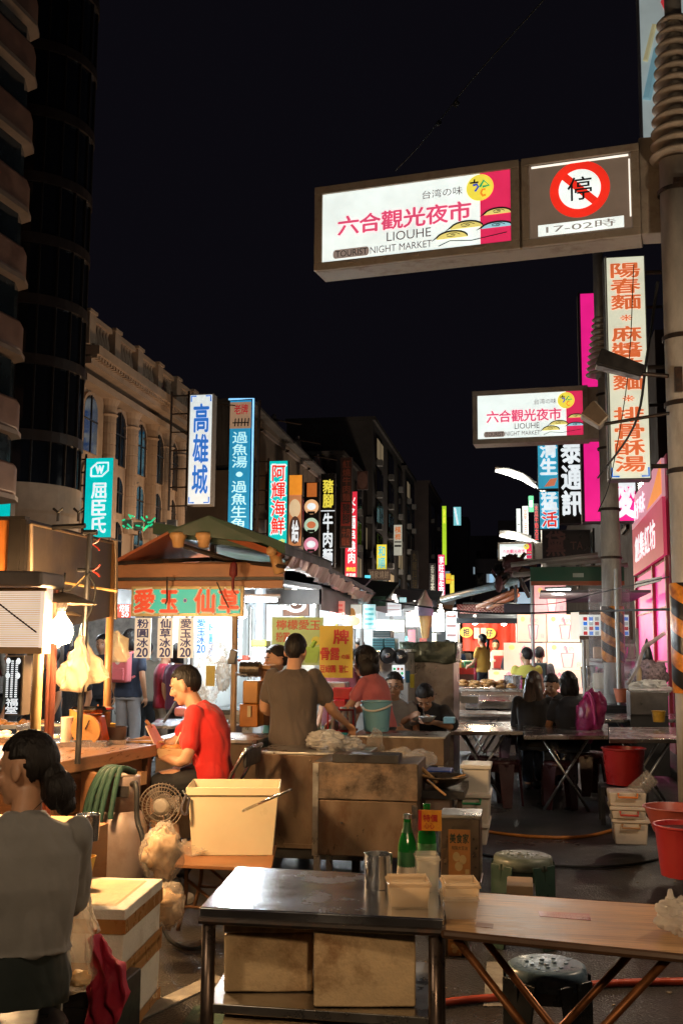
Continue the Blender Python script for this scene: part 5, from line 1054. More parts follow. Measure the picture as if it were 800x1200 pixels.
for i, (px, py, Y, rx, rz, lb, mt) in enumerate(((472, 890, 7.4, .13, .07, 'crumpled clear plastic bag on the cooking cabinet', BAGC), (382, 868, 7.8, .14, .075, 'crumpled white plastic bag on the big counter', BAGW), (405, 872, 7.9, .13, .05, 'flat white plastic bag next to the crumpled one on the big counter', BAGW), (493, 889, 7.7, .10, .06, 'second clear bag behind the wooden handles', BAGC), (440, 876, 8.5, .06, .13, 'clear bag hanging over the front of the wash counter', BAGC))):
    m = lump(P(px, py, Y), (rx, .12, rz), i+11, .32, 1.8, rg=.22); tag(m.build('plastic_bag', mt, smooth=True), lb, 'bag', 'loose plastic bags')
def bx(name, label, px0, px1, py0, py1, Y, dep, mat, cat, bev=.006):
    a, b, z0, z1 = spans(Y, px0, px1, py0, py1); m = MB(); m.slab(a, b, Y, Y+dep, z0, z1); return tag(m.build(name, mat, bevel=bev), label, cat)
bx('blue_tray', 'blue plastic tray among the bags on the shelf', 498, 528, 904, 909, 7.5, .25, M('blue_tray', (.02, .06, .30), .4), 'tray')
def storage_box(label, px0, px1, py0, py1, Y, dep, hcol, mat=None, group=None, lid=True):
    a, b, z0, z1 = spans(Y, px0, px1, py0, py1); mat = mat or M('milky_crate', (.62, .54, .46), .35, 0, .1, 4, sss=.15); th = thing('storage_box', label, 'storage box', ((a+b)/2, Y+dep/2, z0), group)
    t = (b-a)*.04; m = MB(); m.hexa([(a+t, Y+t, z0), (b-t, Y+t, z0), (b-t, Y+dep-t, z0), (a+t, Y+dep-t, z0)], [(a, Y, z1-.03), (b, Y, z1-.03), (b, Y+dep, z1-.03), (a, Y+dep, z1-.03)]); m.build('body', mat, th, bevel=.012)
    if lid: m = MB(); m.slab(a-.012, b+.012, Y-.012, Y+dep+.012, z1-.029, z1); m.build('lid', mat, th, bevel=.008)
    if hcol:
        w_ = b-a; zc = z1-.05; m = MB(); m.tube([(a+w_*.25, Y-.012, zc+.015), (a+w_*.25, Y-.03, zc-.012), (a+w_*.75, Y-.03, zc-.012), (a+w_*.75, Y-.012, zc+.015)], .009, 6); m.build('handle', hcol, th)
    return th
storage_box('tall white plastic box with a lid standing on the green-handled box', 541, 573, 897, 934, 7.7, .3, None, M('white_bin', (.58, .54, .48), .4, 0, .1, 3))
storage_box('clear storage box with a green handle behind the oil tin', 531, 573, 931, 966, 7.6, .4, M('green_handle', (.02, .25, .10), .4))
storage_box('lowest clear storage box under the green-handled one', 531, 571, 966, 990, 7.6, .4, None)
bx('cardboard_piece', 'pale pink plastic tub between the cabinet and the storage boxes', 491, 527, 932, 952, 7.2, .2, M('pink_tub', (.55, .40, .33), .5), 'tub')
# ------------------------------------------------------------------ foreground steel table with foam boxes
tz = .75
th = thing('steel_table', 'long stainless steel table in the foreground with a mug and plastic tubs on it', 'table', G(390, 1045, 0))
q = [G(234, 1063, tz), G(520, 1077, tz), G(523, 1028, tz), G(277, 1015, tz)]
m = MB(); m.hexa([p-Vector((0, 0, .035)) for p in q], q); m.build('table_top', STEELC, th, bevel=.006, bseg=3)
cx = sum(q, Vector())/4
def toward(p, k): return p+(cx-p)*k
for p in q:
    c = toward(p, .07); m = MB(); m.tube([(c.x, c.y, .0), (c.x, c.y, tz-.036)], .022, 14); m.build('leg', M('dark_tube_steel', (.16, .12, .10), .35, .85, .3, 8), th, smooth=True)
m = MB(); m.hexa([Vector((toward(p, .05).x, toward(p, .05).y, .425)) for p in q], [Vector((toward(p, .05).x, toward(p, .05).y, .455)) for p in q]); m.build('shelf', STEEL, th, bevel=.004)
m = MB(); m.tube([q[0]+Vector((0, .0, -.04)), q[1]+Vector((0, 0, -.04))], .012, 8); m.build('edge_tube', IRON, th)
def foam_box(label, px0, px1, py, z0, z1, dep, mat, rz=0, tape=False, lidh=.07, group='foam boxes under and beside the tables'):
    a, b = G(px0, py, z0), G(px1, py, z0); u = (b-a); W = u.length; mx = frame((a+b)/2, u, (0, 0, 1))
    mx = mx @ Matrix.Rotation(rz, 4, 'Y')
    th = thing('foam_box', label, 'foam box', (a+b)/2, group); h = z1-z0
    def fb(mb, w_, h0, h1, d0, d1, cuts=5):
        mb.mx = mx; mb.slab(-w_/2, w_/2, h0, h1, -d1, -d0)
    m = MB(); fb(m, W, 0, h-lidh-.004, 0, dep); bmesh.ops.subdivide_edges(m.bm, edges=m.bm.edges, cuts=9, use_grid_fill=True)
    for v_ in m.bm.verts: v_.co += Vector((1, 1, 1))*.002*noise.noise(v_.co*9)+Vector((0, 1, 0))*.006*max(0, noise.noise(v_.co*9)-.25)
    m.build('body', mat, th, smooth=False, bevel=.008)
    m = MB(); fb(m, W+.008, h-lidh, h, -.004, dep+.004); bmesh.ops.subdivide_edges(m.bm, edges=m.bm.edges, cuts=9, use_grid_fill=True)
    for v_ in m.bm.verts: v_.co += Vector((1, 1, 1))*.002*noise.noise(v_.co*9)
    m.build('lid', mat, th, smooth=False, bevel=.008)
    m = MB(); m.mx = mx
    if tape:
        for s in (-1, 1): m.slab(s*W/2+(.005 if s > 0 else -.007), s*W/2+(.007 if s > 0 else -.005), -dep, -.0, h-lidh-.03, h-lidh+.03)
        m.slab(-W/2, W/2, .005, .007, h-lidh-.03, h-lidh+.03); m.slab(-W/2, W/2, .005, .007, .0, .035); m.slab(W/2+.005, W/2+.007, -dep, 0, 0, .035); m.slab(W/2+.005, W/2+.0068, -.06, 0, .035, h-lidh-.03)
        m.build('tape', TAPE, th)
    else:
        m.lathe([(0, 0), (.012, 0), (0, .008)], (0, 0, 0), 8); m.bm.clear(); m.bm.free(); 
    return th, mx, W, h
foam_box('stained foam box under the steel table, the smaller one with its lid on', 262, 366, 1163, .456, .713, .33, FOAM)
foam_box('stained foam box under the steel table, the wider one with a blank front', 367, 487, 1181, .456, .70, .36, FOAM, lidh=.003)
foam_box('foam box lid on the ground under the lower shelf', 258, 410, 1300, .16, .40, .32, FOAM, lidh=.05)
# wooden folding table
zt = .73
th = thing('folding_table', 'wood-topped folding table in the foreground with a red printed strip', 'table', G(650, 1075, 0))
qw = [G(521, 1090, zt), G(830, 1121, zt), G(830, 1064, zt), G(523, 1043, zt)]
m = MB(); m.hexa([p-Vector((0, 0, .022)) for p in qw], qw); m.build('table_top', WOODL, th, bevel=.004)
m = MB(); 
for i in range(4): m.tube([qw[i]-Vector((0, 0, .012)), qw[(i+1) % 4]-Vector((0, 0, .012))], .013, 8)
m.build('edge_band', M('brown_edge', (.10, .05, .025), .4), th)
m = MB(); s4 = [G(632, 1074, zt), G(692, 1079, zt), G(690, 1071, zt), G(630, 1068, zt)]; m.hexa([p+Vector((0, 0, .0003)) for p in s4], [p+Vector((0, 0, .001)) for p in s4]); m.build('printed_strip', M('red_strip', (.55, .18, .10), .3, 0, .1), th)
m = MB(); 
for r__ in range(2): 
    mx = frame(s4[0]+(s4[3]-s4[0])*(.12+.45*r__)+Vector((0, 0, .0012)), s4[1]-s4[0], s4[3]-s4[0]); m.mx = mx; write(m, '請勿佔用座位謝謝' if r__ else '食用完請收拾桌面', .008, .0, (s4[1]-s4[0]).length-.008, (s4[3]-s4[0]).length*.36, 0, .0003)
m.build('lettering', M('strip_ink', (.7, .42, .25), .4), th, fix=False)
m = MB(); s5 = [G(556, 1086, zt), G(577, 1088, zt), G(578, 1083, zt), G(558, 1081, zt)]; m.hexa([p+Vector((0, 0, .0003)) for p in s5], [p+Vector((0, 0, .001)) for p in s5]); m.build('sticker', M('brown_sticker', (.35, .16, .06), .4), th)
ax = (qw[1]-qw[0]).normalized(); lx = MB(); OR2 = M('rusted_orange_tube', (.24, .09, .03), .4, .6, .4, 14)
def xleg(mb, c, wd, dpt, r=.011):
    for s in (0, 1):
        o = c+Vector((0, s*dpt, 0)); mb.tube([o+ax*(-wd/2)+Vector((0, 0, zt-.03)), o+ax*(wd/2), ], r, 8); mb.tube([o+ax*(wd/2)+Vector((0, 0.02, zt-.03)), o+ax*(-wd/2)+Vector((0, .02, 0))], r, 8)
mid_ = G(655, 1108, zt); cpos = Vector((mid_.x, mid_.y+.08, 0)); xleg(lx, cpos, .62, .34, .013); lx.tube([cpos+Vector((-.31*0, 0, .36)), cpos+Vector((0, .34, .36))], .01, 8); lx.build('crossed_leg', OR2, th, smooth=True)
lx = MB(); e_ = G(800, 1112, zt); xleg(lx, Vector((e_.x+.42, e_.y+.08, 0)), .5, .34, .013); lx.build('crossed_leg', OR2, th, smooth=True)
# things on the two tables
def metal_mug(px, py, r, h):
    p = G(px, py, tz); th = thing('steel_mug', 'polished steel mug standing on the steel table', 'mug', p)
    m = MB(); m.lathe([(0, 0), (r, 0), (r, h-.004), (r*1.06, h), (r*.97, h), (r*.95, .01), (0, .01)], p, 32); m.build('body', STEELC, th, smooth=False, bevel=.002)
    m = MB(); m.tube(sm([p+Vector((-r*.55, -r*.85, h*.82)), p+Vector((-r*.6, -r*1.55, h*.75)), p+Vector((-r*.6, -r*1.55, h*.4)), p+Vector((-r*.55, -r*.85, h*.28))]), .006, 8); m.build('handle', STEELC, th, smooth=True)
metal_mug(443, 1040, .048, .115)
def tubbox(label, px0, px1, py, z, dep, h, mat, rz=0, name='plastic_container'):
    a, b = G(px0, py, z), G(px1, py, z); u = b-a; W = u.length; mx = frame((a+b)/2, u, (0, 0, 1)); th = thing(name, label, 'container', (a+b)/2)
    t = .008; m = MB(); m.mx = mx; T = lambda k, hh: [(-W/2*k, hh, 0-(1-k)*dep/2), (W/2*k, hh, 0-(1-k)*dep/2), (W/2*k, hh, -dep+(1-k)*dep/2), (-W/2*k, hh, -dep+(1-k)*dep/2)]
    o0, o1, i1, i0 = [[m._v(p) for p in T(*kk)] for kk in ((.9, 0), (1.0, h), (.955, h), (.86, .006))]
    m.face(o0[::-1]); m.face(i0)
    for A_, B_ in ((o0, o1), (o1, i1), (i1, i0)):
        for k in range(4): m.face([A_[k], A_[(k+1) % 4], B_[(k+1) % 4], B_[k]])
    m.build('tub', mat, th, bevel=.004); m = MB(); m.mx = mx
    rr = T(1.015, h-.012); rr2 = T(1.015, h)
    for k in range(4): m.tube([rr[k], rr[(k+1) % 4]], .0045, 6)
    m.build('rim', mat, th); return th
CONT = PLAS('frosted_container', (.82, .68, .50), .55, .25, .1, 10)
tubbox('frosted plastic container with a handle, nearest on the steel table', 456, 504, 1066, tz, .13, .085, CONT)
tubbox('clear plastic container lowest of the two nested on the wooden table', 520, 560, 1078, zt, .13, .07, CLEARP)
tubbox('clear plastic container nested on top, on the wooden table', 522, 562, 1064, zt+.03, .13, .075, CONT)
tubbox('clear plastic box standing behind the frosted container', 489, 515, 1046, tz, .10, .12, CLEARP)
def bottle(label, px, py, z, r, h, mat, cap, labm, sleeve=None):
    p = G(px, py, z); th = thing('bottle', label, 'bottle', p, 'green glass bottles on the steel table')
    m = MB(); m.lathe([(0, 0), (r, 0), (r*1.02, .01), (r, h*.55), (r*.9, h*.62), (r*.42, h*.80), (r*.38, h*.97), (r*.42, h), (0, h)], p, 24); m.build('glass', mat, th, smooth=True)
    if cap: m = MB(); m.lathe([(0, h), (r*.45, h-.004), (r*.48, h-.018), (0, h-.018)], p+Vector((0, 0, .003)), 16); m.build('cap', cap, th)
    m = MB(); m.lathe([(r*1.03, h*.14), (r*1.035, h*.15), (r*1.02, h*.46), (r*1.01, h*.47)], p, 24); m.build('label', labm, th, smooth=True)
    m = MB(); m.lathe([(r*.62, h*.73), (r*.45, h*.80), (r*.42, h*.88)], p+Vector((0, 0, .002)), 20); m.build('neck_foil', labm, th, smooth=True)
    if sleeve: m = MB(); m.lathe([(r*1.25, -.0), (r*1.2, .02), (r*.9, h*.4), (r*.5, h*.70)], p, 20); m.build('paper_sleeve', sleeve, th, smooth=True)
GG = M('green_glass', (.02, .30, .05), .08, 0, .1, 4, trans=.35)
bottle('green bottle wrapped in a white paper cone', 477, 1036, tz, .033, .24, GG, M('silver_cap', (.5, .5, .5), .3, .8), M('green_label', (.03, .15, .05), .5), M('paper_white', (.72, .62, .5), .6))
bottle('open green bottle with a dark label next to the price flag', 500, 1028, tz, .034, .26, GG, None, M('bottle_label', (.10, .30, .12), .5, 0, .5, 40))
sign('price_flag', 'small orange-yellow price flag with a red edge above the green bottle', (490, 949, 517, 973), 3.9, M('flag_orange', (.85, .33, .02), .5, 0, .25, 20), [('row', ['特', '價'], .2, .45, .85, .8, REDP, .03), ('row', ['心', '心'], .25, .12, .7, .4, REDP, .02), ('rect', 0, 0, .0, .14, 1, REDP, 0)], side=M('flag_red', (.6, .06, .02), .5), depth=.004, rim=.0, cat='price flag')
# square oil tin
def oil_tin(label, px0, px1, py0, py1, Y, dep, writing=True):
    a, b, z0, z1 = spans(Y, px0, px1, py0, py1); th = thing('oil_tin', label, 'tin', ((a+b)/2, Y+dep/2, z0), 'square oil tins')
    W = b-a; m = MB(); m.slab(a, b, Y, Y+dep, z0, z1); m.build('can', M('dark_tin', (.22, .17, .13), .32, .85, .35, 8, .05, 30, stain=(.08, .04, .02)), th, bevel=.008)
    m = MB(); m.slab(a-.004, b+.004, Y-.004, Y+dep+.004, z1-.012, z1+.004); m.slab(a-.003, b+.003, Y-.003, Y+dep+.003, z0, z0+.012); m.build('rim', STEEL, th, bevel=.004)
    m = MB(); m.slab(a+W*.2, b-W*.25, Y-.0025, Y-.0002, z0+(z1-z0)*.12, z0+(z1-z0)*.80); m.build('label', M('tin_label', (.60, .24, .06), .4, 0, .2, 12), th)
    mx = frame((a, Y-.003, z0), (1, 0, 0), (0, 0, 1)); h = z1-z0
    m = MB(); m.mx = mx; write_row(m, list('美食家'), W*.23, h*.60, W*.72, h*.74, .03, .0006); write(m, '精製大豆油', W*.28, h*.5, W*.68, h*.56, 0, .0006); m.build('lettering', M('green_ink', (.02, .06, .03), .5), th, fix=False)
    m = MB(); m.mx = mx
    for cx_, cy_, rx, ry in ((.4, .40, .09, .07), (.56, .36, .09, .07), (.46, .26, .1, .07)): m.poly([(W*cx_+W*rx*math.cos(t*math.pi/10), h*cy_+h*ry*math.sin(t*math.pi/10), .0006) for t in range(20)])
    m.slab(W*.62, W*.72, h*.15, h*.22, .0003, .0007); m.build('soybean_print', M('soy_print', (.78, .52, .22), .5), th, fix=False)
oil_tin('square oil tin with an orange soybean label, behind the tables', 516, 562, 957, 1035, 4.75, .2)
oil_tin('dusty square oil tin under the wooden table', 519, 548, 1085, 1124, 4.6, .2)
# crumpled bag at the right edge of the wooden table
m = lump(G(795, 1095, zt)+Vector((.02, .02, .045)), (.075, .07, .06), 31, .3, 1.8, rg=.22); q_ = G(786, 1090, zt); m.tube([q_+Vector((0, 0, .06)), q_+Vector((.0, 0, .12))], [.018, .006], 8)
tag(m.build('plastic_bag', BAGW, smooth=True), 'knotted white plastic bag at the end of the wooden table', 'bag')
# ------------------------------------------------------------------ stools
def stool_proto(name, label, top_r, h, mat, topmat, loc, group, square=False):
    th = thing(name, label, 'stool', (0, 0, 0), group); r = top_r
    m = MB(); m.lathe([(0, h-.012), (r*.25, h-.014), (r*.9, h-.006), (r, h-.012), (r*1.03, h-.03), (r*1.06, h-.07), (r*1.0, h-.07), (r*.96, h-.03), (0, h-.03)], (0, 0, 0), 32); m.build('seat', topmat, th, smooth=True)
    m = MB()
    for k in range(18): a = k*2.4; rr = r*.8*math.sqrt(k/18); m.lathe([(0, 0), (.010, 0), (.007, .004), (0, .004)], (rr*math.cos(a), rr*math.sin(a), h-.011), 8)
    m.build('seat_stud', topmat, th)
    for k in range(4):
        a = math.pi/4+k*math.pi/2; c, s = math.cos(a), math.sin(a); t = Vector((-s, c, 0)); o = Vector((c, s, 0)); m = MB()
        def rg(rr, z, hw): return [o*rr-t*hw, o*rr+t*hw, o*(rr-.022)+t*hw*.8, o*(rr-.022)-t*hw*.8], z
        b0, z0 = rg(r*1.28, 0, .048); t0, z1 = rg(r*1.03, h-.045, .085)
        m.hexa([p+Vector((0, 0, z0)) for p in b0], [p+Vector((0, 0, z1)) for p in t0]); m.build('leg', mat, th, bevel=.006)
    m = MB()
    for k in range(4):
        a, b = math.pi/4+k*math.pi/2, math.pi/4+(k+1)*math.pi/2; z = h*.72; rr = r*1.08
        m.hexa([(rr*math.cos(a), rr*math.sin(a), z), (rr*math.cos(b), rr*math.sin(b), z), (rr*.94*math.cos(b), rr*.94*math.sin(b), z), (rr*.94*math.cos(a), rr*.94*math.sin(a), z)], [(rr*math.cos(a), rr*math.sin(a), h-.04), (rr*math.cos(b), rr*math.sin(b), h-.04), (rr*.92*math.cos(b), rr*.92*math.sin(b), h-.04), (rr*.92*math.cos(a), rr*.92*math.sin(a), h-.04)])
    m.build('skirt', mat, th); th.location = loc; return th
G1 = G(612, 1000, .47)
stool_proto('plastic_stool', 'dark green round plastic stool just behind the wooden table', .155, .47, M('dark_green_plastic', (.018, .04, .03), .35, 0, .2, 6), M('dusty_green_top', (.10, .12, .10), .4, 0, .35, 14), (G1.x, G1.y, 0), 'plastic stools')
G2 = G(640, 1127, .44)
st2 = stool_proto('plastic_stool', 'plastic stool with a worn blue-grey studded seat under the wooden table', .14, .44, M('black_blue_plastic', (.014, .016, .02), .3, 0, .2, 6), M('worn_blue_top', (.14, .22, .30), .3, 0, .4, 20), (G2.x, G2.y, 0), 'plastic stools')
st2b = dup(st2); G3 = G(560, 1215, .44); st2b.location = (G3.x, G3.y, 0); st2b.rotation_euler.z = .4; tag(st2b, 'plastic stool whose dark seat just shows at the bottom edge of the photo')
proto = None; MAR = M('maroon_plastic', (.055, .015, .018), .32, 0, .25, 6)
STL = [(590, 889, .47, .15, 'maroon plastic stool, first from the left at the long dining table'), (654, 891, .47, .15, 'maroon plastic stool, nearest one under the middle of the long dining table'), (690, 880, .47, .15, 'dark stool half hidden left of the red bucket'), (626, 868, .47, .15, 'dark stool behind the first two at the long table'), (566, 884, .47, .15, 'low maroon stool under the left end of the long table'), (600, 862, .45, .15, 'small maroon stool deep under the long table, by the crossed legs'), (735, 884, .47, .15, 'brown stool right of the red bucket')]
for px, py, h, r, lb in STL:
    g = G(px, py, h)
    if proto is None: proto = o = stool_proto('plastic_stool', lb, r, h, MAR, MAR, (0, 0, 0), 'plastic stools')
    else: o = dup(proto); tag(o, lb)
    o.location = (g.x, g.y, 0); o.rotation_euler.z = random.random()
# cardboard on ground by green stool
bx('carton', 'flat brown carton lying in front of the dark green stool', 593, 624, 1039, 1050, 4.85, .2, M('carton_brown', (.30, .20, .12), .7), 'carton')
# ------------------------------------------------------------------ long dining tables on the right
DT = M('dining_steel', (.45, .40, .36), .25, .9, .3, 2.5, .04, 30, stain=(.18, .11, .08), stain_amt=.5)
def dining(label, px0, px1, py0, py1, z=.75, legs=2, mat=DT):
    q = [G(px0, py1, z), G(px1, py1, z), G(px1, py0, z), G(px0, py0, z)]
    th = thing('dining_table', label, 'table', (q[0]+q[2])/2-Vector((0, 0, z)), 'dining tables on the right')
    m = MB(); m.hexa([p-Vector((0, 0, .04)) for p in q], q); m.build('table_top', mat, th, bevel=.006)
    for k in range(legs):
        t = (k+.5)/legs; c = q[0]+(q[1]-q[0])*t; d = q[3]-q[0]; m = MB()
        for s in (.15, .85):
            o = c+d*s; m.tube([Vector((o.x-.22, o.y, z-.05)), Vector((o.x+.22, o.y, .0))], .014, 8); m.tube([Vector((o.x+.22, o.y, z-.05)), Vector((o.x-.22, o.y, .0))], .014, 8)
        m.build('crossed_leg', STEEL, th, smooth=True)
    return q
dining('nearest long steel dining table with maroon stools under it', 520, 612, 846, 857, legs=1); dining('long steel dining table joined to the right of the nearest one', 613, 712, 848, 862, legs=1)
dining('steel dining table end beside the thick pole, tinted pink by the shop', 713, 800, 852, 866, legs=1)
dining('middle steel dining table in front of the long-haired woman', 528, 668, 832, 840, legs=2); dining('steel dining table behind the woman with the pink rucksack', 690, 800, 836, 843, legs=1)
dining('farther steel dining table under the grill trays', 540, 640, 815, 821, legs=2)
dining('steel table where two women eat, behind the blue bucket', 455, 560, 842, 851, z=.72, legs=1)
# ------------------------------------------------------------------ buckets, basins and crates at the right edge
REDB = M('red_bucket', (.42, .02, .02), .3, 0, .15, 4)
def bucket(name, label, px, pyt, pyb, wpx, Y, mat, cat='bucket', handle=None, inner=None, taper=.82, group=None):
    s = F/Y; t = P(px, pyt, Y); b = P(px, pyb, Y); r = wpx/2/s; h = t.z-b.z; th = thing(name, label, cat, (t.x, Y, b.z), group); c = (t.x, Y, b.z)
    m = MB(); m.lathe([(0, 0), (r*taper, 0), (r*.985, h*.95), (r*1.05, h*.955), (r*1.05, h), (r*.96, h), (r*(taper-.04), .012), (0, .012)], c, 36); m.build('body', mat, th, smooth=False, bevel=.003)
    m = MB()
    if handle:
        m.tube(sm([(c[0]-r*1.02, Y-.02, b.z+h*.86), (c[0]-r*.6, Y-r*.95, b.z+h*.72), (c[0]+r*.1, Y-r*1.12, b.z+h*.70), (c[0]+r*.75, Y-r*.85, b.z+h*.8), (c[0]+r*1.02, Y-.02, b.z+h*.88)]), .009, 8); m.build('handle', handle, th, smooth=True)
    if inner:
        m = MB(); m.lathe([(0, h*.9), (r*.93, h*.9), (r*.93, h*.88), (0, h*.88)], c, 30); m.build('contents', inner, th)
    return th
bucket('bucket', 'bright red bucket on a low stand beside the dining tables', 730, 876, 919, 47, 10.4, REDB)
g = P(730, 920, 10.4); th = thing('low_stand', 'low black stand under the bright red bucket', 'stand', (g.x, 10.4, 0)); m = MB(); m.slab(g.x-.22, g.x+.2, 10.2, 10.6, g.z-.03, g.z-.001); m.build('top', BLACK, th)
m = MB()
for sx in (-.2, .18):
    for y in (10.23, 10.57): m.slab(g.x+sx-.02, g.x+sx+.02, y-.02, y+.02, 0, g.z-.03)
m.build('leg', BLACK, th)
storage_box('top clear crate with an orange handle, under the tilted plastic cups', 713, 757, 925, 945, 8.7, .3, M('orange_handle', (.75, .22, .04), .4), group='clear crates stacked by the thick pole', lid=False)
storage_box('middle clear crate with a red handle in the stack by the thick pole', 716, 757, 946, 960, 8.72, .28, M('red_handle', (.5, .05, .03), .4), group='clear crates stacked by the thick pole')
storage_box('bottom clear crate with a brown handle in the stack by the thick pole', 719, 759, 961, 990, 8.74, .28, M('brown_handle', (.4, .2, .08), .4), group='clear crates stacked by the thick pole')
m = MB(); a_, b_ = P(741, 930, 8.75), P(764, 910, 8.75)
for k in range(7): t0 = k/7; m.tube([a_+(b_-a_)*t0, a_+(b_-a_)*(t0+.16)], [.062, .068], 20)
tag(m.build('plastic_cup_stack', BAGC), 'tilted stack of clear plastic cups lying on the top crate', 'cups')
bucket('basin', 'faded red round basin on its stack at the right edge', 792, 945, 975, 70, 7.9, M('faded_red', (.34, .07, .05), .4, 0, .2, 5), 'basin', taper=.72)
bucket('tub', 'brown tub supporting the faded red basin', 790, 968, 1004, 44, 7.95, M('brown_tub', (.10, .05, .04), .5), 'tub')
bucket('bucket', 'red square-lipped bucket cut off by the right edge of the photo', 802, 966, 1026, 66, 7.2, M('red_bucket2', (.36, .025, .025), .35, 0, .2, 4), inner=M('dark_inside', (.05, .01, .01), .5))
bucket('flower_pot', 'terracotta plastic pot at the foot of the slim pole', 729, 807, 823, 20, 15.2, M('terracotta', (.42, .11, .05), .5), 'pot', taper=.72)
bucket('basket', 'small yellow basket on the table end beside the thick pole', 771, 833, 846, 15, 12, M('yellow_basket', (.55, .30, .02), .5, 0, .3, 30), 'basket')
bucket('bucket', 'pale blue bucket with a white handle on the wash counter', 441, 821, 857, 35, 8.9, M('pale_blue_plastic', (.16, .36, .45), .35, 0, .08, 4), handle=M('white_handle', (.65, .62, .55), .4), inner=M('scraps', (.25, .15, .1), .6, 0, .5, 30, .5, 40))
# hoses on the ground
r_ = random.Random(9); m = MB()   # crumbs of paper and food on the road
for k in range(170):
    g = G(r_.uniform(120, 800), 960+300*r_.random()**1.6, 0); sz = r_.uniform(.006, .022); m.box(g+Vector((0, 0, .004)), (sz, sz*r_.uniform(.4, 1), .004), Matrix.Rotation(r_.random()*3, 3, 'Z'))
tag(m.build('litter', M('pale_litter', (.30, .24, .17), .7, 0, .6, 9)), kind='stuff')
m = MB(); m.tube(sm([G(x, y, .018) for x, y in ((345, 1207), (420, 1192), (500, 1178), (545, 1172), (600, 1167), (660, 1157), (720, 1152), (800, 1150), (860, 1150))]), .017, 10); tag(m.build('hose', M('red_hose', (.50, .07, .03), .35), smooth=True), 'thick red gas hose along the ground in the foreground', 'hose')
m = MB(); m.tube(sm([G(x, y, .012) for x, y in ((558, 968), (575, 975), (620, 980), (670, 981), (705, 976), (760, 960))]), .014, 8); tag(m.build('hose', M('orange_hose', (.62, .22, .04), .4), smooth=True), 'thin orange hose curving across the dark road behind the stools', 'hose')
m = MB(); m.tube(sm([G(x, y, .012) for x, y in ((560, 1000), (620, 1012), (680, 1016), (740, 1013), (800, 1000))]), .010, 8); tag(m.build('ground_cable', CABLE, smooth=True), 'black cable lying on the road past the dark green stool', 'cable')
m = MB(); m.tube(sm([G(x, y, .012) for x, y in ((190, 1085), (200, 1102), (222, 1112), (245, 1108))]), .010, 8); tag(m.build('ground_cable', CABLE, smooth=True), 'black hose bent on the ground beside the foam boxes', 'hose')
# ------------------------------------------------------------------ left foreground: gas cylinder, bin on its small table, foam boxes, bags
gp = P(139, 1000, 6.0); GREYC = M('cylinder_grey', (.30, .23, .20), .4, .3, .15, 5, .04, 30, stain=(.16, .08, .05), stain_amt=.5)
th = thing('gas_cylinder', 'grey gas cylinder with a dark green strap over its collar', 'gas cylinder', (gp.x, 6.0, 0)); c = (gp.x, 6.0, 0)
m = MB(); m.lathe([(0, .02), (.12, .02), (.15, .05), (.158, .09), (.158, .52), (.154, .56), (.125, .63), (.07, .68), (0, .69)], c, 36); m.build('tank', GREYC, th, smooth=True)
m = MB(); m.lathe([(.105, .64), (.11, .64), (.112, .83), (.105, .84), (.10, .83), (.102, .64)], c, 36); m.lathe([(.13, 0), (.14, 0), (.14, .06), (.13, .06)], c, 30); m.build('collar', GREYC, th, smooth=True)
m = MB(); m.slab(c[0]+.02, c[0]+.09, 5.885, 5.90, .73, .79); m.build('collar_slot', BLACK, th)
m = MB(); m.cyl((c[0], 6, .68), (c[0], 6, .78), .022, None, 10); m.cyl((c[0]-.04, 6, .76), (c[0]+.04, 6, .76), .014, None, 8); m.build('valve', M('brass', (.4, .25, .08), .35, .9), th)
m = MB(); m.tube(sm([(c[0]+.03, 6.0, .76), (c[0]+.13, 5.9, .80), (c[0]+.15, 5.88, .62), (c[0]+.2, 5.85, .50), (c[0]+.24, 5.83, .25), (c[0]+.22, 5.85, .05)]), .016, 8); m.build('gas_hose', RUBBER, th, smooth=True)
GS = M('green_strap', (.012, .045, .03), .75, 0, .4, 10, .3, 60)
m = MB()
for k, (dx, dy, zb_, ln) in enumerate(((-.12, -.02, .38, 0), (-.10, -.06, .30, 0), (-.075, -.09, .22, 0), (-.04, -.112, .45, 0), (-.01, -.118, .55, 0), (.03, -.115, .62, 0))):
    pts = sm([(c[0]+dx*.2+.06, 6.05, .85), (c[0]+dx*.6+.02, 6+dy*.6, .885), (c[0]+dx*1.02, 6+dy*1.02-.01, .84), (c[0]+dx*1.35-.02, 6+dy*1.35-.03, .66), (c[0]+dx*1.45-.02, 6+dy*1.42-.03, zb_)])
    m.tube(pts, .017, 6)
tag(m.build('strap_bundle', GS, smooth=True), 'bundle of dark green straps draped over the gas cylinder', 'straps')
# bin
th = thing('small_table', 'low folding table with a wooden top under the big white bin', 'table', G(262, 1010, .38)-Vector((0, 0, .38)))
q = [G(192, 1012, .38), G(318, 1018, .38), G(324, 990, .38), G(222, 984, .38)]
m = MB(); m.hexa([p-Vector((0, 0, .02)) for p in q], q); m.build('table_top', PLY, th, bevel=.003)
m = MB()
for k in (0, 1):
    a_, b_ = q[0]+(q[3]-q[0])*(.15+.7*k), q[1]+(q[2]-q[1])*(.15+.7*k); a2, b2 = a_+(b_-a_)*.18, a_+(b_-a_)*.75
    m.tube(sm([a2-Vector((0, 0, .02)), a2-Vector((.0, 0, .2)), Vector((a2.x-.04, a2.y, 0))]), .012, 8); m.tube(sm([b2-Vector((0, 0, .02)), b2-Vector((.0, 0, .2)), Vector((b2.x+.04, b2.y, 0))]), .012, 8); m.tube([a2-Vector((0, 0, .25)), b2-Vector((0, 0, .25))], .009, 8); m.tube([a2-Vector((0, 0, .1)), b2-Vector((0, 0, .34))], .009, 8)
m.build('leg_frame', RUST, th, smooth=True)
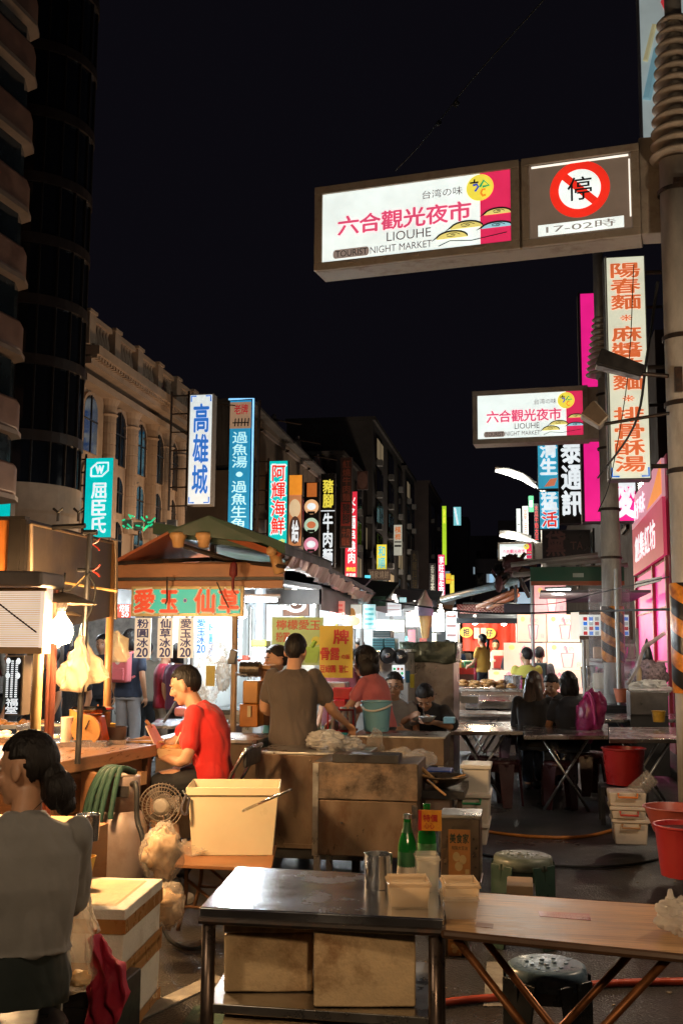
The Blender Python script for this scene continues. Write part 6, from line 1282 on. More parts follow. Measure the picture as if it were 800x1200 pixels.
a, b = G(224, 1003, .381), G(320, 1003, .381); ty = P(270, 934, 5.75).z
th = thing('plastic_bin', 'big milky white plastic bin with a stained lower half and a ladle in it', 'bin', (a+b)/2); hB = ty-.381; W = (b-a).length
mx = frame((a+b)/2, b-a, (0, 0, 1)); dep = .36; m = MB(); m.mx = mx
T = lambda k, kd, hh: [(-W/2*k, hh, (kd-1)*dep/2), (W/2*k, hh, (kd-1)*dep/2), (W/2*k, hh, -dep-(kd-1)*dep/2), (-W/2*k, hh, -dep-(kd-1)*dep/2)]
L4 = [[m._v(p) for p in T(*kk)] for kk in ((.98, .96, 0), (1.10, 1.08, hB*.88), (1.15, 1.14, hB*.885), (1.15, 1.14, hB), (1.12, 1.1, hB), (1.07, 1.05, hB*.87), (.95, .92, .01))]
m.face(L4[0][::-1]); m.face(L4[-1])
for A_, B_ in zip(L4, L4[1:]):
    for k in range(4): m.face([A_[k], A_[(k+1) % 4], B_[(k+1) % 4], B_[k]])
m.build('body', M('bin_plastic', (.78, .66, .44), .35, 0, .06, 3, sss=.15), th, bevel=.008)
m = MB(); m.mx = mx; L4 = [[m._v(p) for p in T(*kk)] for kk in ((.93, .9, .012), (1.0, .98, hB*.45))]; m.face(L4[0][::-1]); m.face(L4[-1])
for k in range(4): m.face([L4[0][k], L4[0][(k+1) % 4], L4[1][(k+1) % 4], L4[1][k]])
m.build('contents', M('murky_water', (.35, .25, .13), .25), th)
m = MB(); m.mx = mx; m.tube(sm([(-W*.57, hB*.9, .02), (-W*.62, hB*.7, .05), (-W*.56, hB*.62, .05), (-W*.53, hB*.86, .03)]), .008, 6); m.build('handle', M('dark_handle', (.06, .05, .06), .4), th)
m = MB(); m.tube([P(285, 950, 5.95), P(341, 925, 5.7)], [.009, .007], 8); tag(m.build('ladle', STEELC, smooth=True), 'steel ladle handle leaning out of the big white bin', 'ladle')
m = lump(G(222, 1000, .385)+Vector((0, -.02, .02)), (.10, .05, .04), 17, .5, 2.4, rg=.3); tag(m.build('plastic_bag', BAGC), 'flattened plastic scraps beside the big white bin', 'bag')
for i, (px, py, Y, rx, ry, rz, lb) in enumerate(((190, 1000, 5.5, .105, .11, .15, 'upper clear rubbish bag behind the foam boxes'), (194, 1062, 5.3, .095, .10, .11, 'lower clear rubbish bag on the ground behind the foam boxes'))):
    p = P(px, py, Y); m = lump(p, (rx, ry, rz), 41+i, .2, 1.4, rg=.17); tag(m.build('rubbish_bag', BAGC, smooth=True), lb, 'rubbish bag', 'clear rubbish bags')
    m = lump(p, (rx*.8, ry*.8, rz*.75), 51+i, .6, 2.6, 18, 12); tag(m.build('rubbish', M('paper_rubbish', (.55, .36, .2), .7, 0, .4, 9), smooth=True), 'crumpled paper rubbish inside the %s bag' % ('upper' if i == 0 else 'lower'), 'rubbish')
# taped foam boxes at the left
def corner_box(label, z0, z1, top, tape=True):
    P0 = G(146, 1066, .52); L0 = G(70, 1062, .52); R0 = G(189, 1030, .52)
    u = (R0-P0); u.z = 0; dep_ = u.length; du = u.normalized(); dl = Vector((-du.y, du.x, 0)); wid = .36
    base = Vector((P0.x, P0.y, 0)); th = thing('foam_box', label, 'foam box', base+du*dep_/2+dl*wid/2+Vector((0, 0, z0)), 'foam boxes under and beside the tables')
    def ring(e, z): return [base-du*e-dl*e+Vector((0, 0, z)), base+du*(dep_+e)-dl*e+Vector((0, 0, z)), base+du*(dep_+e)+dl*(wid+e)+Vector((0, 0, z)), base-du*e+dl*(wid+e)+Vector((0, 0, z))]
    def rough(m):
        bmesh.ops.subdivide_edges(m.bm, edges=m.bm.edges, cuts=8, use_grid_fill=True)
        for v_ in m.bm.verts: v_.co += Vector((1, 1, .4))*.004*noise.noise(v_.co*16)
    lid = .06 if top else .003
    m = MB(); m.hexa(ring(0, z0), ring(0, z1-lid-.003)); rough(m); m.build('body', FOAMW, th, bevel=.006)
    m = MB(); m.hexa(ring(.004, z1-lid), ring(.004, z1)); rough(m); m.build('lid', FOAMW, th, bevel=.01)
    if top: m = MB(); m.hexa(ring(-.05, z1+.0005), ring(-.06, z1+.004)); m.build('lid_recess', M('lid_yellow', (.62, .46, .26), .6, 0, .2, 6, .3, 50, stain=(.3, .17, .07)), th)
    m = MB()
    for za, zb in ((z1-lid-.035, z1-lid+.022), (z0+.0, z0+.05)): 
        bmv = ring(.0085, za); tpv = ring(.0085, zb)
        for k in (0, 3): m.poly([bmv[k], bmv[(k+1) % 4], tpv[(k+1) % 4], tpv[k]])
    m.build('tape', TAPE, th)
corner_box('upper taped white foam box with a yellowed lid, next to the seated woman', .262, .52, True)
corner_box('lower taped white foam box, under the one with a yellowed lid', .0, .258, False)
# bags hung beside the woman
cloth_bag2 = lambda pts, Y, d, s, n, mt, lb: cloth_bag(pts, Y, d, s, n, mt, lb, .12)
o = cloth_bag2([(108, 1096), (116, 1096), (128, 1112), (143, 1130), (150, 1165), (140, 1195), (128, 1212), (100, 1212), (104, 1160), (109, 1125)], 3.85, .09, 7, 'shopping_bag', M('red_cloth_bag', (.38, .012, .05), .75, 0, .2, 5, .3, 30), 'red cloth shopping bag hanging beside the seated woman'); o['group'] = 'bags hung beside the seated woman'
o = cloth_bag2([(94, 1045), (99, 1045), (104, 1075), (108, 1110), (109, 1145), (100, 1160), (84, 1163), (80, 1120), (86, 1080)], 3.8, .08, 8, 'plastic_bag', BAGC, 'clear plastic bag with yellow food hanging beside the red bag'); o['group'] = 'bags hung beside the seated woman'
m = lump(P(94, 1147, 3.84), (.04, .03, .025), 3, .4); tag(m.build('boxed_food', M('yellow_food', (.65, .36, .05), .5, 0, .3, 12), smooth=True), 'yellow food in the bottom of the clear hanging bag', 'food')
o = cloth_bag2([(101, 1035), (104, 1035), (110, 1065), (114, 1095), (105, 1095), (104, 1070)], 3.9, .03, 9, 'plastic_bag', BAGW, 'thin white plastic handle bag behind the red bag'); o['group'] = 'bags hung beside the seated woman'
th = thing('black_crate', 'black crate under the hanging bags', 'crate', G(85, 1240, 0)); a, b, z0, z1 = spans(4.0, 70, 128, 1165, 1245); m = MB(); m.slab(a, b, 4.0, 4.35, z0, z1); m.build('body', BLACK, th, bevel=.01)
m = MB(); 
for k in range(4): m.slab(a+.01, b-.01, 3.99, 3.999, z0+.05+k*.06, z0+.08+k*.06)
m.build('rib', BLACK, th)
th = pot(103, 985, .05, .11, STEELC, 'steel cup at the corner of the pale side table', z=.751, name='steel_cup', cat='cup')
bucket('basket', 'small yellow basket hung at the edge of the pale side table', 103, 1003, 1022, 20, 4.6, YT, 'basket', taper=.6)
# standing fan beside the seated man
fc = P(190, 943, 6.55); th = thing('floor_fan', 'dusty grey floor fan behind the gas cylinder', 'fan', (fc.x, fc.y, 0))
def facing(mb, c, mxr): mb.mx = Matrix.Translation(c) @ mxr
mr = Matrix.Rotation(R(90), 4, 'X') @ Matrix.Rotation(R(14), 4, 'Y')
m = MB(); facing(m, fc, mr)
for k in range(36): a = 2*math.pi*k/36; m.tube([(.05*math.cos(a), .05*math.sin(a), .075), (.10*math.cos(a), .10*math.sin(a), .07), (.135*math.cos(a), .135*math.sin(a), .0)], .0022, 4, False)
for r in (.06, .09, .115, .135): m.tube([(r*math.cos(2*math.pi*k/36), r*math.sin(2*math.pi*k/36), .07 if r < .15 else (.03 if r < .18 else 0)) for k in range(37)], .004, 5, False)
m.build('guard', M('dusty_wire', (.30, .25, .21), .5, .5), th)
m = MB(); facing(m, fc, mr)
for k in range(3):
    a = k*2.094; m.hexa([(.03*math.cos(a), .03*math.sin(a), .0), (.12*math.cos(a-.4), .12*math.sin(a-.4), .02), (.12*math.cos(a+.5), .12*math.sin(a+.5), -.03), (.03*math.cos(a+1), .03*math.sin(a+1), -.01)], [(.03*math.cos(a), .03*math.sin(a), .004), (.12*math.cos(a-.4), .12*math.sin(a-.4), .024), (.12*math.cos(a+.5), .12*math.sin(a+.5), -.026), (.03*math.cos(a+1), .03*math.sin(a+1), -.006)])
m.build('blade', M('blade_grey', (.22, .19, .17), .5), th)
m = MB(); facing(m, fc, mr); m.lathe([(0, .085), (.035, .082), (.05, .07), (.05, .06), (0, .06)], (0, 0, 0), 20); m.lathe([(0, -.02), (.06, -.02), (.05, -.16), (0, -.18)], (0, 0, 0), 16); m.build('hub', M('hub_grey', (.40, .36, .32), .5), th)
m = MB(); m.cyl((fc.x, fc.y+.1, .03), (fc.x, fc.y+.1, fc.z-.02), .018, None, 10); m.lathe([(0, 0), (.19, 0), (.18, .025), (.04, .05), (0, .05)], (fc.x, fc.y+.1, 0), 26); m.build('stand', M('hub_grey', (.40, .36, .32), .5), th)
# folding chair under the man in red
th = thing('folding_chair', 'steel-tube folding chair under the man in the red shirt', 'chair', (P(258, 915, 7.05).x, 7.05, 0)); sx = P(250, 915, 7.05).x; sz = P(250, 917, 7.05).z
m = MB(); m.slab(sx-.22, sx+.22, 6.87, 7.27, sz-.03, sz); m.build('seat', BLACK, th, bevel=.012)
m = MB()
for y in (6.86, 7.28):
    m.tube(sm([(sx-.26, y, 0), (sx+.12, y, sz-.02), (sx+.27, y, sz+.24)]), .012, 8); m.tube([(sx+.32, y, 0), (sx-.15, y, sz-.03)], .012, 8)
m.tube([(sx+.27, 6.86, sz+.24), (sx+.27, 7.28, sz+.24)], .012, 8); m.tube([(sx+.2, 6.86, sz*.35), (sx+.2, 7.28, sz*.35)], .01, 8); m.build('frame', STEELC, th, smooth=True)
m = MB(); m.slab(sx+.245, sx+.275, 6.88, 7.26, sz+.12, sz+.23); m.build('backrest', BLACK, th, bevel=.01)
# ------------------------------------------------------------------ machines of the dessert stall
OCH = M('ochre_paint', (.48, .22, .05), .4, .1, .25, 8, .05, 40, stain=(.2, .08, .02))
th = thing('ice_shaver', 'ochre ice shaving machine with a dark motor drum', 'machine', P(293, 852, 8.7))
a, b, z0, z1 = spans(8.7, 280, 303, 798, 852); zm = P(290, 825, 8.7).z
m = MB(); m.slab(a, b, 8.7, 8.95, z0, zm); m.build('base', M('base_orange', (.50, .17, .02), .4), th, bevel=.012)
m = MB(); m.slab(a+.02, b-.01, 8.72, 8.93, zm+.001, z1); m.build('housing', OCH, th, bevel=.012)
m = MB(); q = P(294, 784, 8.8); m.cyl(q-Vector((.085, 0, 0)), q+Vector((.08, 0, 0)), .065, None, 20)
for k in range(3): m.cyl(q+Vector((-.06+.05*k, 0, 0)), q+Vector((-.045+.05*k, 0, 0)), .07, None, 20)
m.build('motor_drum', M('motor_steel', (.12, .10, .08), .3, .8), th)
m = MB(); q = P(292, 833, 8.69); m.slab(q.x-.015, q.x+.015, 8.685, 8.699, q.z-.05, q.z+.04); m.cyl((q.x, 8.68, q.z+.02), (q.x, 8.70, q.z+.02), .012, None, 10); m.build('switch', M('switch_cream', (.7, .55, .3), .4), th)
m = MB(); q = P(283, 790, 8.75); m.cyl(q-Vector((.05, 0, 0)), q+Vector((.05, 0, 0)), .012, None, 8); m.build('spindle', STEELC, th)
th = thing('press_machine', 'tall orange-brown press beside the ice shaver', 'machine', P(312, 850, 8.9))
a, b, z0, z1 = spans(8.9, 304, 316, 785, 850); m = MB(); m.slab(a, b, 8.9, 9.2, z0, z1); m.build('body', M('press_brown', (.22, .10, .05), .45, .3, .3, 7), th, bevel=.01); m = MB(); m.slab(a-.01, b+.01, 8.89, 9.21, z1+.001, z1+.04); m.build('cap', OCH, th, bevel=.01)
th = thing('stall_worktop', 'steel worktop of the dessert stall, lit pale blue', 'worktop', P(215, 850, 9.3))
q = [P(175, 850, 9.0), P(262, 850, 9.0), P(268, 838, 9.9), P(185, 838, 9.9)]; z = q[0].z
m = MB(); m.hexa([Vector((p.x, p.y, z-.03)) for p in q], [Vector((p.x, p.y, z)) for p in q]); m.build('top', STEELC, th, bevel=.004); m = MB(); m.slab(q[0].x+.2, q[1].x-.05, 9.1, 9.8, .1, z-.031); m.build('body', M('worktop_wood', (.14, .06, .03), .5, .1), th)
bx('pink_bag', 'pink bowl cover on the pale blue worktop', 203, 219, 829, 840, 9.2, .14, M('pink_film', (.75, .3, .35), .4), 'cover', .03)
m = MB(); m.tube([P(192, 846, 9.15), P(207, 822, 9.3)], .012, 8); tag(m.build('knife', STEELB), 'dark long-handled scoop leaning over the worktop', 'scoop')
# hung plastic at the post and drink dispenser
for i, (px, py, rx, rz, Y, mt, lb) in enumerate(((254, 765, .09, .09, 9.05, BAGC, 'clump of clear bags tied on the stall post'), (240, 800, .12, .22, 9.6, BAGC, 'long clear bag hanging from the stall post'), (262, 790, .06, .14, 9.3, BAGW, 'white glove-like bag hanging beside the stall post'), (232, 815, .10, .14, 9.8, BAGW, 'pinkish-white bag low behind the man in red'))):
    m = lump(P(px, py, Y), (rx, .06, rz), 61+i, .4, 2.0, rg=.25); tag(m.build('plastic_bag', mt, smooth=True), lb, 'bag', 'bags tied at the dessert stall post')
bx('note_card', 'folded olive-yellow card clipped on the stall post', 241, 252, 780, 804, 9.0, .01, M('olive_card', (.5, .42, .12), .6), 'card', .001)
bx('red_note', 'red bowl of toppings behind the single bluish price card', 277, 291, 768, 775, 10.5, .1, M('red_food', (.6, .12, .08), .5), 'bowl', .02)
m = MB(); q = P(270, 770, 8.95); m.hexa([q+Vector(k) for k in ((-.03, 0, -.06), (.04, 0, -.06), (.04, .05, -.06), (-.03, .05, -.06))], [q+Vector(k) for k in ((.0, 0, .07), (.06, 0, .05), (.06, .05, .05), (0, .05, .07))]); tag(m.build('black_clip', BLACK, bevel=.006), 'black clip holding tongs on the stall post', 'clip')
th = thing('drink_dispenser', 'white drink dispenser with a yellow-green lid behind the press', 'dispenser', P(302, 775, 10.4)); a, b, z0, z1 = spans(10.4, 294, 312, 758, 778); m = MB(); m.slab(a, b, 10.4, 10.6, z0, z1); m.build('tank', WALLW, th, bevel=.01); m = MB(); m.slab(a, b, 10.4, 10.6, z1+.001, z1+.07); m.build('lid', M('lime_lid', (.62, .62, .08), .4), th, bevel=.015)
th = thing('glass_case', 'bright glass case with red basket beside the man in grey', 'case', P(396, 798, 9.6)); a, b, z0, z1 = spans(9.6, 384, 404, 800, 822); m = MB(); m.slab(a-.05, b, 9.6, 9.85, z0, z1); m.build('case', M('pale_case', (.5, .48, .45), .3, .2), th, bevel=.008)
bx('red_basket', 'red plastic basket stacked beside the glass case', 389, 412, 806, 820, 9.5, .2, M('basket_red', (.55, .03, .04), .4), 'basket', .015); bx('red_basket', 'second red plastic basket, tilted and lower behind the girl in pink', 390, 405, 820, 833, 9.45, .2, M('basket_red', (.55, .03, .04), .4), 'basket', .015)
th = thing('jar_rack', 'rack of glass jars the girl in pink reaches into', 'rack', P(398, 855, 9.0)); a, b, z0, z1 = spans(9.0, 384, 414, 832, 858)
m = MB(); m.slab(a, b, 9.0, 9.25, z0, z0+.02); m.tube([(a, 9.0, z1), (b, 9.0, z1)], .008, 6); m.tube([(a, 9.0, z0), (a, 9.0, z1)], .008, 6); m.tube([(b, 9.0, z0), (b, 9.0, z1)], .008, 6); m.build('frame', REDB, th)
for k in range(3): m = MB(); m.lathe([(0, z0+.02), (.032, z0+.02), (.034, z1-.01), (.026, z1+.02), (0, z1+.02)], (a+.04+.075*k, 9.1, 0), 14); m.build('jar', M('glass_jar', (.6, .62, .6), .1, 0, .1, 8, trans=.4), th, smooth=True)
# machines and crates behind the girl
TC = M('teal_crate', (.10, .34, .40), .45, 0, .15, 20, .3, 60)
for k, (x0, x1, y0, y1, lb) in enumerate(((436, 449, 748, 762, 'teal plastic crate on the left above the fans'), (450, 463, 748, 762, 'teal plastic crate on the right above the fans'), (437, 458, 739, 747, 'grey plastic crate on top of the teal crates'))):
    a, b, z0, z1 = spans(11.2+.02*k, x0, x1, y0, y1); th = thing('plastic_crate', lb, 'crate', ((a+b)/2, 11.3, z0), 'crates above the fans'); mt = TC if k < 2 else M('grey_crate', (.38, .38, .38), .5)
    m = MB(); m.slab(a, b, 11.2, 11.5, z0, z1); m.build('body', mt, th, bevel=.008); m = MB()
    for j in range(4): m.slab(a+.006, b-.006, 11.19, 11.199, z0+(z1-z0)*(.12+.22*j), z0+(z1-z0)*(.24+.22*j))
    m.build('slot', M('crate_slot', (.05, .14, .17) if k < 2 else (.15, .15, .15), .6), th)
for px, py, r, lb in ((454, 768, .085, 'larger black round fan below the teal crates'), (469, 770, .075, 'smaller black round fan beside the larger one'), (419, 767, .06, 'black round fan half behind the girl in pink')):
    p = P(px, py, 11.0); th = thing('round_fan', lb, 'fan', p, 'black round fans'); m = MB(); m.mx = Matrix.Translation(p) @ Matrix.Rotation(R(90), 4, 'X'); m.lathe([(0, .01), (r*.3, .012), (r*.9, 0), (r, .02), (r, -.08), (0, -.08)], (0, 0, 0), 24); m.build('housing', BLACK, th, smooth=False)
    m = MB(); m.mx = Matrix.Translation(p) @ Matrix.Rotation(R(90), 4, 'X'); m.lathe([(0, .03), (r*.28, .028), (r*.28, .013), (0, .013)], (0, 0, 0), 16); m.build('hub', STEELC, th)
sign('menu_board', 'small white menu with coloured drink pictures under the round fans', (459, 779, 474, 796), 10.9, E('glow_menu', (.85, .92, .95), .9), [('disc', 0, .1+.3*i, .62-.3*j, .3+.3*i, .82-.3*j, [GREENL, DREDL, E('glow_brown', (.3, .15, .06), .6)][(i+j) % 3], 0) for i in range(3) for j in range(2)]+[('rect', 0, .05, .05, .95, .2, BLUEL, 0)], depth=.03, rim=.02, cat='menu board')
th = thing('cart_behind', 'white and grey drink cart behind the girl in pink', 'cart', P(450, 830, 11.3)); a, b, z0, z1 = spans(11.3, 412, 478, 764, 850); m = MB(); m.slab(a, b, 11.32, 12.0, .1, z1); m.build('body', M('cart_pale', (.42, .40, .38), .4, .3, .2, 4), th, bevel=.01)
m = MB(); m.slab(a-.03, b+.03, 11.3, 12.05, z1+.001, z1+.03); m.build('top', STEELC, th)
for k, (x0, x1, y0, y1, c) in enumerate(((480, 485, 790, 806, (.6, .5, .05)), (475, 480, 786, 800, (.08, .25, .4)))): bx('cloth_strip', ['yellow cloth strip hung on the tarped cabinet', 'blue cloth strip hung on the tarped cabinet'][k], x0, x1, y0, y1, 10.95, .02, M('strip%d' % k, c, .7), 'cloth', .004)
# tarped steel cabinet
th = thing('covered_cart', 'big steel cart under a shiny grey-green tarpaulin', 'cart', P(503, 850, 12)); a, b, z0, z1 = spans(12.0, 472, 531, 774, 830)
m = MB(); m.slab(a, b, 12.0, 13.0, .1, z1); m.build('body', M('cart_steel', (.42, .36, .32), .35, .85, .35, 2.5, .08, 20, stain=(.2, .13, .1), stain_amt=.6), th, bevel=.01)
_, _, t0, t1 = spans(12.0, 470, 533, 753, 776); m = MB(); m.slab(a-.03, b+.03, 11.95, 13.05, t0, t1); bmesh.ops.subdivide_edges(m.bm, edges=m.bm.edges, cuts=12, use_grid_fill=True)
for v_ in m.bm.verts: v_.co += Vector((noise.noise(v_.co*6), noise.noise(v_.co*6+Vector((9, 0, 0))), noise.noise(v_.co*5+Vector((0, 7, 0)))))*.035
m.build('tarpaulin', M('shiny_tarp', (.16, .18, .13), .28, .3, .35, 8, .5, 14), th, smooth=True)
for k, (x0, x1, y0, y1, lb) in enumerate(((529, 540, 811, 822, 'white foam cup stack on the low table behind the eater'), (540, 560, 816, 824, 'white paper box on the low table behind the eater'), (519, 532, 841, 848, 'pale blue tissue box on the eating table'))): bx('paper_box', lb, x0, x1, y0, y1, 10.4 if k == 2 else 13, .15, M('paper_blue', (.25, .5, .6), .5) if k == 2 else M('paper_pale', (.55, .52, .5), .6), 'box', .006)
# ------------------------------------------------------------------ right-hand stalls and the pink shop
SHOPPINK = E('shop_pink', (.85, .02, .30), .62); REDRIM = M('red_rim', (.35, .01, .03), .4)
th = thing('pink_shop', 'glowing pink shopfront with red ribs and a patterned fascia', 'shop', (2.4, 18, 0))
xs = 2.02; ya, yb = xs*F/(776-618), xs*F/(741-618)
m = MB(); m.slab(xs+.02, 3.2, ya, yb, 0, 4.45); m.build('wall', M('shop_red', (.25, .01, .04), .5), th)
m = MB(); m.slab(xs, xs+.018, ya+.12, yb-.08, .5, 2.9); m.build('lit_front', SHOPPINK, th)
m = MB()
for t in (0, .37, .99): y = ya+(yb-ya)*t; m.slab(xs-.05, xs-.002, y-.06, y+.06, .3, 2.93)
for z in (1.4, 2.2): m.slab(xs-.02, xs-.002, ya, yb, z, z+.03)
m.build('rib', REDRIM, th)
mx = frame((xs-.06, yb, 2.96), (0, -1, 0), (0, 0, 1)); wd = yb-ya
m = MB(); m.mx = mx; m.slab(0, wd, 0, .85, -.05, 0); m.build('fascia', E('fascia_red', (.55, .04, .10), .55), th)
m = MB(); m.mx = mx; m.slab(0, wd, .86, 1.42, -.05, 0); m.build('upper_fascia', E('fascia_rose', (.75, .35, .42), .6), th)
m = MB(); m.mx = mx; write_row(m, list('創集紅坊'), wd*.1, .2, wd*.8, .65, .03, .006, stretch=True); write(m, '好味', wd*.1, .95, wd*.5, 1.3, .02, .006); m.build('lettering', WTX, th, fix=False)
m = MB(); m.mx = mx; m.poly([(wd*.55, .9, .004), (wd, .9, .004), (wd, 1.4, .004), (wd*.8, 1.15, .004)]); m.build('fascia_swirl', ORL, th, fix=False)
m = MB(); m.hexa([P(746, 381+300, 13), P(775, 375+300, 11.5), P(775, 380+300, 11.5), P(746, 388+300, 13)], [q+Vector((0, .25, 0)) for q in (P(746, 681, 13), P(775, 675, 11.5), P(775, 680, 11.5), P(746, 688, 13))]); tag(m.build('small_awning', ALU), 'small tilted tan ledge against the pink shopfront', 'ledge')
# green and orange awning
th = thing('drink_stall', 'drink stall under a green awning with an orange edge, full of bright pink posters', 'market stall', (.9, 18, 0))
ga, gb = P(621, 690, 16.6), P(742, 690, 15.0); zt, zm_, zl = P(621, 668, 16.6).z, P(621, 682, 16.6).z, P(621, 687, 16.6).z
m = MB(); m.hexa([ga*1, gb*1, gb+Vector((0, .03, 0)), ga+Vector((0, .03, 0))], [Vector((p.x, p.y, zt)) for p in (ga, gb, gb+Vector((0, .03, 0)), ga+Vector((0, .03, 0)))]); m.bm.clear()
m.slab(ga.x, gb.x, 16.4, 16.43, zm_, zt); m.slab(ga.x, gb.x, 16.4, 20.2, zt, zt+.03); m.build('awning', M('green_awning', (.006, .06, .03), .6, 0, .2, 3, .1, 12), th)
m = MB(); m.slab(ga.x+.01, gb.x, 16.395, 16.425, zl, zm_-.002); m.build('awning_edge', ORT, th)
m = MB(); q = P(677, 674, 16.39); m.slab(q.x-.08, q.x+.08, 16.385, 16.395, q.z-.03, q.z+.03); m.build('awning_tag', M('tag_pale', (.3, .35, .3), .6), th)
m = MB()
f = lambda x, y, Y=16.5: P(x, y, Y)
m.tube([f(598, 662), f(700, 650)], .04, 6); m.tube([f(600, 674), f(735, 662)], .04, 6); m.tube([f(640, 655), f(655, 672)], .025, 6); m.tube([f(665, 653), f(650, 668)], .025, 6); m.tube([f(690, 651), f(680, 667)], .025, 6); m.tube([f(640, 662), f(715, 655)], .05, 6)
m.build('awning_frame', GALV, th)
m = MB(); m.slab(ga.x+.15, gb.x+.4, 16.6, 20, zl-.10, zl-.06); m.build('ceiling', M('stall_ceiling', (.10, .10, .11), .5, .3, .3, 3), th)
m = MB()
for px, Y in ((623, 16.6), (722, 15.2)): q = P(px, 700, Y); post(m, q.x, q.y, 0, 2.7, .03)
m.build('post', GALV, th)
PKP = E('poster_pink_lit', (1.0, .62, .46), .85); PKP2 = E('poster_pale_lit', (1.0, .76, .58), .98); PKP3 = E('poster_rosy_lit', (.92, .42, .40), .95)
pinks = [(626, 686, 663, 720, 18.6, PKP3, 'top rosy poster of the drink stall'), (606, 720, 640, 752, 18.4, PKP, 'left poster of the second row at the drink stall'), (641, 720, 679, 752, 18.42, PKP2, 'right poster of the second row at the drink stall'), (590, 753, 640, 785, 18.0, PKP, 'left poster of the third row at the drink stall'), (641, 753, 684, 785, 18.02, PKP2, 'bright right poster of the third row at the drink stall'), (572, 785, 621, 806, 17.6, PKP, 'lowest left poster at the drink stall'), (622, 785, 690, 812, 17.62, PKP2, 'lowest right poster, almost white, at the drink stall')]
GLI = E('poster_glass', (.85, .30, .34), .85); GLI2 = E('poster_yolk', (.95, .62, .20), .95)
for x0, y0, x1, y1, Y, mt, lb in pinks:
    sign('drink_poster', lb, (x0, y0, x1, y1), Y, mt, [('poly', [(.42, .08), (.68, .08), (.74, .62), (.36, .62)], 0, 0, 0, 0, E('poster_cup', (.98, .58, .50), 1.1), 0), ('line', [(.55, .6), (.48, .9)], 0, 0, 0, 0, GLI, .02), ('line', [(.38, .62), (.72, .62), (.66, .1), (.44, .1), (.38, .62)], 0, 0, 0, 0, GLI, .012), ('disc', 0, .12, .74, .26, .92, GLI2, 0), ('txt', '醇奶', .42, .7, .72, .86, GLI, .01), ('txt', '良', .78, .12, .92, .3, GLI, .0)], depth=.12, rim=0, cat='poster', group='lit pink posters of the drink stall')
lamp(P(640, 740, 17.2), 12, (1, .88, .74), .4); tube_light(P(640, 692, 17.3), P(668, 691, 17.3), 'white tube over the pink posters', 22, WHITE)
th = sign('menu_light_box', 'framed wooden light box with rows of small red and blue labels behind the slim pole', (669, 716, 741, 749), 16.1, E('menu_pale', (.70, .74, .70), .8),
     [('rect', 0, .20+.095*i, .15+.17*j, .265+.095*i, .28+.17*j, [DREDL, BLUEL, E('menu_grey', (.35, .4, .4), .6)][(i+2*j) % 3], 0) for i in range(8) for j in range(4)]+[('rect', 0, .0, 0, .13, 1, E('menu_blank', (.85, .75, .65), .9), 0)], side=M('box_brown', (.10, .055, .04), .5), depth=.12, rim=.06)[0]
m = MB(); q = P(683, 750, 16.15); m.cyl((q.x, q.y, .2), (q.x, q.y, q.z), .028, None, 10); q = P(727, 750, 16.15); m.cyl((q.x, q.y, .2), (q.x, q.y, q.z), .028, None, 10); m.build('post', GALV, th)
# clear rain sheet and counter by the slim pole
SHEET = PLAS('rain_sheet', (.75, .70, .72), .30, .12, .8, 7)
m = MB(); a, b = P(688, 752, 16.0), P(741, 704, 15.2); N_ = 14
rows = [[m._v((a.x+(b.x-a.x)*i/N_, 15.6+.10*math.sin(i*1.3+j*.4)+.05*noise.noise(Vector((i*.6, j*.6, 0))), .95+(2.45-.95)*j/10)) for i in range(N_+1)] for j in range(11)]
for j in range(10):
    for i in range(N_): m.face([rows[j][i], rows[j][i+1], rows[j+1][i+1], rows[j+1][i]])
tag(m.build('rain_sheet', SHEET, smooth=True), 'clear plastic rain sheet hanging between the slim pole and the pink shop', 'plastic sheet')
m = MB(); m.tube(sm([P(735, 802, 13.6), P(746, 783, 13.5), P(754, 760, 13.4), P(764, 752, 13.3), P(778, 742, 13.2)]), [.022]*12+[.03]*6+[.025]*7, 8); tag(m.build('rolled_sheet', PLAS('rolled_film', (.45, .36, .3), .7, .3, .7, 14), smooth=True), 'rolled plastic sheet curving up beside the thick pole', 'plastic sheet')
th = thing('serving_counter', 'steel serving counter with a heap of white bags between the two poles', 'counter', P(760, 835, 13.4)); a, b, z0, z1 = spans(13.4, 738, 782, 811, 838); m = MB(); m.slab(a, b, 13.4, 13.9, .1, z0); m.build('body', M('counter_dark', (.03, .028, .028), .4, .3), th); m = MB(); m.slab(a, b, 13.38, 13.9, z0+.002, z1); m.build('pan', M('dull_pan', (.10, .09, .085), .4, .6, .3), th, bevel=.01)
m = lump(P(760, 806, 13.6), (.25, .2, .10), 71, .4, 2.5, 26, 16); tag(m.build('plastic_bag', BAGW), 'heap of white plastic bags on the serving counter', 'bag')
m = lump(P(762, 790, 14.0), (.2, .15, .17), 75, .4, 1.6, 22, 16); tag(m.build('bundle', M('patterned_cloth', (.20, .14, .15), .8, 0, .95, 26), smooth=True), 'dark patterned cloth bundle behind the white bags', 'bundle')
m = MB(); m.lathe([(0, 0), (.09, .02), (.06, .2), (.012, .36), (0, .38)], P(758, 783, 14.1), 14); tag(m.build('pointed_hat', BLACK, smooth=True), 'black pointed cover standing up behind the cloth bundle', 'cover')
m = MB(); m.lathe([(0, -.14), (.03, -.1), (.035, .05), (.012, .12), (0, .16)], P(748, 790, 13.7), 12); tag(m.build('squeeze_bottle', M('beige_bottle', (.5, .35, .2), .4), smooth=True), 'beige bottle hanging before the cloth bundle', 'bottle')
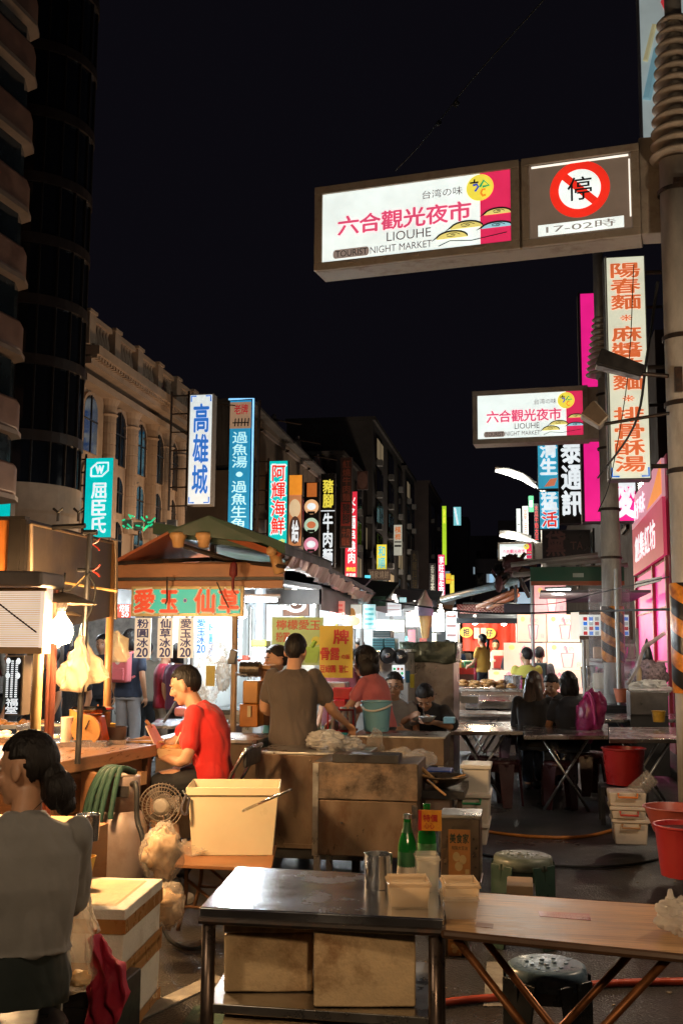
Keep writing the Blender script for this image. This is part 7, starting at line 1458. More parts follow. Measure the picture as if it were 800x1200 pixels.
th = thing('back_counter', 'low dark counter along the foot of the slim pole', 'counter', P(720, 850, 15.3)); a, b, z0, z1 = spans(15.3, 683, 742, 826, 860); m = MB(); m.slab(a, b, 15.1, 15.6, 0.05, z1-.04); m.build('body', BLACK, th); m = MB(); m.slab(a-.02, b, 15.08, 15.62, z1-.038, z1); m.build('top', M('counter_dark', (.03, .028, .028), .4, .3), th)
clutter(['white cups and jars on the shelf behind the slim pole'], P(688, 800, 16.4).x, P(745, 800, 16.4).x, 16.2, 16.7, 1.02, 14, 21, [WPLAST, WALLW, BAGW, STEELC, M('pink_cup', (.75, .4, .42), .4)], .32)
th = thing('drink_shelf', 'pale shelf with cups behind the slim pole', 'shelf', P(715, 820, 16.5)); a, b = P(686, 800, 16.4).x, P(747, 800, 16.4).x
m = MB(); m.slab(a, b, 16.15, 16.75, .98, 1.02); m.slab(a, b, 16.15, 16.75, 1.42, 1.45); m.slab(a, b, 16.74, 16.76, .2, 1.42); m.build('board', WALLW, th)
m = MB()
for x in (a+.02, b-.02): m.slab(x-.02, x+.02, 16.14, 16.18, 0, 1.9)
m.build('post', GALV, th)
clutter(['small boxes and jars on the upper shelf behind the slim pole'], a+.1, b-.1, 16.25, 16.65, 1.455, 8, 22, [WPLAST, WALLW, STEELC, M('brown_box', (.3, .18, .1), .6)], .22)
# grill stall in the middle right
th = thing('grill_counter', 'steel grill counter with trays of brown skewers, in front of the pink posters', 'counter', P(590, 815, 16)); a, b, z0, z1 = spans(16, 533, 620, 806, 830); m = MB(); m.slab(a, b, 16, 16.8, .1, z1-.06); m.build('body', M('grill_steel', (.36, .26, .20), .35, .85, .35, 4, .05, 20, stain=(.2, .04, .03), stain_amt=.7), th, bevel=.01); m = MB(); m.slab(a-.03, b+.03, 15.97, 16.85, z1-.059, z1-.03); m.build('top', STEEL, th)
m = MB()
for k in range(60): m.ell((random.uniform(a+.1, a+.85), random.uniform(16.1, 16.7), z1+random.random()*.08), (.07, .05, .03), Matrix.Rotation(random.random()*3, 3, 'Z'), 8, 5)
tag(m.build('skewered_food', FOODB, smooth=True), 'heap of brown grilled food on the grill counter', 'food')
th = thing('cook_pot', 'steel pot on the grill counter by the man in the yellow vest', 'pot', P(600, 800, 16.3)); q = P(601, 808, 16.3); m = MB(); m.lathe([(0, 0), (.13, 0), (.135, .2), (.145, .21), (.13, .21), (.12, .02), (0, .02)], q, 24); m.build('body', STEELC, th, smooth=False); m = MB(); m.tube([q+Vector((.13, 0, .16)), q+Vector((.2, 0, .17))], .012, 6); m.build('handle', BLACK, th)
th = thing('display_tray', 'low steel tray with red meat, left of the long-haired woman', 'tray', P(580, 830, 13.8)); a, b, z0, z1 = spans(13.8, 545, 606, 822, 832); m = MB(); m.slab(a, b, 13.8, 14.4, z0, z0+.02); m.slab(a, b, 13.8, 13.82, z0, z1); m.slab(a, b, 14.38, 14.4, z0, z1+.05); m.build('pan', STEELC, th); m = lump(((a+b)/2, 14.1, z0+.05), ((b-a)*.42, .22, .06), 33, .5, 6, 26, 12); m.build('meat', M('red_meat', (.30, .04, .04), .35, 0, .5, 14), th, smooth=True)
# noodle stall with the red curtain
Yn = 25.0; th = thing('noodle_stall', 'noodle stall with a red curtain, yellow lantern discs and a dark grey roof', 'market stall', P(575, 790, Yn))
a, b, z0, z1 = spans(Yn, 537, 606, 728, 763); m = MB(); N_ = 20
rows = [[m._v((a+(b-a)*i/N_, Yn+1.6+.05*math.sin(i*1.9), z)) for i in range(N_+1)] for z in (z0, (z0+z1)/2, z1)]
for j in range(2):
    for i in range(N_): m.face([rows[j][i], rows[j][i+1], rows[j+1][i+1], rows[j+1][i]])
m.build('curtain', M('red_curtain', (.65, .05, .02), .7, 0, .1, 3), th, smooth=True)
for px, py in ((546, 741), (573, 742)):
    q = P(px, py, Yn+1.4); m = MB(); m.mx = frame(q, (1, 0, 0), (0, 0, 1)); r = 6.3*Yn/F
    m.poly([(r*1.25*math.cos(t*math.pi/12), r*math.sin(t*math.pi/12), 0) for t in range(24)]); m.build('lantern_disc', M('lantern_yellow', (.80, .48, .05), .6), th)
    m = MB(); m.mx = frame(q+Vector((0, -.02, 0)), (1, 0, 0), (0, 0, 1)); write(m, '担' if px < 560 else '仔', -r*.6, -r*.65, r*.6, r*.7, .04, .002); m.build('lettering', BLK, th, fix=False)
m = MB()
for px in (558, 566): q = P(px, 742, Yn+1.38); m.box(q, (.13, .01, .26))
m.build('paper_charm', M('charm_pink', (.75, .4, .3), .6), th)
a, b, z0, z1 = spans(Yn, 536, 607, 719, 728); m = MB(); sheet_roof(m, [(a, Yn-.4, z0), (b, Yn-.4, z0), (b, Yn+2.2, z1+.35), (a, Yn+2.2, z1+.35)], .05); m.slab(a, b, Yn-.42, Yn-.401, z0-.06, z0+.06); m.build('roof', M('charcoal_roof', (.06, .07, .075), .5, .2), th)
a2, b2, y0_, y1_ = spans(Yn+.2, 535, 600, 708, 719); mx = frame((a2, Yn+.2, y0_), (1, 0, 0), (0, 0, 1)); m = MB(); m.mx = mx; W = b2-a2; h_ = y1_-y0_; m.slab(0, W, 0, h_, -.04, 0); m.build('lattice_banner', M('banner_red', (.45, .04, .03), .6), th)
m = MB(); m.mx = mx
for k in range(18): m.tube([(W*k/18, 0, .005), (W*k/18+h_, h_, .005)] if W*k/18+h_ < W else [(W*k/18, 0, .005), (W, W-W*k/18, .005)], .012, 4); m.tube([(W*(k+1)/18, 0, .008), (max(0, W*(k+1)/18-h_), min(h_, W*(k+1)/18), .008)], .012, 4)
m.build('lattice_print', M('banner_pale', (.65, .35, .28), .6), th)
a, b, z0, z1 = spans(Yn-.6, 533, 572, 783, 790); m = MB(); m.slab(a, b, Yn-.6, Yn-.1, z0, z1); m.build('counter_top', M('counter_red', (.55, .05, .03), .4), th); m = MB(); m.slab(a+.05, b-.05, Yn-.55, Yn-.15, 0, z0); m.build('counter', M('counter_brown', (.2, .12, .08), .5), th)
m = MB(); 
for px in (536, 606): q = P(px, 740, Yn-.3); m.cyl((q.x, q.y, 0), (q.x, q.y, q.z+.5), .04, None, 8)
m.build('post', GALV, th)
a, b, z0, z1 = spans(Yn+.6, 576, 607, 762, 790); m = MB(); m.slab(a, b, Yn+.6, Yn+.64, z0, z1); m.slab(a, b, Yn+.2, Yn+.6, z0+.2, z0+.23); m.build('shelf', M('shelf_grey', (.42, .33, .28), .6, 0, .3, 4), th)
tube_light(P(545, 729, Yn+.4), P(590, 729, Yn+.4), 'warm tube above the red curtain of the noodle stall', 60, (1, .8, .55)); lamp(P(560, 735, Yn-.2), 45, (1, .75, .5), .2)
clutter(['bowls and jars on the red noodle counter'], P(536, 780, Yn).x, P(570, 780, Yn).x, Yn-.5, Yn-.2, P(550, 783, Yn-.6).z, 9, 8, zmax=.2)
clutter(['boxes and jars on the shelf of the noodle stall'], P(578, 780, Yn).x, P(604, 780, Yn).x, Yn+.25, Yn+.5, P(550, 783, Yn+.3).z, 7, 12, zmax=.3)
# poles, tarps and frame junk above the noodle stall
th = thing('folded_canopy', 'tangle of folded canopy frames, ropes and dark cloth above the noodle stall', 'canopy frame', P(590, 690, 17))
m = MB()
for A_, B_, r in (((596, 652), (620, 700), .035), ((615, 648), (585, 690), .03), ((600, 668), (630, 676), .03), ((590, 664), (612, 655), .04), ((583, 676), (598, 664), .035), ((580, 688), (600, 672), .03), ((604, 650), (604, 705), .03), ((575, 668), (590, 690), .025), ((612, 680), (640, 668), .04)): m.tube([P(*A_, 17), P(*B_, 17.2)], r, 6)
m.build('strut', IRON, th)
m = lump(P(600, 660, 17), (.16, .15, .13), 81, .6, 3, 20, 14); m.ell(P(584, 684, 17), (.06, .06, .14)); m.build('dark_cloth', M('dark_maroon_cloth', (.06, .015, .015), .8), th, smooth=True)
m = MB(); m.tube([P(606, 668, 17.1), P(640, 676, 17)], .06, 8); m.tube([P(595, 655, 17.1), P(628, 662, 17)], .04, 8); m.build('rolled_tarp', M('brown_tarp', (.16, .09, .06), .7), th, smooth=True)
m = MB(); m.tube([P(519, 702, 22), P(603, 681, 17)], [.075, .06], 12); tag(m.build('awning_pole', M('pale_blue_pole', (.34, .50, .58), .35, .1), smooth=True), 'long pale blue tube slanting up to the folded canopy', 'pole')
for k, (A_, B_) in enumerate((((560, 711), (604, 692)), ((572, 712), (606, 697)))): m = MB(); m.tube([P(*A_, 20), P(*B_, 17.5)], [.05, .045], 10); tag(m.build('awning_pole', M('orange_brown_pole', (.42, .13, .05), .4, .1), smooth=True), ['upper orange-brown tube under the pale blue one', 'lower orange-brown tube under the pale blue one'][k], 'pole')
bx('light_box', 'small bright panel glimpsed under the folded canopy', 605, 624, 694, 707, 22, .1, E('panel_cool', (.5, .7, .8), .7), 'panel'); bx('fluted_board', 'dark slatted board under the folded canopy', 590, 622, 708, 719, 21, .1, M('slat_dark', (.05, .05, .055), .5), 'board')
# ------------------------------------------------------------------ people
SKIN = M('skin', (.50, .27, .16), .5, 0, .1, 9, .05, 80, sss=.12); HAIR = M('black_hair', (.011, .008, .007), .55, 0, .4, 30, .9, 70, stretch=(1, 1, .12), spec=.3); HAIRB = M('brown_hair', (.045, .022, .012), .42, 0, .5, 30, .8, 60, stretch=(1, 1, .12)); EYEW = M('eye_white', (.6, .57, .52), .3); SHOE = M('dark_shoe', (.03, .025, .025), .5); LIPS = M('lips', (.42, .14, .10), .45)
def fabric(name, col, var=.12): return M('cloth_'+name, col, .85, 0, var, 5, .25, 18, sheen=.15)
def remesh(m, vox, smooth_it=4, wr=0, seed=0):
    bmesh.ops.recalc_face_normals(m.bm, faces=m.bm.faces)
    me = bpy.data.meshes.new('tmp'); m.bm.to_mesh(me); m.bm.free(); o = bpy.data.objects.new('tmp', me); COL.objects.link(o)
    r = o.modifiers.new('r', 'REMESH'); r.mode = 'VOXEL'; r.voxel_size = vox; s = o.modifiers.new('s', 'SMOOTH'); s.iterations = smooth_it; s.factor = .5
    out = bpy.data.meshes.new_from_object(o.evaluated_get(bpy.context.evaluated_depsgraph_get())); bpy.data.objects.remove(o); bpy.data.meshes.remove(me)
    if wr:
        nn = [v.normal.copy() for v in out.vertices]
        for v, n_ in zip(out.vertices, nn):
            c = v.co; v.co = c+n_*wr*(1.4*noise.noise(Vector((c.x*9+seed, c.y*9, c.z*5)))+1.0*(abs(noise.noise(Vector((c.x*16, c.y*16+seed, c.z*7+c.x*9))))-.25))
    out.polygons.foreach_set('use_smooth', [True]*len(out.polygons)); return out
def place(me, name, mat, parent, mw):
    me.transform(mw); me.materials.clear(); me.materials.append(mat); o = bpy.data.objects.new(name, me); COL.objects.link(o); o.parent = parent; o.matrix_parent_inverse = wm(parent).inverted(); return o
def hand(m, w_, d, n, sc=1, curl=.5):
    """palm at wrist w_, pointing d, palm normal n; four bent fingers and a thumb"""
    w_ = Vector(w_); d = Vector(d).normalized(); n = Vector(n); n = (n-d*n.dot(d)).normalized(); s = d.cross(n)
    rot = Matrix((s, d, n)).transposed()
    m.ell(w_+d*.045*sc, (.040*sc, .052*sc, .018*sc), rot, 12, 8)
    for k, (off, ln) in enumerate(((-.030, .066), (-.010, .075), (.010, .070), (.029, .055))):
        b = w_+d*.082*sc+s*off*sc; c1 = math.cos(curl*.5), math.sin(curl*.5); p1 = b+(d*c1[0]+n*c1[1])*ln*.5*sc; p2 = p1+(d*math.cos(curl*1.5)+n*math.sin(curl*1.5))*ln*.5*sc
        m.tube([b-d*.02*sc, b, p1, p2], [.010*sc, .0098*sc, .009*sc, .0075*sc], 8); m.ell(p2, (.0076*sc,)*3, None, 8, 6)
    t0 = w_+d*.025*sc-s*.03*sc; t1 = t0+(d*.5-s*.75+n*.3).normalized()*.038*sc; t2 = t1+(d*.8-s*.1+n*.45).normalized()*.032*sc
    m.tube([t0, t1, t2], [.013*sc, .0115*sc, .009*sc], 8); m.ell(t2, (.009*sc,)*3, None, 8, 6)
STAND = dict(pelvis=(0, 0, .93), chest=(0, .0, 1.24), neck=(0, -.005, 1.44), head=(0, .03, 1.595), shL=(-.175, 0, 1.385), shR=(.175, 0, 1.385), elL=(-.225, -.03, 1.12), elR=(.225, -.03, 1.12), wrL=(-.215, .06, .88), wrR=(.215, .06, .88), hipL=(-.085, 0, .90), hipR=(.085, 0, .90), knL=(-.095, .03, .49), knR=(.095, .03, .49), anL=(-.10, -.02, .08), anR=(.10, -.02, .08))
def SIT(seat=.46, lean=.12, spread=.12):
    z = seat+.09; L = lean
    return dict(pelvis=(0, 0, z), chest=(0, L*.5, z+.29), neck=(0, L, z+.50), head=(0, L+.05, z+.65), shL=(-.172, L*.9, z+.44), shR=(.172, L*.9, z+.44), elL=(-.22, L+.08, z+.19), elR=(.22, L+.08, z+.19), wrL=(-.13, L+.30, z+.22), wrR=(.13, L+.30, z+.22), hipL=(-.085, .02, z-.01), hipR=(.085, .02, z-.01), knL=(-spread, .40, z-.02), knR=(spread, .40, z-.02), anL=(-spread, .36, .08), anR=(spread, .36, .08))
def person(label, loc, rz, pose, shirt, pants, hair=HAIR, hstyle='short', sleeve=.55, legs='full', vox=.013, sc=1.0, hyaw=0, hpitch=0, build=1.0, extra=None, hem=-.06, curl=.6, palmL=(1, 0, 0), palmR=(-1, 0, 0), face=True, wr=.004, group=None, shoes=True, skin=None, headsc=1.10, dress=None, hdirL=None, hdirR=None, ptop=2):
    p = {k: Vector(v) for k, v in pose.items()}
    mw = Matrix.Translation(loc) @ Matrix.Rotation(rz, 4, 'Z') @ Matrix.Scale(sc, 4)
    th = thing('person', label, 'person', loc, group)
    if abs(rz) > 0: th.rotation_euler.z = rz
    sx = (p['shR']-p['shL']).normalized(); skin = skin or SKIN
    spine = [p['pelvis'], p['chest'], p['neck']]; B = build
    def fwdat(d): return sx.cross(d).normalized()*-1 if sx.cross(d).length > 1e-4 else Vector((0, 1, 0))
    def rings(infl, lo):
        out = []; d0 = (p['chest']-p['pelvis']); d1 = (p['neck']-p['chest'])
        prof = [(lo, .165, .115), (-.0, .168, .118), (.35, .150, .108), (.7, .158, .112), (1.0, .172, .116), (1.45, .182, .108), (1.75, .155, .088), (1.95, .085, .062), (2.05, .055, .052)]
        prof = prof[:1]+[q for q in prof[1:] if q[0] > lo]
        for t, a, b in prof:
            c = p['pelvis']+d0*t if t <= 1 else p['chest']+d1*(t-1); dd = (d0.normalized()*(max(0, 1.2-t))+d1.normalized()*max(.0, t)).normalized()
            f = dd.cross(sx).normalized(); out.append((c, sx*(a*B+infl), f*(b*B+infl)))
        return out
    def limb(m, pts, rs, seg=14):
        m.tube(sm(pts, 4) if len(pts) > 2 else pts, [rs[0]+(rs[-1]-rs[0])*0 if 0 else 0 for _ in ()] or _rs(pts, rs), seg)
        m.ell(pts[0], (rs[0],)*3, None, 12, 8); m.ell(pts[-1], (rs[-1],)*3, None, 12, 8)
    def _rs(pts, rs):
        if len(pts) == 2: return list(rs)
        out = []
        for i in range(len(rs)-1): out += [rs[i]+(rs[i+1]-rs[i])*k/4 for k in range(4)]
        return out+[rs[-1]]
    # head frame
    up = (p['head']-p['neck']).normalized(); up = (up*.35+Vector((0, 0, 1))*.65).normalized(); fy = Vector((0, 1, 0)); fy = (fy-up*fy.dot(up)).normalized(); fx_ = fy.cross(up)
    p['head'] = p['head']-up*.012; HR = Matrix((fx_, fy, up)).transposed() @ Matrix.Rotation(hyaw, 3, 'Z') @ Matrix.Rotation(hpitch, 3, 'X'); hc = p['head']
    hm = Matrix.Translation(hc) @ HR.to_4x4() @ Matrix.Scale(headsc, 4)
    m = MB(); m.loft(rings(-.018, -.15))
    for s in 'LR':
        limb(m, [p['sh'+s], p['el'+s], p['wr'+s]], [.040*B, .039*B, .027])
        limb(m, [p['hip'+s], p['kn'+s], p['an'+s]], [.066*B, .056*B, .040])
        a_ = p['an'+s]; fd = Vector((p['kn'+s].x-p['hip'+s].x, max(.3, p['kn'+s].y-p['hip'+s].y), 0)).normalized(); m.ell(a_+fd*.06+Vector((0, 0, -.04)), (.042, .125, .036), Matrix.Rotation(math.atan2(-fd.x, fd.y), 3, 'Z'), 12, 8)
        hd = (hdirL if s == 'L' else hdirR) or (p['wr'+s]-p['el'+s]); hand(m, p['wr'+s], hd, palmL if s == 'L' else palmR, 1.0, curl)
    m.tube([p['neck']-up*.05, hc-HR @ Vector((0, .015, .06))], [.060*B, .050*B], 14)
    m.mx = hm
    m.ell((0, -.012, .022), (.074, .094, .094), None, 20, 14); m.ell((0, .018, -.045), (.056, .066, .070), None, 16, 12); m.ell((0, .048, -.092), (.030, .028, .022), None, 10, 8)
    m.tube([(0, .078, .012), (0, .099, -.030)], [.009, .015], 8); m.ell((0, .096, -.034), (.015, .012, .010), None, 8, 6)
    for s in (-1, 1): m.ell((s*.075, -.008, -.012), (.011, .022, .034), Matrix.Rotation(s*.25, 3, 'Z'), 10, 8); m.ell((s*.034, .062, -.03), (.026, .022, .026), None, 8, 6); m.ell((s*.03, .075, .024), (.026, .012, .010), None, 8, 6)
    m.ell((0, .078, -.066), (.022, .014, .010), None, 8, 6)
    m.mx = Matrix()
    place(remesh(m, vox), 'body', skin, th, mw)
    if face:
        m = MB(); m.mx = mw @ hm
        for s in (-1, 1): m.ell((s*.031, .0725, .006), (.013, .008, .006), None, 10, 6)
        m.build('eye', EYEW, th, smooth=True); m = MB(); m.mx = mw @ hm
        for s in (-1, 1): m.ell((s*.031, .0790, .006), (.006, .003, .006), None, 8, 6); m.tube([(s*.014, .084, .030), (s*.030, .084, .035), (s*.050, .071, .030)], [.003, .004, .002], 6)
        m.build('brow_and_iris', HAIR, th, smooth=True)
        m = MB(); m.mx = mw @ hm; m.ell((0, .0875, -.066), (.019, .006, .005), None, 10, 6); m.build('mouth', LIPS, th, smooth=True)
    # hair
    def hf(v):
        x, y, z = v.x*.074, v.y*.094, v.z*.094
        j = .010*noise.noise(v*9); z += j; y += j
        low = -.045 if y > -.03 else (-.090 if hstyle != 'crop' else -.080)
        facec = (y > .035 and z < .048-.25*abs(x)) or (abs(x) > .045 and y > .0 and z < .012) or z < low-.0*y
        if hstyle == 'bob': facec = (y > .045 and z < .035)
        if hstyle in ('bun', 'tied'): facec = (y > .034 and z < .050-.3*abs(x)) or (abs(x) > .04 and y > -.022 and z < .002) or z < -.064
        k = 1.11 if hstyle != 'crop' else 1.05
        if hstyle == 'bob': k = 1.24 if z < .03 else 1.16
        return (.90 if facec else k+.02*noise.noise(Vector((v.x*3, v.y*3, v.z*8)))+.022*noise.noise(Vector((v.x*13, v.y*13, v.z*4))))
    m = MB(); m.mx = mw @ hm; m.ell((0, -.014, .026), (.074, .094, .096), None, 56 if vox < .012 else 30, 40 if vox < .012 else 22, hf)
    if hstyle == 'bob': m.loft([((0, -.035, .03), (.086, 0, 0), (0, .075, 0)), ((0, -.035, -.05), (.095, 0, 0), (0, .078, 0)), ((0, -.03, -.10), (.090, 0, 0), (0, .068, 0)), ((0, -.03, -.115), (.07, 0, 0), (0, .05, 0))], 24)
    if hstyle == 'long': m.loft([((0, -.03, .04), (.082, 0, 0), (0, .082, 0)), ((0, -.055, -.08), (.095, 0, 0), (0, .065, 0)), ((0, -.085, -.22), (.12, 0, 0), (0, .05, 0)), ((0, -.085, -.36), (.115, 0, 0), (0, .04, 0)), ((0, -.08, -.43), (.07, 0, 0), (0, .022, 0))], 24)
    if hstyle == 'bun': m.ell((0.0, -.122, -.074), (.058, .054, .064), None, 22, 16, lambda v: 1+.14*noise.noise(v*3)); m.ell((0, -.10, -.03), (.045, .045, .05), None, 14, 10); m.ell((.015, -.14, -.115), (.03, .035, .04), None, 12, 8, lambda v: 1+.3*noise.noise(v*4))
    if hstyle == 'pony': m.tube([(0, -.10, .01), (0, -.15, -.02), (0, -.14, -.12), (0, -.12, -.2)], [.03, .035, .03, .01], 12)
    if hstyle in ('bun', 'tied', 'bob', 'long') and vox < .011:   # loose strands
        rr_ = random.Random(4)
        for k in range(34):
            a = rr_.uniform(-1, 1); y0 = rr_.uniform(-.12, -.06)-(.05 if hstyle == 'bun' else 0); s0 = Vector((a*.06, y0+.02, -.04-.02*rr_.random())); m.tube(sm([s0, s0+Vector((rr_.uniform(-.02, .02), -.015, -.03)), s0+Vector((rr_.uniform(-.035, .035), rr_.uniform(-.03, .02), rr_.uniform(-.08, -.05)))], 3), [.0014]*6+[.0006], 3, False)
    m.build('hair', hair, th, smooth=True)
    # shirt
    m = MB(); m.loft(rings(.014, hem/.31 if p['chest'] != p['pelvis'] else -.2))
    for s in 'LR':
        a, e, w_ = p['sh'+s], p['el'+s], p['wr'+s]
        if sleeve <= 1: limb(m, [a, a+(e-a)*sleeve], [.060*B, .064*B]); m.ell(a+(e-a)*.08, (.061*B,)*3, None, 12, 8)
        else: limb(m, [a, e, e+(w_-e)*(sleeve-1)], [.068*B, .056*B, .044])
    if dress: m.loft([(p['pelvis']+Vector((0, 0, .12)), sx*.17*B, Vector((0, .13*B, 0))), (p['pelvis']+Vector((0, .02, -.05)), sx*.2*B, Vector((0, .16*B, 0))), (p['pelvis']+Vector((0, .02, -dress)), sx*.24*B, Vector((0, .18*B, 0)))])
    place(remesh(m, vox, 5, wr, len(label)*1.7), 'shirt', shirt, th, mw)
    # trousers
    m = MB(); rr = rings(.004, -.28)[:ptop]; m.loft(rr)
    for s in 'LR':
        h_, k, a = p['hip'+s], p['kn'+s], p['an'+s]
        if legs == 'full': limb(m, [h_, k, a+(k-a)*.12], [.088*B, .075*B, .062*B])
        else: limb(m, [h_, h_+(k-h_)*.86], [.090*B, .088*B])
    place(remesh(m, vox, 4, wr*.5, len(label)*.7), 'trousers' if legs == 'full' else 'shorts', pants, th, mw)
    if shoes:
        m = MB(); m.mx = mw
        for s in 'LR':
            a_ = p['an'+s]; fd = Vector((p['kn'+s].x-p['hip'+s].x, max(.3, p['kn'+s].y-p['hip'+s].y), 0)).normalized(); m.ell(a_+fd*.06+Vector((0, 0, -.038)), (.048, .135, .042), Matrix.Rotation(math.atan2(-fd.x, fd.y), 3, 'Z'), 14, 10)
        m.build('shoes', SHOE, th, smooth=True)
    if extra: extra(th, mw, p, hm)
    return th, mw, p, hm
def rucksack(mat, w_=.26, h=.36, d=.14, patch_=None, pad=0):
    def f(th, mw, p, hm):   # worn on the back: a part of the outfit
        dd = (p['neck']-p['pelvis']).normalized(); c = p['chest']+Vector((0, -.125-d/2, .01)); sx = Vector((1, 0, 0)); bk = dd.cross(sx).normalized()
        mx = mw @ Matrix(((1, 0, 0, c.x), (0, dd.z, dd.y, c.y), (0, -dd.y, dd.z, c.z), (0, 0, 0, 1))) if False else mw @ Matrix.Translation(c) @ Matrix.Rotation(-math.atan2(dd.y, dd.z), 4, 'X')
        m = MB(); m.mx = mx; m.slab(-w_/2, w_/2, -d/2, d/2, -h/2, h/2); b_ = tag(m.build('backpack_bag', mat, th, bevel=.03, bseg=3), None)
        m = MB(); m.mx = mx; m.slab(-w_*.38, w_*.38, -d/2-.03, -d/2-.001, -h*.42, -h*.02); m.build('pocket', mat, b_, bevel=.012)
        if patch_: m = MB(); m.mx = mx @ Matrix.Translation((0, -d/2-.002, h*.18)) @ Matrix.Rotation(R(90), 4, 'X'); m.lathe([(0, .004), (.035, .003), (.035, 0), (0, 0)], (0, 0, 0), 20); m.build('badge', patch_, b_)
        m = MB(); m.mx = mw
        for s, k in ((-1, 'L'), (1, 'R')):
            sh = p['sh'+k]; x = sh.x*.62; top = p['neck']+Vector((x, -.02, -.02)); m.tube(sm([c+Vector((x*.8, d*.3, h*.42)), top+Vector((0, -.03, .02)), top+Vector((0, .07, -.01)), p['chest']+Vector((x*1.25, .14, -.02)), c+Vector((s*w_*.5, d*.4, -h*.35))]), .016, 6)
        m.tube(sm([c+Vector((-.03, 0, h/2)), c+Vector((0, 0, h/2+.05)), c+Vector((.03, 0, h/2))]), .008, 6); m.build('strap', mat, b_, smooth=True)
    return f
GREYM = fabric('grey_marl', (.215, .21, .205)); DKN = fabric('black', (.02, .02, .024)); NAVY = fabric('navy', (.02, .03, .06)); CAMO = M('cloth_camo', (.07, .065, .035), .85, 0, .75, 16, .2, 18); TAUPE = fabric('taupe', (.085, .064, .052)); REDS = fabric('red', (.62, .022, .018), .06); CORAL = fabric('coral_pink', (.62, .15, .15)); JEANS = fabric('grey_jeans', (.28, .28, .30)); KHAKI = fabric('khaki', (.28, .24, .19)); DRESSG = fabric('dark_green', (.012, .02, .02))
# seated woman in the foreground
ps = SIT(.44, .03); ps.update(head=(0, .105, 1.175), neck=(0, .03, 1.03), shL=(-.165, .02, .955), shR=(.165, .02, .955), elL=(-.24, .06, .70), elR=(.175, .15, .70), wrL=(-.16, .30, .66), wrR=(.05, .36, .70), chest=(0, .0, .80))
wl = P(20, 1120, 3.3); 
person('seated woman in a grey T-shirt with black hair in a low bun, seen from behind', (wl.x-.0, 3.32, 0), R(30), ps, GREYM, DRESSG, hair=HAIR, hstyle='bun', sleeve=.85, vox=.0065, wr=.011, hem=.09, ptop=3, build=.92, palmL=(0, 0, -1), palmR=(0, 0, -1), headsc=1.0, hyaw=1.0)
st = thing('plastic_stool', 'dark plastic stool under the seated woman in grey', 'stool', (wl.x, 3.32, 0), 'plastic stools'); m = MB(); m.lathe([(0, .40), (.15, .40), (.16, .38), (.15, .36), (0, .36)], (wl.x, 3.32, 0), 24); m.build('seat', BLACK, st)
for k in range(4): a = R(45+90*k); m = MB(); m.tube([(wl.x+.13*math.cos(a), 3.32+.13*math.sin(a), .37), (wl.x+.17*math.cos(a), 3.32+.17*math.sin(a), 0)], .025, 8); m.build('leg', BLACK, st)
# man in red
Yr = 7.05; b0 = P(252, 905, Yr); hz = b0.z
def L(px, py, Y=Yr): q = P(px, py, Y); return (q.y-Yr, -(q.x-b0.x), q.z)   # world -> his local frame (he faces -x)
pr = dict(pelvis=(0, 0.02, hz-.01), chest=(0, .035, P(250, 862, Yr).z), neck=(0, .135, P(236, 826, Yr).z), head=(0, .225, P(219, 803, Yr).z+.01),
          shL=(-.185, .095, P(240, 836, Yr).z), shR=(.185, .14, P(238, 836, Yr).z), elL=(-.24, .13, P(233, 886, Yr).z), elR=(.20, .37, P(186, 874, Yr).z+.0), wrL=(-.13, .335, P(201, 884, Yr).z), wrR=(.10, .535, P(163, 868, Yr).z),
          hipL=(-.09, .03, hz-.02), hipR=(.09, .03, hz-.02), knL=(-.16, .36, hz-.09), knR=(.15, .36, hz-.09), anL=(-.15, .24, .10), anR=(.12, .28, .10))
mr_th = person('seated man in a red T-shirt holding a paper lunch box', (b0.x, Yr, 0), R(90), pr, REDS, M('cloth_black_shorts', (.015, .015, .017), .8, 0, .2, 5, .2, 18), hstyle='crop', legs='short', sleeve=.62, vox=.0075, wr=.012, hem=-.05, build=1.05, hpitch=-.10, palmL=(.3, 0, 1), palmR=(0, 0, -1), curl=.5, hdirL=(.5, .7, .25), hdirR=(-.2, 1, -.1))
# lunch box
q0 = P(188, 880, 7.0); th = thing('lunch_box', 'open pink-white paper lunch box held by the man in red', 'lunch box', q0)
c = P(203, 880, 6.95); m = MB(); m.hexa([c+Vector(k) for k in ((-.07, -.07, -.04), (.08, -.07, -.04), (.08, .07, -.04), (-.07, .07, -.04))], [c+Vector(k) for k in ((-.09, -.09, .02), (.10, -.09, .02), (.10, .09, .02), (-.09, .09, .02))]); m.build('box', M('paper_tan', (.55, .36, .2), .7), th)
m = MB(); l0 = c+Vector((-.09, 0, .02)); lt = P(175, 850, 6.95); m.hexa([l0+Vector((0, -.09, 0)), l0+Vector((.006, -.09, .003)), l0+Vector((.006, .09, .003)), l0+Vector((0, .09, 0))], [lt+Vector((0, -.08, 0)), lt+Vector((.006, -.08, .003)), lt+Vector((.006, .08, .003)), lt+Vector((0, .08, 0))]); m.build('lid', M('paper_pink', (.74, .52, .42), .6), th)
m = lump(c+Vector((0, 0, .02)), (.08, .08, .025), 91, .5, 5, 20, 12); m.build('rice', FOODB, th, smooth=True)
m = MB(); m.tube([c+Vector((.01, -.02, .02)), P(212, 858, 6.95)], .004, 6); tag(m.build('spoon', WPLAST), 'pale plastic spoon standing in the lunch box', 'spoon'); m = MB(); m.tube([P(171, 844, 6.95), P(178, 853, 6.96)], .012, 6); tag(m.build('chopstick_end', PLY), 'wooden stick end behind the lunch box lid', 'stick')
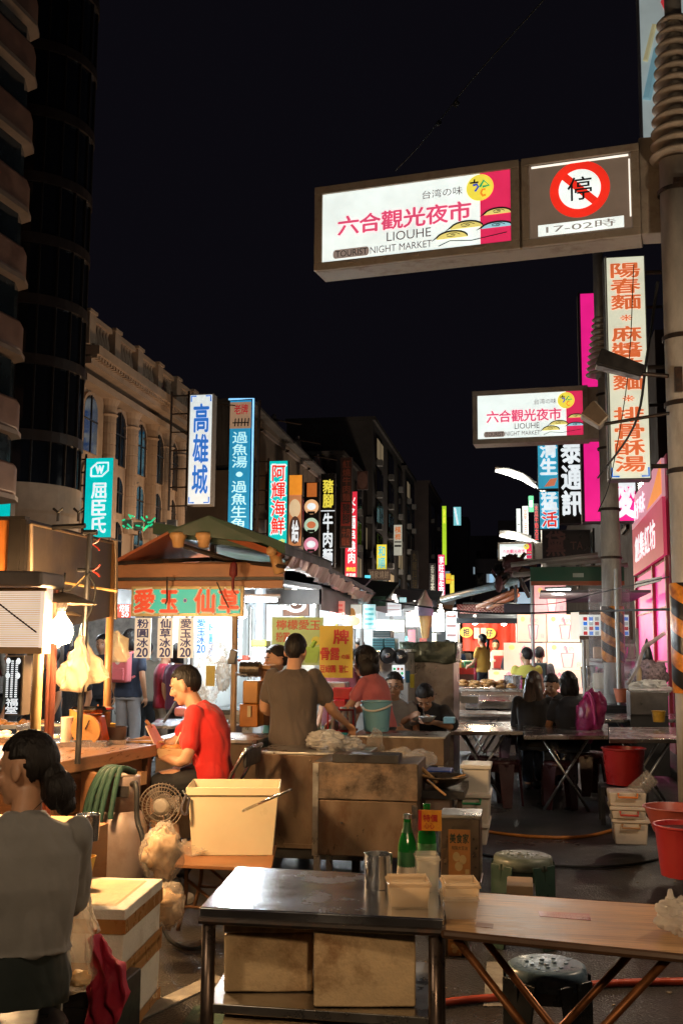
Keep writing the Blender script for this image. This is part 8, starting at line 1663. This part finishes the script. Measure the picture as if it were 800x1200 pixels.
# man in the taupe shirt
pb = dict(STAND); pb.update(elL=(-.25, .03, 1.13), wrL=(-.14, .26, 1.08), elR=(.285, .09, 1.14), wrR=(.36, .30, 1.01), head=(.0, .05, 1.60), hipL=(-.09, 0, .9))
person('standing man in a taupe T-shirt and camouflage trousers, seen from behind', (P(343, 900, 8.25).x, 8.25, .0), R(-4), pb, TAUPE, CAMO, hstyle='short', vox=.009, wr=.014, sleeve=.62, hem=-.14, build=1.12, palmL=(0, 0, -1), palmR=(0, 0, -1), hpitch=-.15, sc=.975)
# girl in pink
Yg = 9.4; g0 = P(437, 880, Yg); pg = dict(STAND); pg.update(chest=(0, .06, 1.18), neck=(0, .11, 1.35), head=(0, .17, 1.485), shL=(-.155, .10, 1.29), shR=(.155, .10, 1.29), elL=(-.20, .22, 1.08), elR=(.19, .24, 1.08), wrL=(-.14, .40, .96), wrR=(.12, .44, .98))
person('girl with a black bob in a coral pink T-shirt reaching left', (g0.x+.07, Yg, 0), R(72), pg, CORAL, DKN, hstyle='bob', vox=.010, wr=.005, sleeve=.55, build=.92, palmL=(0, 0, -1), palmR=(0, 0, -1), sc=.99)
# woman half hidden behind the man in taupe
q = P(324, 830, 9.25); pw = dict(STAND); person('woman half hidden behind the man in taupe, only her face showing', (q.x, 9.3, -.12), R(125), pw, fabric('teal', (.06, .25, .24)), DKN, hstyle='tied', vox=.013, build=.9)
q = P(397, 850, 10.4); person('vendor in a maroon top and green apron behind the yellow menu board', (q.x, 10.4, -.05), R(150), dict(STAND), fabric('maroon', (.16, .03, .04)), fabric('apron_green', (.02, .16, .10)), hstyle='short', vox=.014, build=1.0)
# two women eating
def eat(**k): d = SIT(.46, .10); d.update(k); return d
q = P(463, 860, 10.75); glasses = None
def specs(th, mw, p, hm):
    m = MB(); m.mx = mw @ hm
    for s in (-1, 1): m.tube([(s*.033+.024*math.cos(t*math.pi/8), .094-.004*abs(math.cos(t*math.pi/8)), .004+.018*math.sin(t*math.pi/8)) for t in range(17)], .0022, 5); m.tube([(s*.057, .09, .006), (s*.08, .0, .006)], .002, 5)
    m.tube([(-.01, .096, .006), (.01, .096, .006)], .002, 5); m.build('glasses', BLACK, th)
person('woman with glasses and tied black hair facing the camera at the eating table', (q.x, 10.8, .02), R(180), eat(), fabric('pale_grey', (.34, .34, .34)), DKN, hstyle='tied', vox=.0095, build=.9, extra=specs, wr=.004)
q = P(503, 860, 10.9); pe = eat(neck=(0, .24, .97), head=(0, .34, 1.06), chest=(0, .12, .80), shL=(-.172, .2, .92), shR=(.172, .2, .92), wrL=(-.10, .46, .82), wrR=(.14, .42, .86), elL=(-.27, .30, .78), elR=(.28, .28, .78))
person('woman in black bending over a bowl at the eating table', (q.x-.0, 11.0, .05), R(176), pe, DKN, DKN, hstyle='tied', vox=.0095, build=1.05, hpitch=-.55, sleeve=.9)
th = thing('soup_bowl', 'white soup bowl in front of the woman bending over it', 'bowl', P(500, 844, 10.45)); q = P(500, 846, 10.45); m = MB(); m.lathe([(0, 0), (.04, 0), (.085, .05), (.09, .055), (.08, .05), (.03, .012), (0, .012)], q, 24); m.build('bowl', M('white_china', (.7, .7, .68), .25), th, smooth=True); m = MB(); m.lathe([(0, .042), (.07, .043), (0, .03)], q, 20); m.build('soup', FOODW, th)
m = MB(); m.tube([q+Vector((-.02, 0, .03)), q+Vector((-.04, -.02, .14))], .006, 6); tag(m.build('spoon', STEELC), 'spoon held over the white soup bowl', 'spoon')
# diners on the right, seen from behind
q = P(624, 850, 12.2); person('seated woman with long brown hair and a dark waistcoat over grey sleeves', (q.x, 12.2, .0), R(-8), SIT(.47, .08), DKN, NAVY, hair=HAIRB, hstyle='long', vox=.0105, sleeve=1.1, face=False)
q = P(671, 850, 12.0); person('seated woman in black with a bob, carrying a magenta rucksack', (q.x, 12.0, .0), R(18), SIT(.47, .08), DKN, NAVY, hstyle='bob', vox=.0105, sleeve=.6, face=False, extra=None)
m = lump(P(692, 838, 11.75), (.15, .12, .27), 95, .25, 2, 26, 18, Matrix.Rotation(R(14), 3, 'Y')); th = thing('rucksack', 'shiny magenta rucksack on the back of the seated woman in black', 'rucksack', P(692, 865, 11.75)); m.build('bag', M('magenta_nylon', (.32, .03, .14), .3, 0, .5, 9, .4, 20), th, smooth=True)
m = MB(); m.tube(sm([P(684, 818, 11.7), P(688, 812, 11.65), P(694, 824, 11.62), P(697, 850, 11.6)]), .018, 6); m.build('strap', M('magenta_strap', (.55, .04, .25), .4), th, smooth=True)
q = P(655, 850, 12.9); pm = SIT(.47, .18); pm.update(elL=(-.2, .34, .80), wrL=(-.05, .30, 1.08), head=(0, .26, 1.17), hyaw=0) if False else pm.update(elR=(.2, .34, .80), wrR=(.07, .32, 1.04), head=(0, .25, 1.17))
person('seated man resting his head on a raised hand across the table', (q.x, 13.1, .0), R(160), pm, DKN, NAVY, hstyle='short', vox=.011, sleeve=.5, curl=.9, hpitch=-.2)
m = MB(); q = P(654, 838, 12.6); m.box(q+Vector((0, 0, .02)), (.16, .10, .16)); tag(m.build('menu_card', M('card_grey', (.5, .5, .5), .6), bevel=.004), 'small white card stand on the middle dining table', 'card')
# people by the pink posters
q = P(617, 800, 16.6); person('man with short hair in a yellow vest by the pink posters', (q.x, 16.6, -.1), R(10), dict(STAND), fabric('yellow', (.62, .55, .10)), DKN, hstyle='crop', vox=.012, face=False, sleeve=.15, hyaw=.35)
GREYC2 = M('cloth_check', (.14, .16, .17), .85, 0, .4, 40)
q = P(632, 800, 19.0 if False else 17.3); person('man in a grey checked shirt with a dark backpack facing the pink posters', (q.x, 17.3, .0), R(-4), dict(STAND), GREYC2, DKN, hstyle='crop', vox=.012, face=False, extra=rucksack(fabric('charcoal_green', (.035, .05, .05)), .27, .40, .13), sc=.95)
# noodle seller
q = P(566, 800, 24.2); pn = dict(STAND); pn.update(elL=(-.2, .1, 1.1), wrL=(-.15, .3, 1.0), elR=(.2, .1, 1.1), wrR=(.15, .3, 1.0))
def apron(th, mw, p, hm):
    m = MB(); m.mx = mw; m.loft([((0, .09, 1.35), (.1, 0, 0), (0, .05, 0)), ((0, .10, 1.15), (.15, 0, 0), (0, .06, 0)), ((0, .10, .9), (.17, 0, 0), (0, .07, 0)), ((0, .10, .6), (.18, 0, 0), (0, .05, 0))], 20); m.build('apron', fabric('apron_red', (.35, .02, .05)), th, smooth=True)
person('noodle seller in a mustard shirt and red apron before the red curtain', (q.x, 24.2, P(566, 744, 24.2).z-1.70), R(55), pn, fabric('mustard', (.55, .30, .04)), DKN, hstyle='pony', vox=.015, extra=apron)
m = MB(); q = P(566, 812, 24.2); m.slab(q.x-.4, q.x+.4, 23.9, 24.6, 0, P(566, 744, 24.2).z-1.71); tag(m.build('step_platform', PLY), 'wooden step the noodle seller stands on', 'step')
q = P(581, 790, 25.9); person('second cook with black hair half hidden beside the red curtain', (q.x, 25.9, .1), R(170), dict(STAND), fabric('white_top', (.5, .5, .48)), DKN, hstyle='short', vox=.018)
q = P(524, 790, 23); person('woman with reddish hair behind the covered cart', (q.x, 23, .05), R(140), dict(STAND), fabric('rust_top', (.4, .12, .06)), DKN, hair=HAIRB, hstyle='bob', vox=.017)
# walkers in the lane
PINKB = fabric('backpack_pink', (.62, .14, .16))
q = P(150, 820, 12.6); person('walker with a pink square backpack, navy T-shirt and pale trousers', (q.x, 12.6, .12), R(-12), dict(STAND), NAVY, JEANS, hstyle='bob', vox=.011, face=False, sc=.97, extra=rucksack(PINKB, .27, .38, .13, M('badge_pale', (.7, .6, .55), .6)))
LW = [(121, 745, 14.0, R(185), DKN, DKN, 'tied', 'woman in a black printed T-shirt facing the camera in the lane', 1.0, 'full', KHAKI), (193, 757, 13.2, R(-60), fabric('crimson', (.45, .02, .05)), KHAKI, 'short', 'walker in a crimson T-shirt and khaki shorts behind the price cards', .98, 'short', None),
      (172, 752, 14.4, R(10), KHAKI, DKN, 'short', 'walker in a beige patterned shirt between the price cards', 1.0, 'full', None), (210, 755, 12.6, R(-30), fabric('plum_print', (.12, .03, .08)), DKN, 'bob', 'woman in a dark plum print top behind the price cards', .95, 'full', None),
      (160, 742, 15.6, R(0), fabric('pale_teal', (.25, .42, .42)), DKN, 'short', 'walker in a pale teal shirt further back in the lane', 1.03, 'full', None), (282, 745, 15.5, R(100), KHAKI, DKN, 'tied', 'walker in a beige top seen through the dessert stall', .97, 'full', None), (308, 742, 16.5, R(-80), DKN, DKN, 'short', 'walker in black beyond the white stall post', 1.0, 'full', None),
      (90, 775, 11.5, R(150), M('cloth_dotted', (.03, .03, .035), .85, 0, .9, 60), DKN, 'tied', 'customer in a black dotted top behind the cart counter', .95, 'full', None), (60, 790, 11.0, R(130), DKN, DKN, 'short', 'customer in black behind the hanging plastic bags', .96, 'full', None), (18, 780, 12.0, R(100), fabric('grey_teal', (.14, .2, .2)), DKN, 'bob', 'customer in grey-green behind the LED board', .95, 'full', None), (232, 752, 14.8, R(20), fabric('dusk_blue', (.1, .14, .25)), JEANS, 'short', 'walker in a dusky blue shirt behind the bluish price card', 1.0, 'full', None)]
for px, py, Y, rz, sh, pa, hs, lb, sc_, lg, _ in LW:
    q = P(px, py, Y); top = q.z; person(lb, (q.x, Y, max(-.05, min(.25, top-1.70*sc_))), rz, dict(STAND), sh, pa, hstyle=hs, vox=.016, sc=sc_, legs=lg, group='people walking in the lane')
FARP = [(388, 752, 16, R(90), DKN, 'vendor in black in the bright left row'), (404, 765, 19, R(60), fabric('white_top', (.5, .5, .48)), 'vendor in a white top in the bright left row'), (455, 745, 22, R(180), fabric('rose', (.5, .2, .22)), 'shopper in rose beyond the black fans'), (478, 748, 24, R(0), fabric('blue_far', (.1, .18, .3)), 'shopper in blue before the ice cream cone model'), (514, 752, 30, R(180), fabric('black', (.02, .02, .024)), 'shopper in black far down the street'), (600, 775, 21, R(-40), DKN, 'helper in black behind the second row of posters')]
for px, py, Y, rz, sh, lb in FARP:
    q = P(px, 800, Y); person(lb, (q.x, Y, 0), rz, dict(STAND), sh, DKN, hstyle='short', vox=.02, group='distant people down the street')
for k, (px, Y) in enumerate(((352, 13.2), (368, 14.5), (420, 15.5), (446, 20), (470, 27), (488, 30), (500, 34), (508, 38), (530, 40), (541, 36), (548, 44), (536, 33), (430, 24), (610, 23))):
    q = P(px, 800, Y); person('one of the distant shoppers standing among the lit stalls', (q.x, Y, 0), R(k*67), dict(STAND), [KHAKI, NAVY, DKN, CORAL, GREYM][k % 5], JEANS if k % 3 else DKN, hstyle=['short', 'bob', 'tied'][k % 3], vox=.024, group='distant shoppers')
# ---------------------------- assumed warm lamps, unseen, added to light the left buildings
lamp((-11.5, 41.0, 5.2), 850, (1, .62, .34), .6); lamp((-11.5, 50.0, 5.2), 850, (1, .62, .34), .6); lamp((-11, 29.0, 4.0), 110, SODIUM, .6); lamp((-9.5, 72.0, 5), 2300, (1, .76, .56), .6); lamp((-9.5, 105.0, 5), 2200, (1, .82, .66), .6)
# assumed bulbs beyond the frame for fill light, plus one added bulb
pendant((.45, .25, 2.25), 'assumed shaded bulb unseen above the camera, lighting the foreground tables', 92, (1, .67, .38), True, .6)  # assumed lamp, placed just over the camera as warm fill for the foreground
pendant((-2.0, 1.6, 2.5), 'assumed shaded bulb unseen left of the camera, lighting the foreground', 45, (1, .74, .48), True, .5)  # assumed lamp outside the view, second source of foreground fill
pendant((2.15, 5.9, 2.9), 'assumed bare bulb unseen to the right, lighting the thick striped pole and its sign', 165, (1, .76, .52), False, .5)  # assumed lamp outside the view, added to lift the sign frame and pole
pendant(P(800, 690, 12.6), 'added bulb hidden behind the thick pole to light the slim pole', 42, (1, .85, .66), False, .4)  # added bulb, tucked behind the thick pole to brighten the slim pole
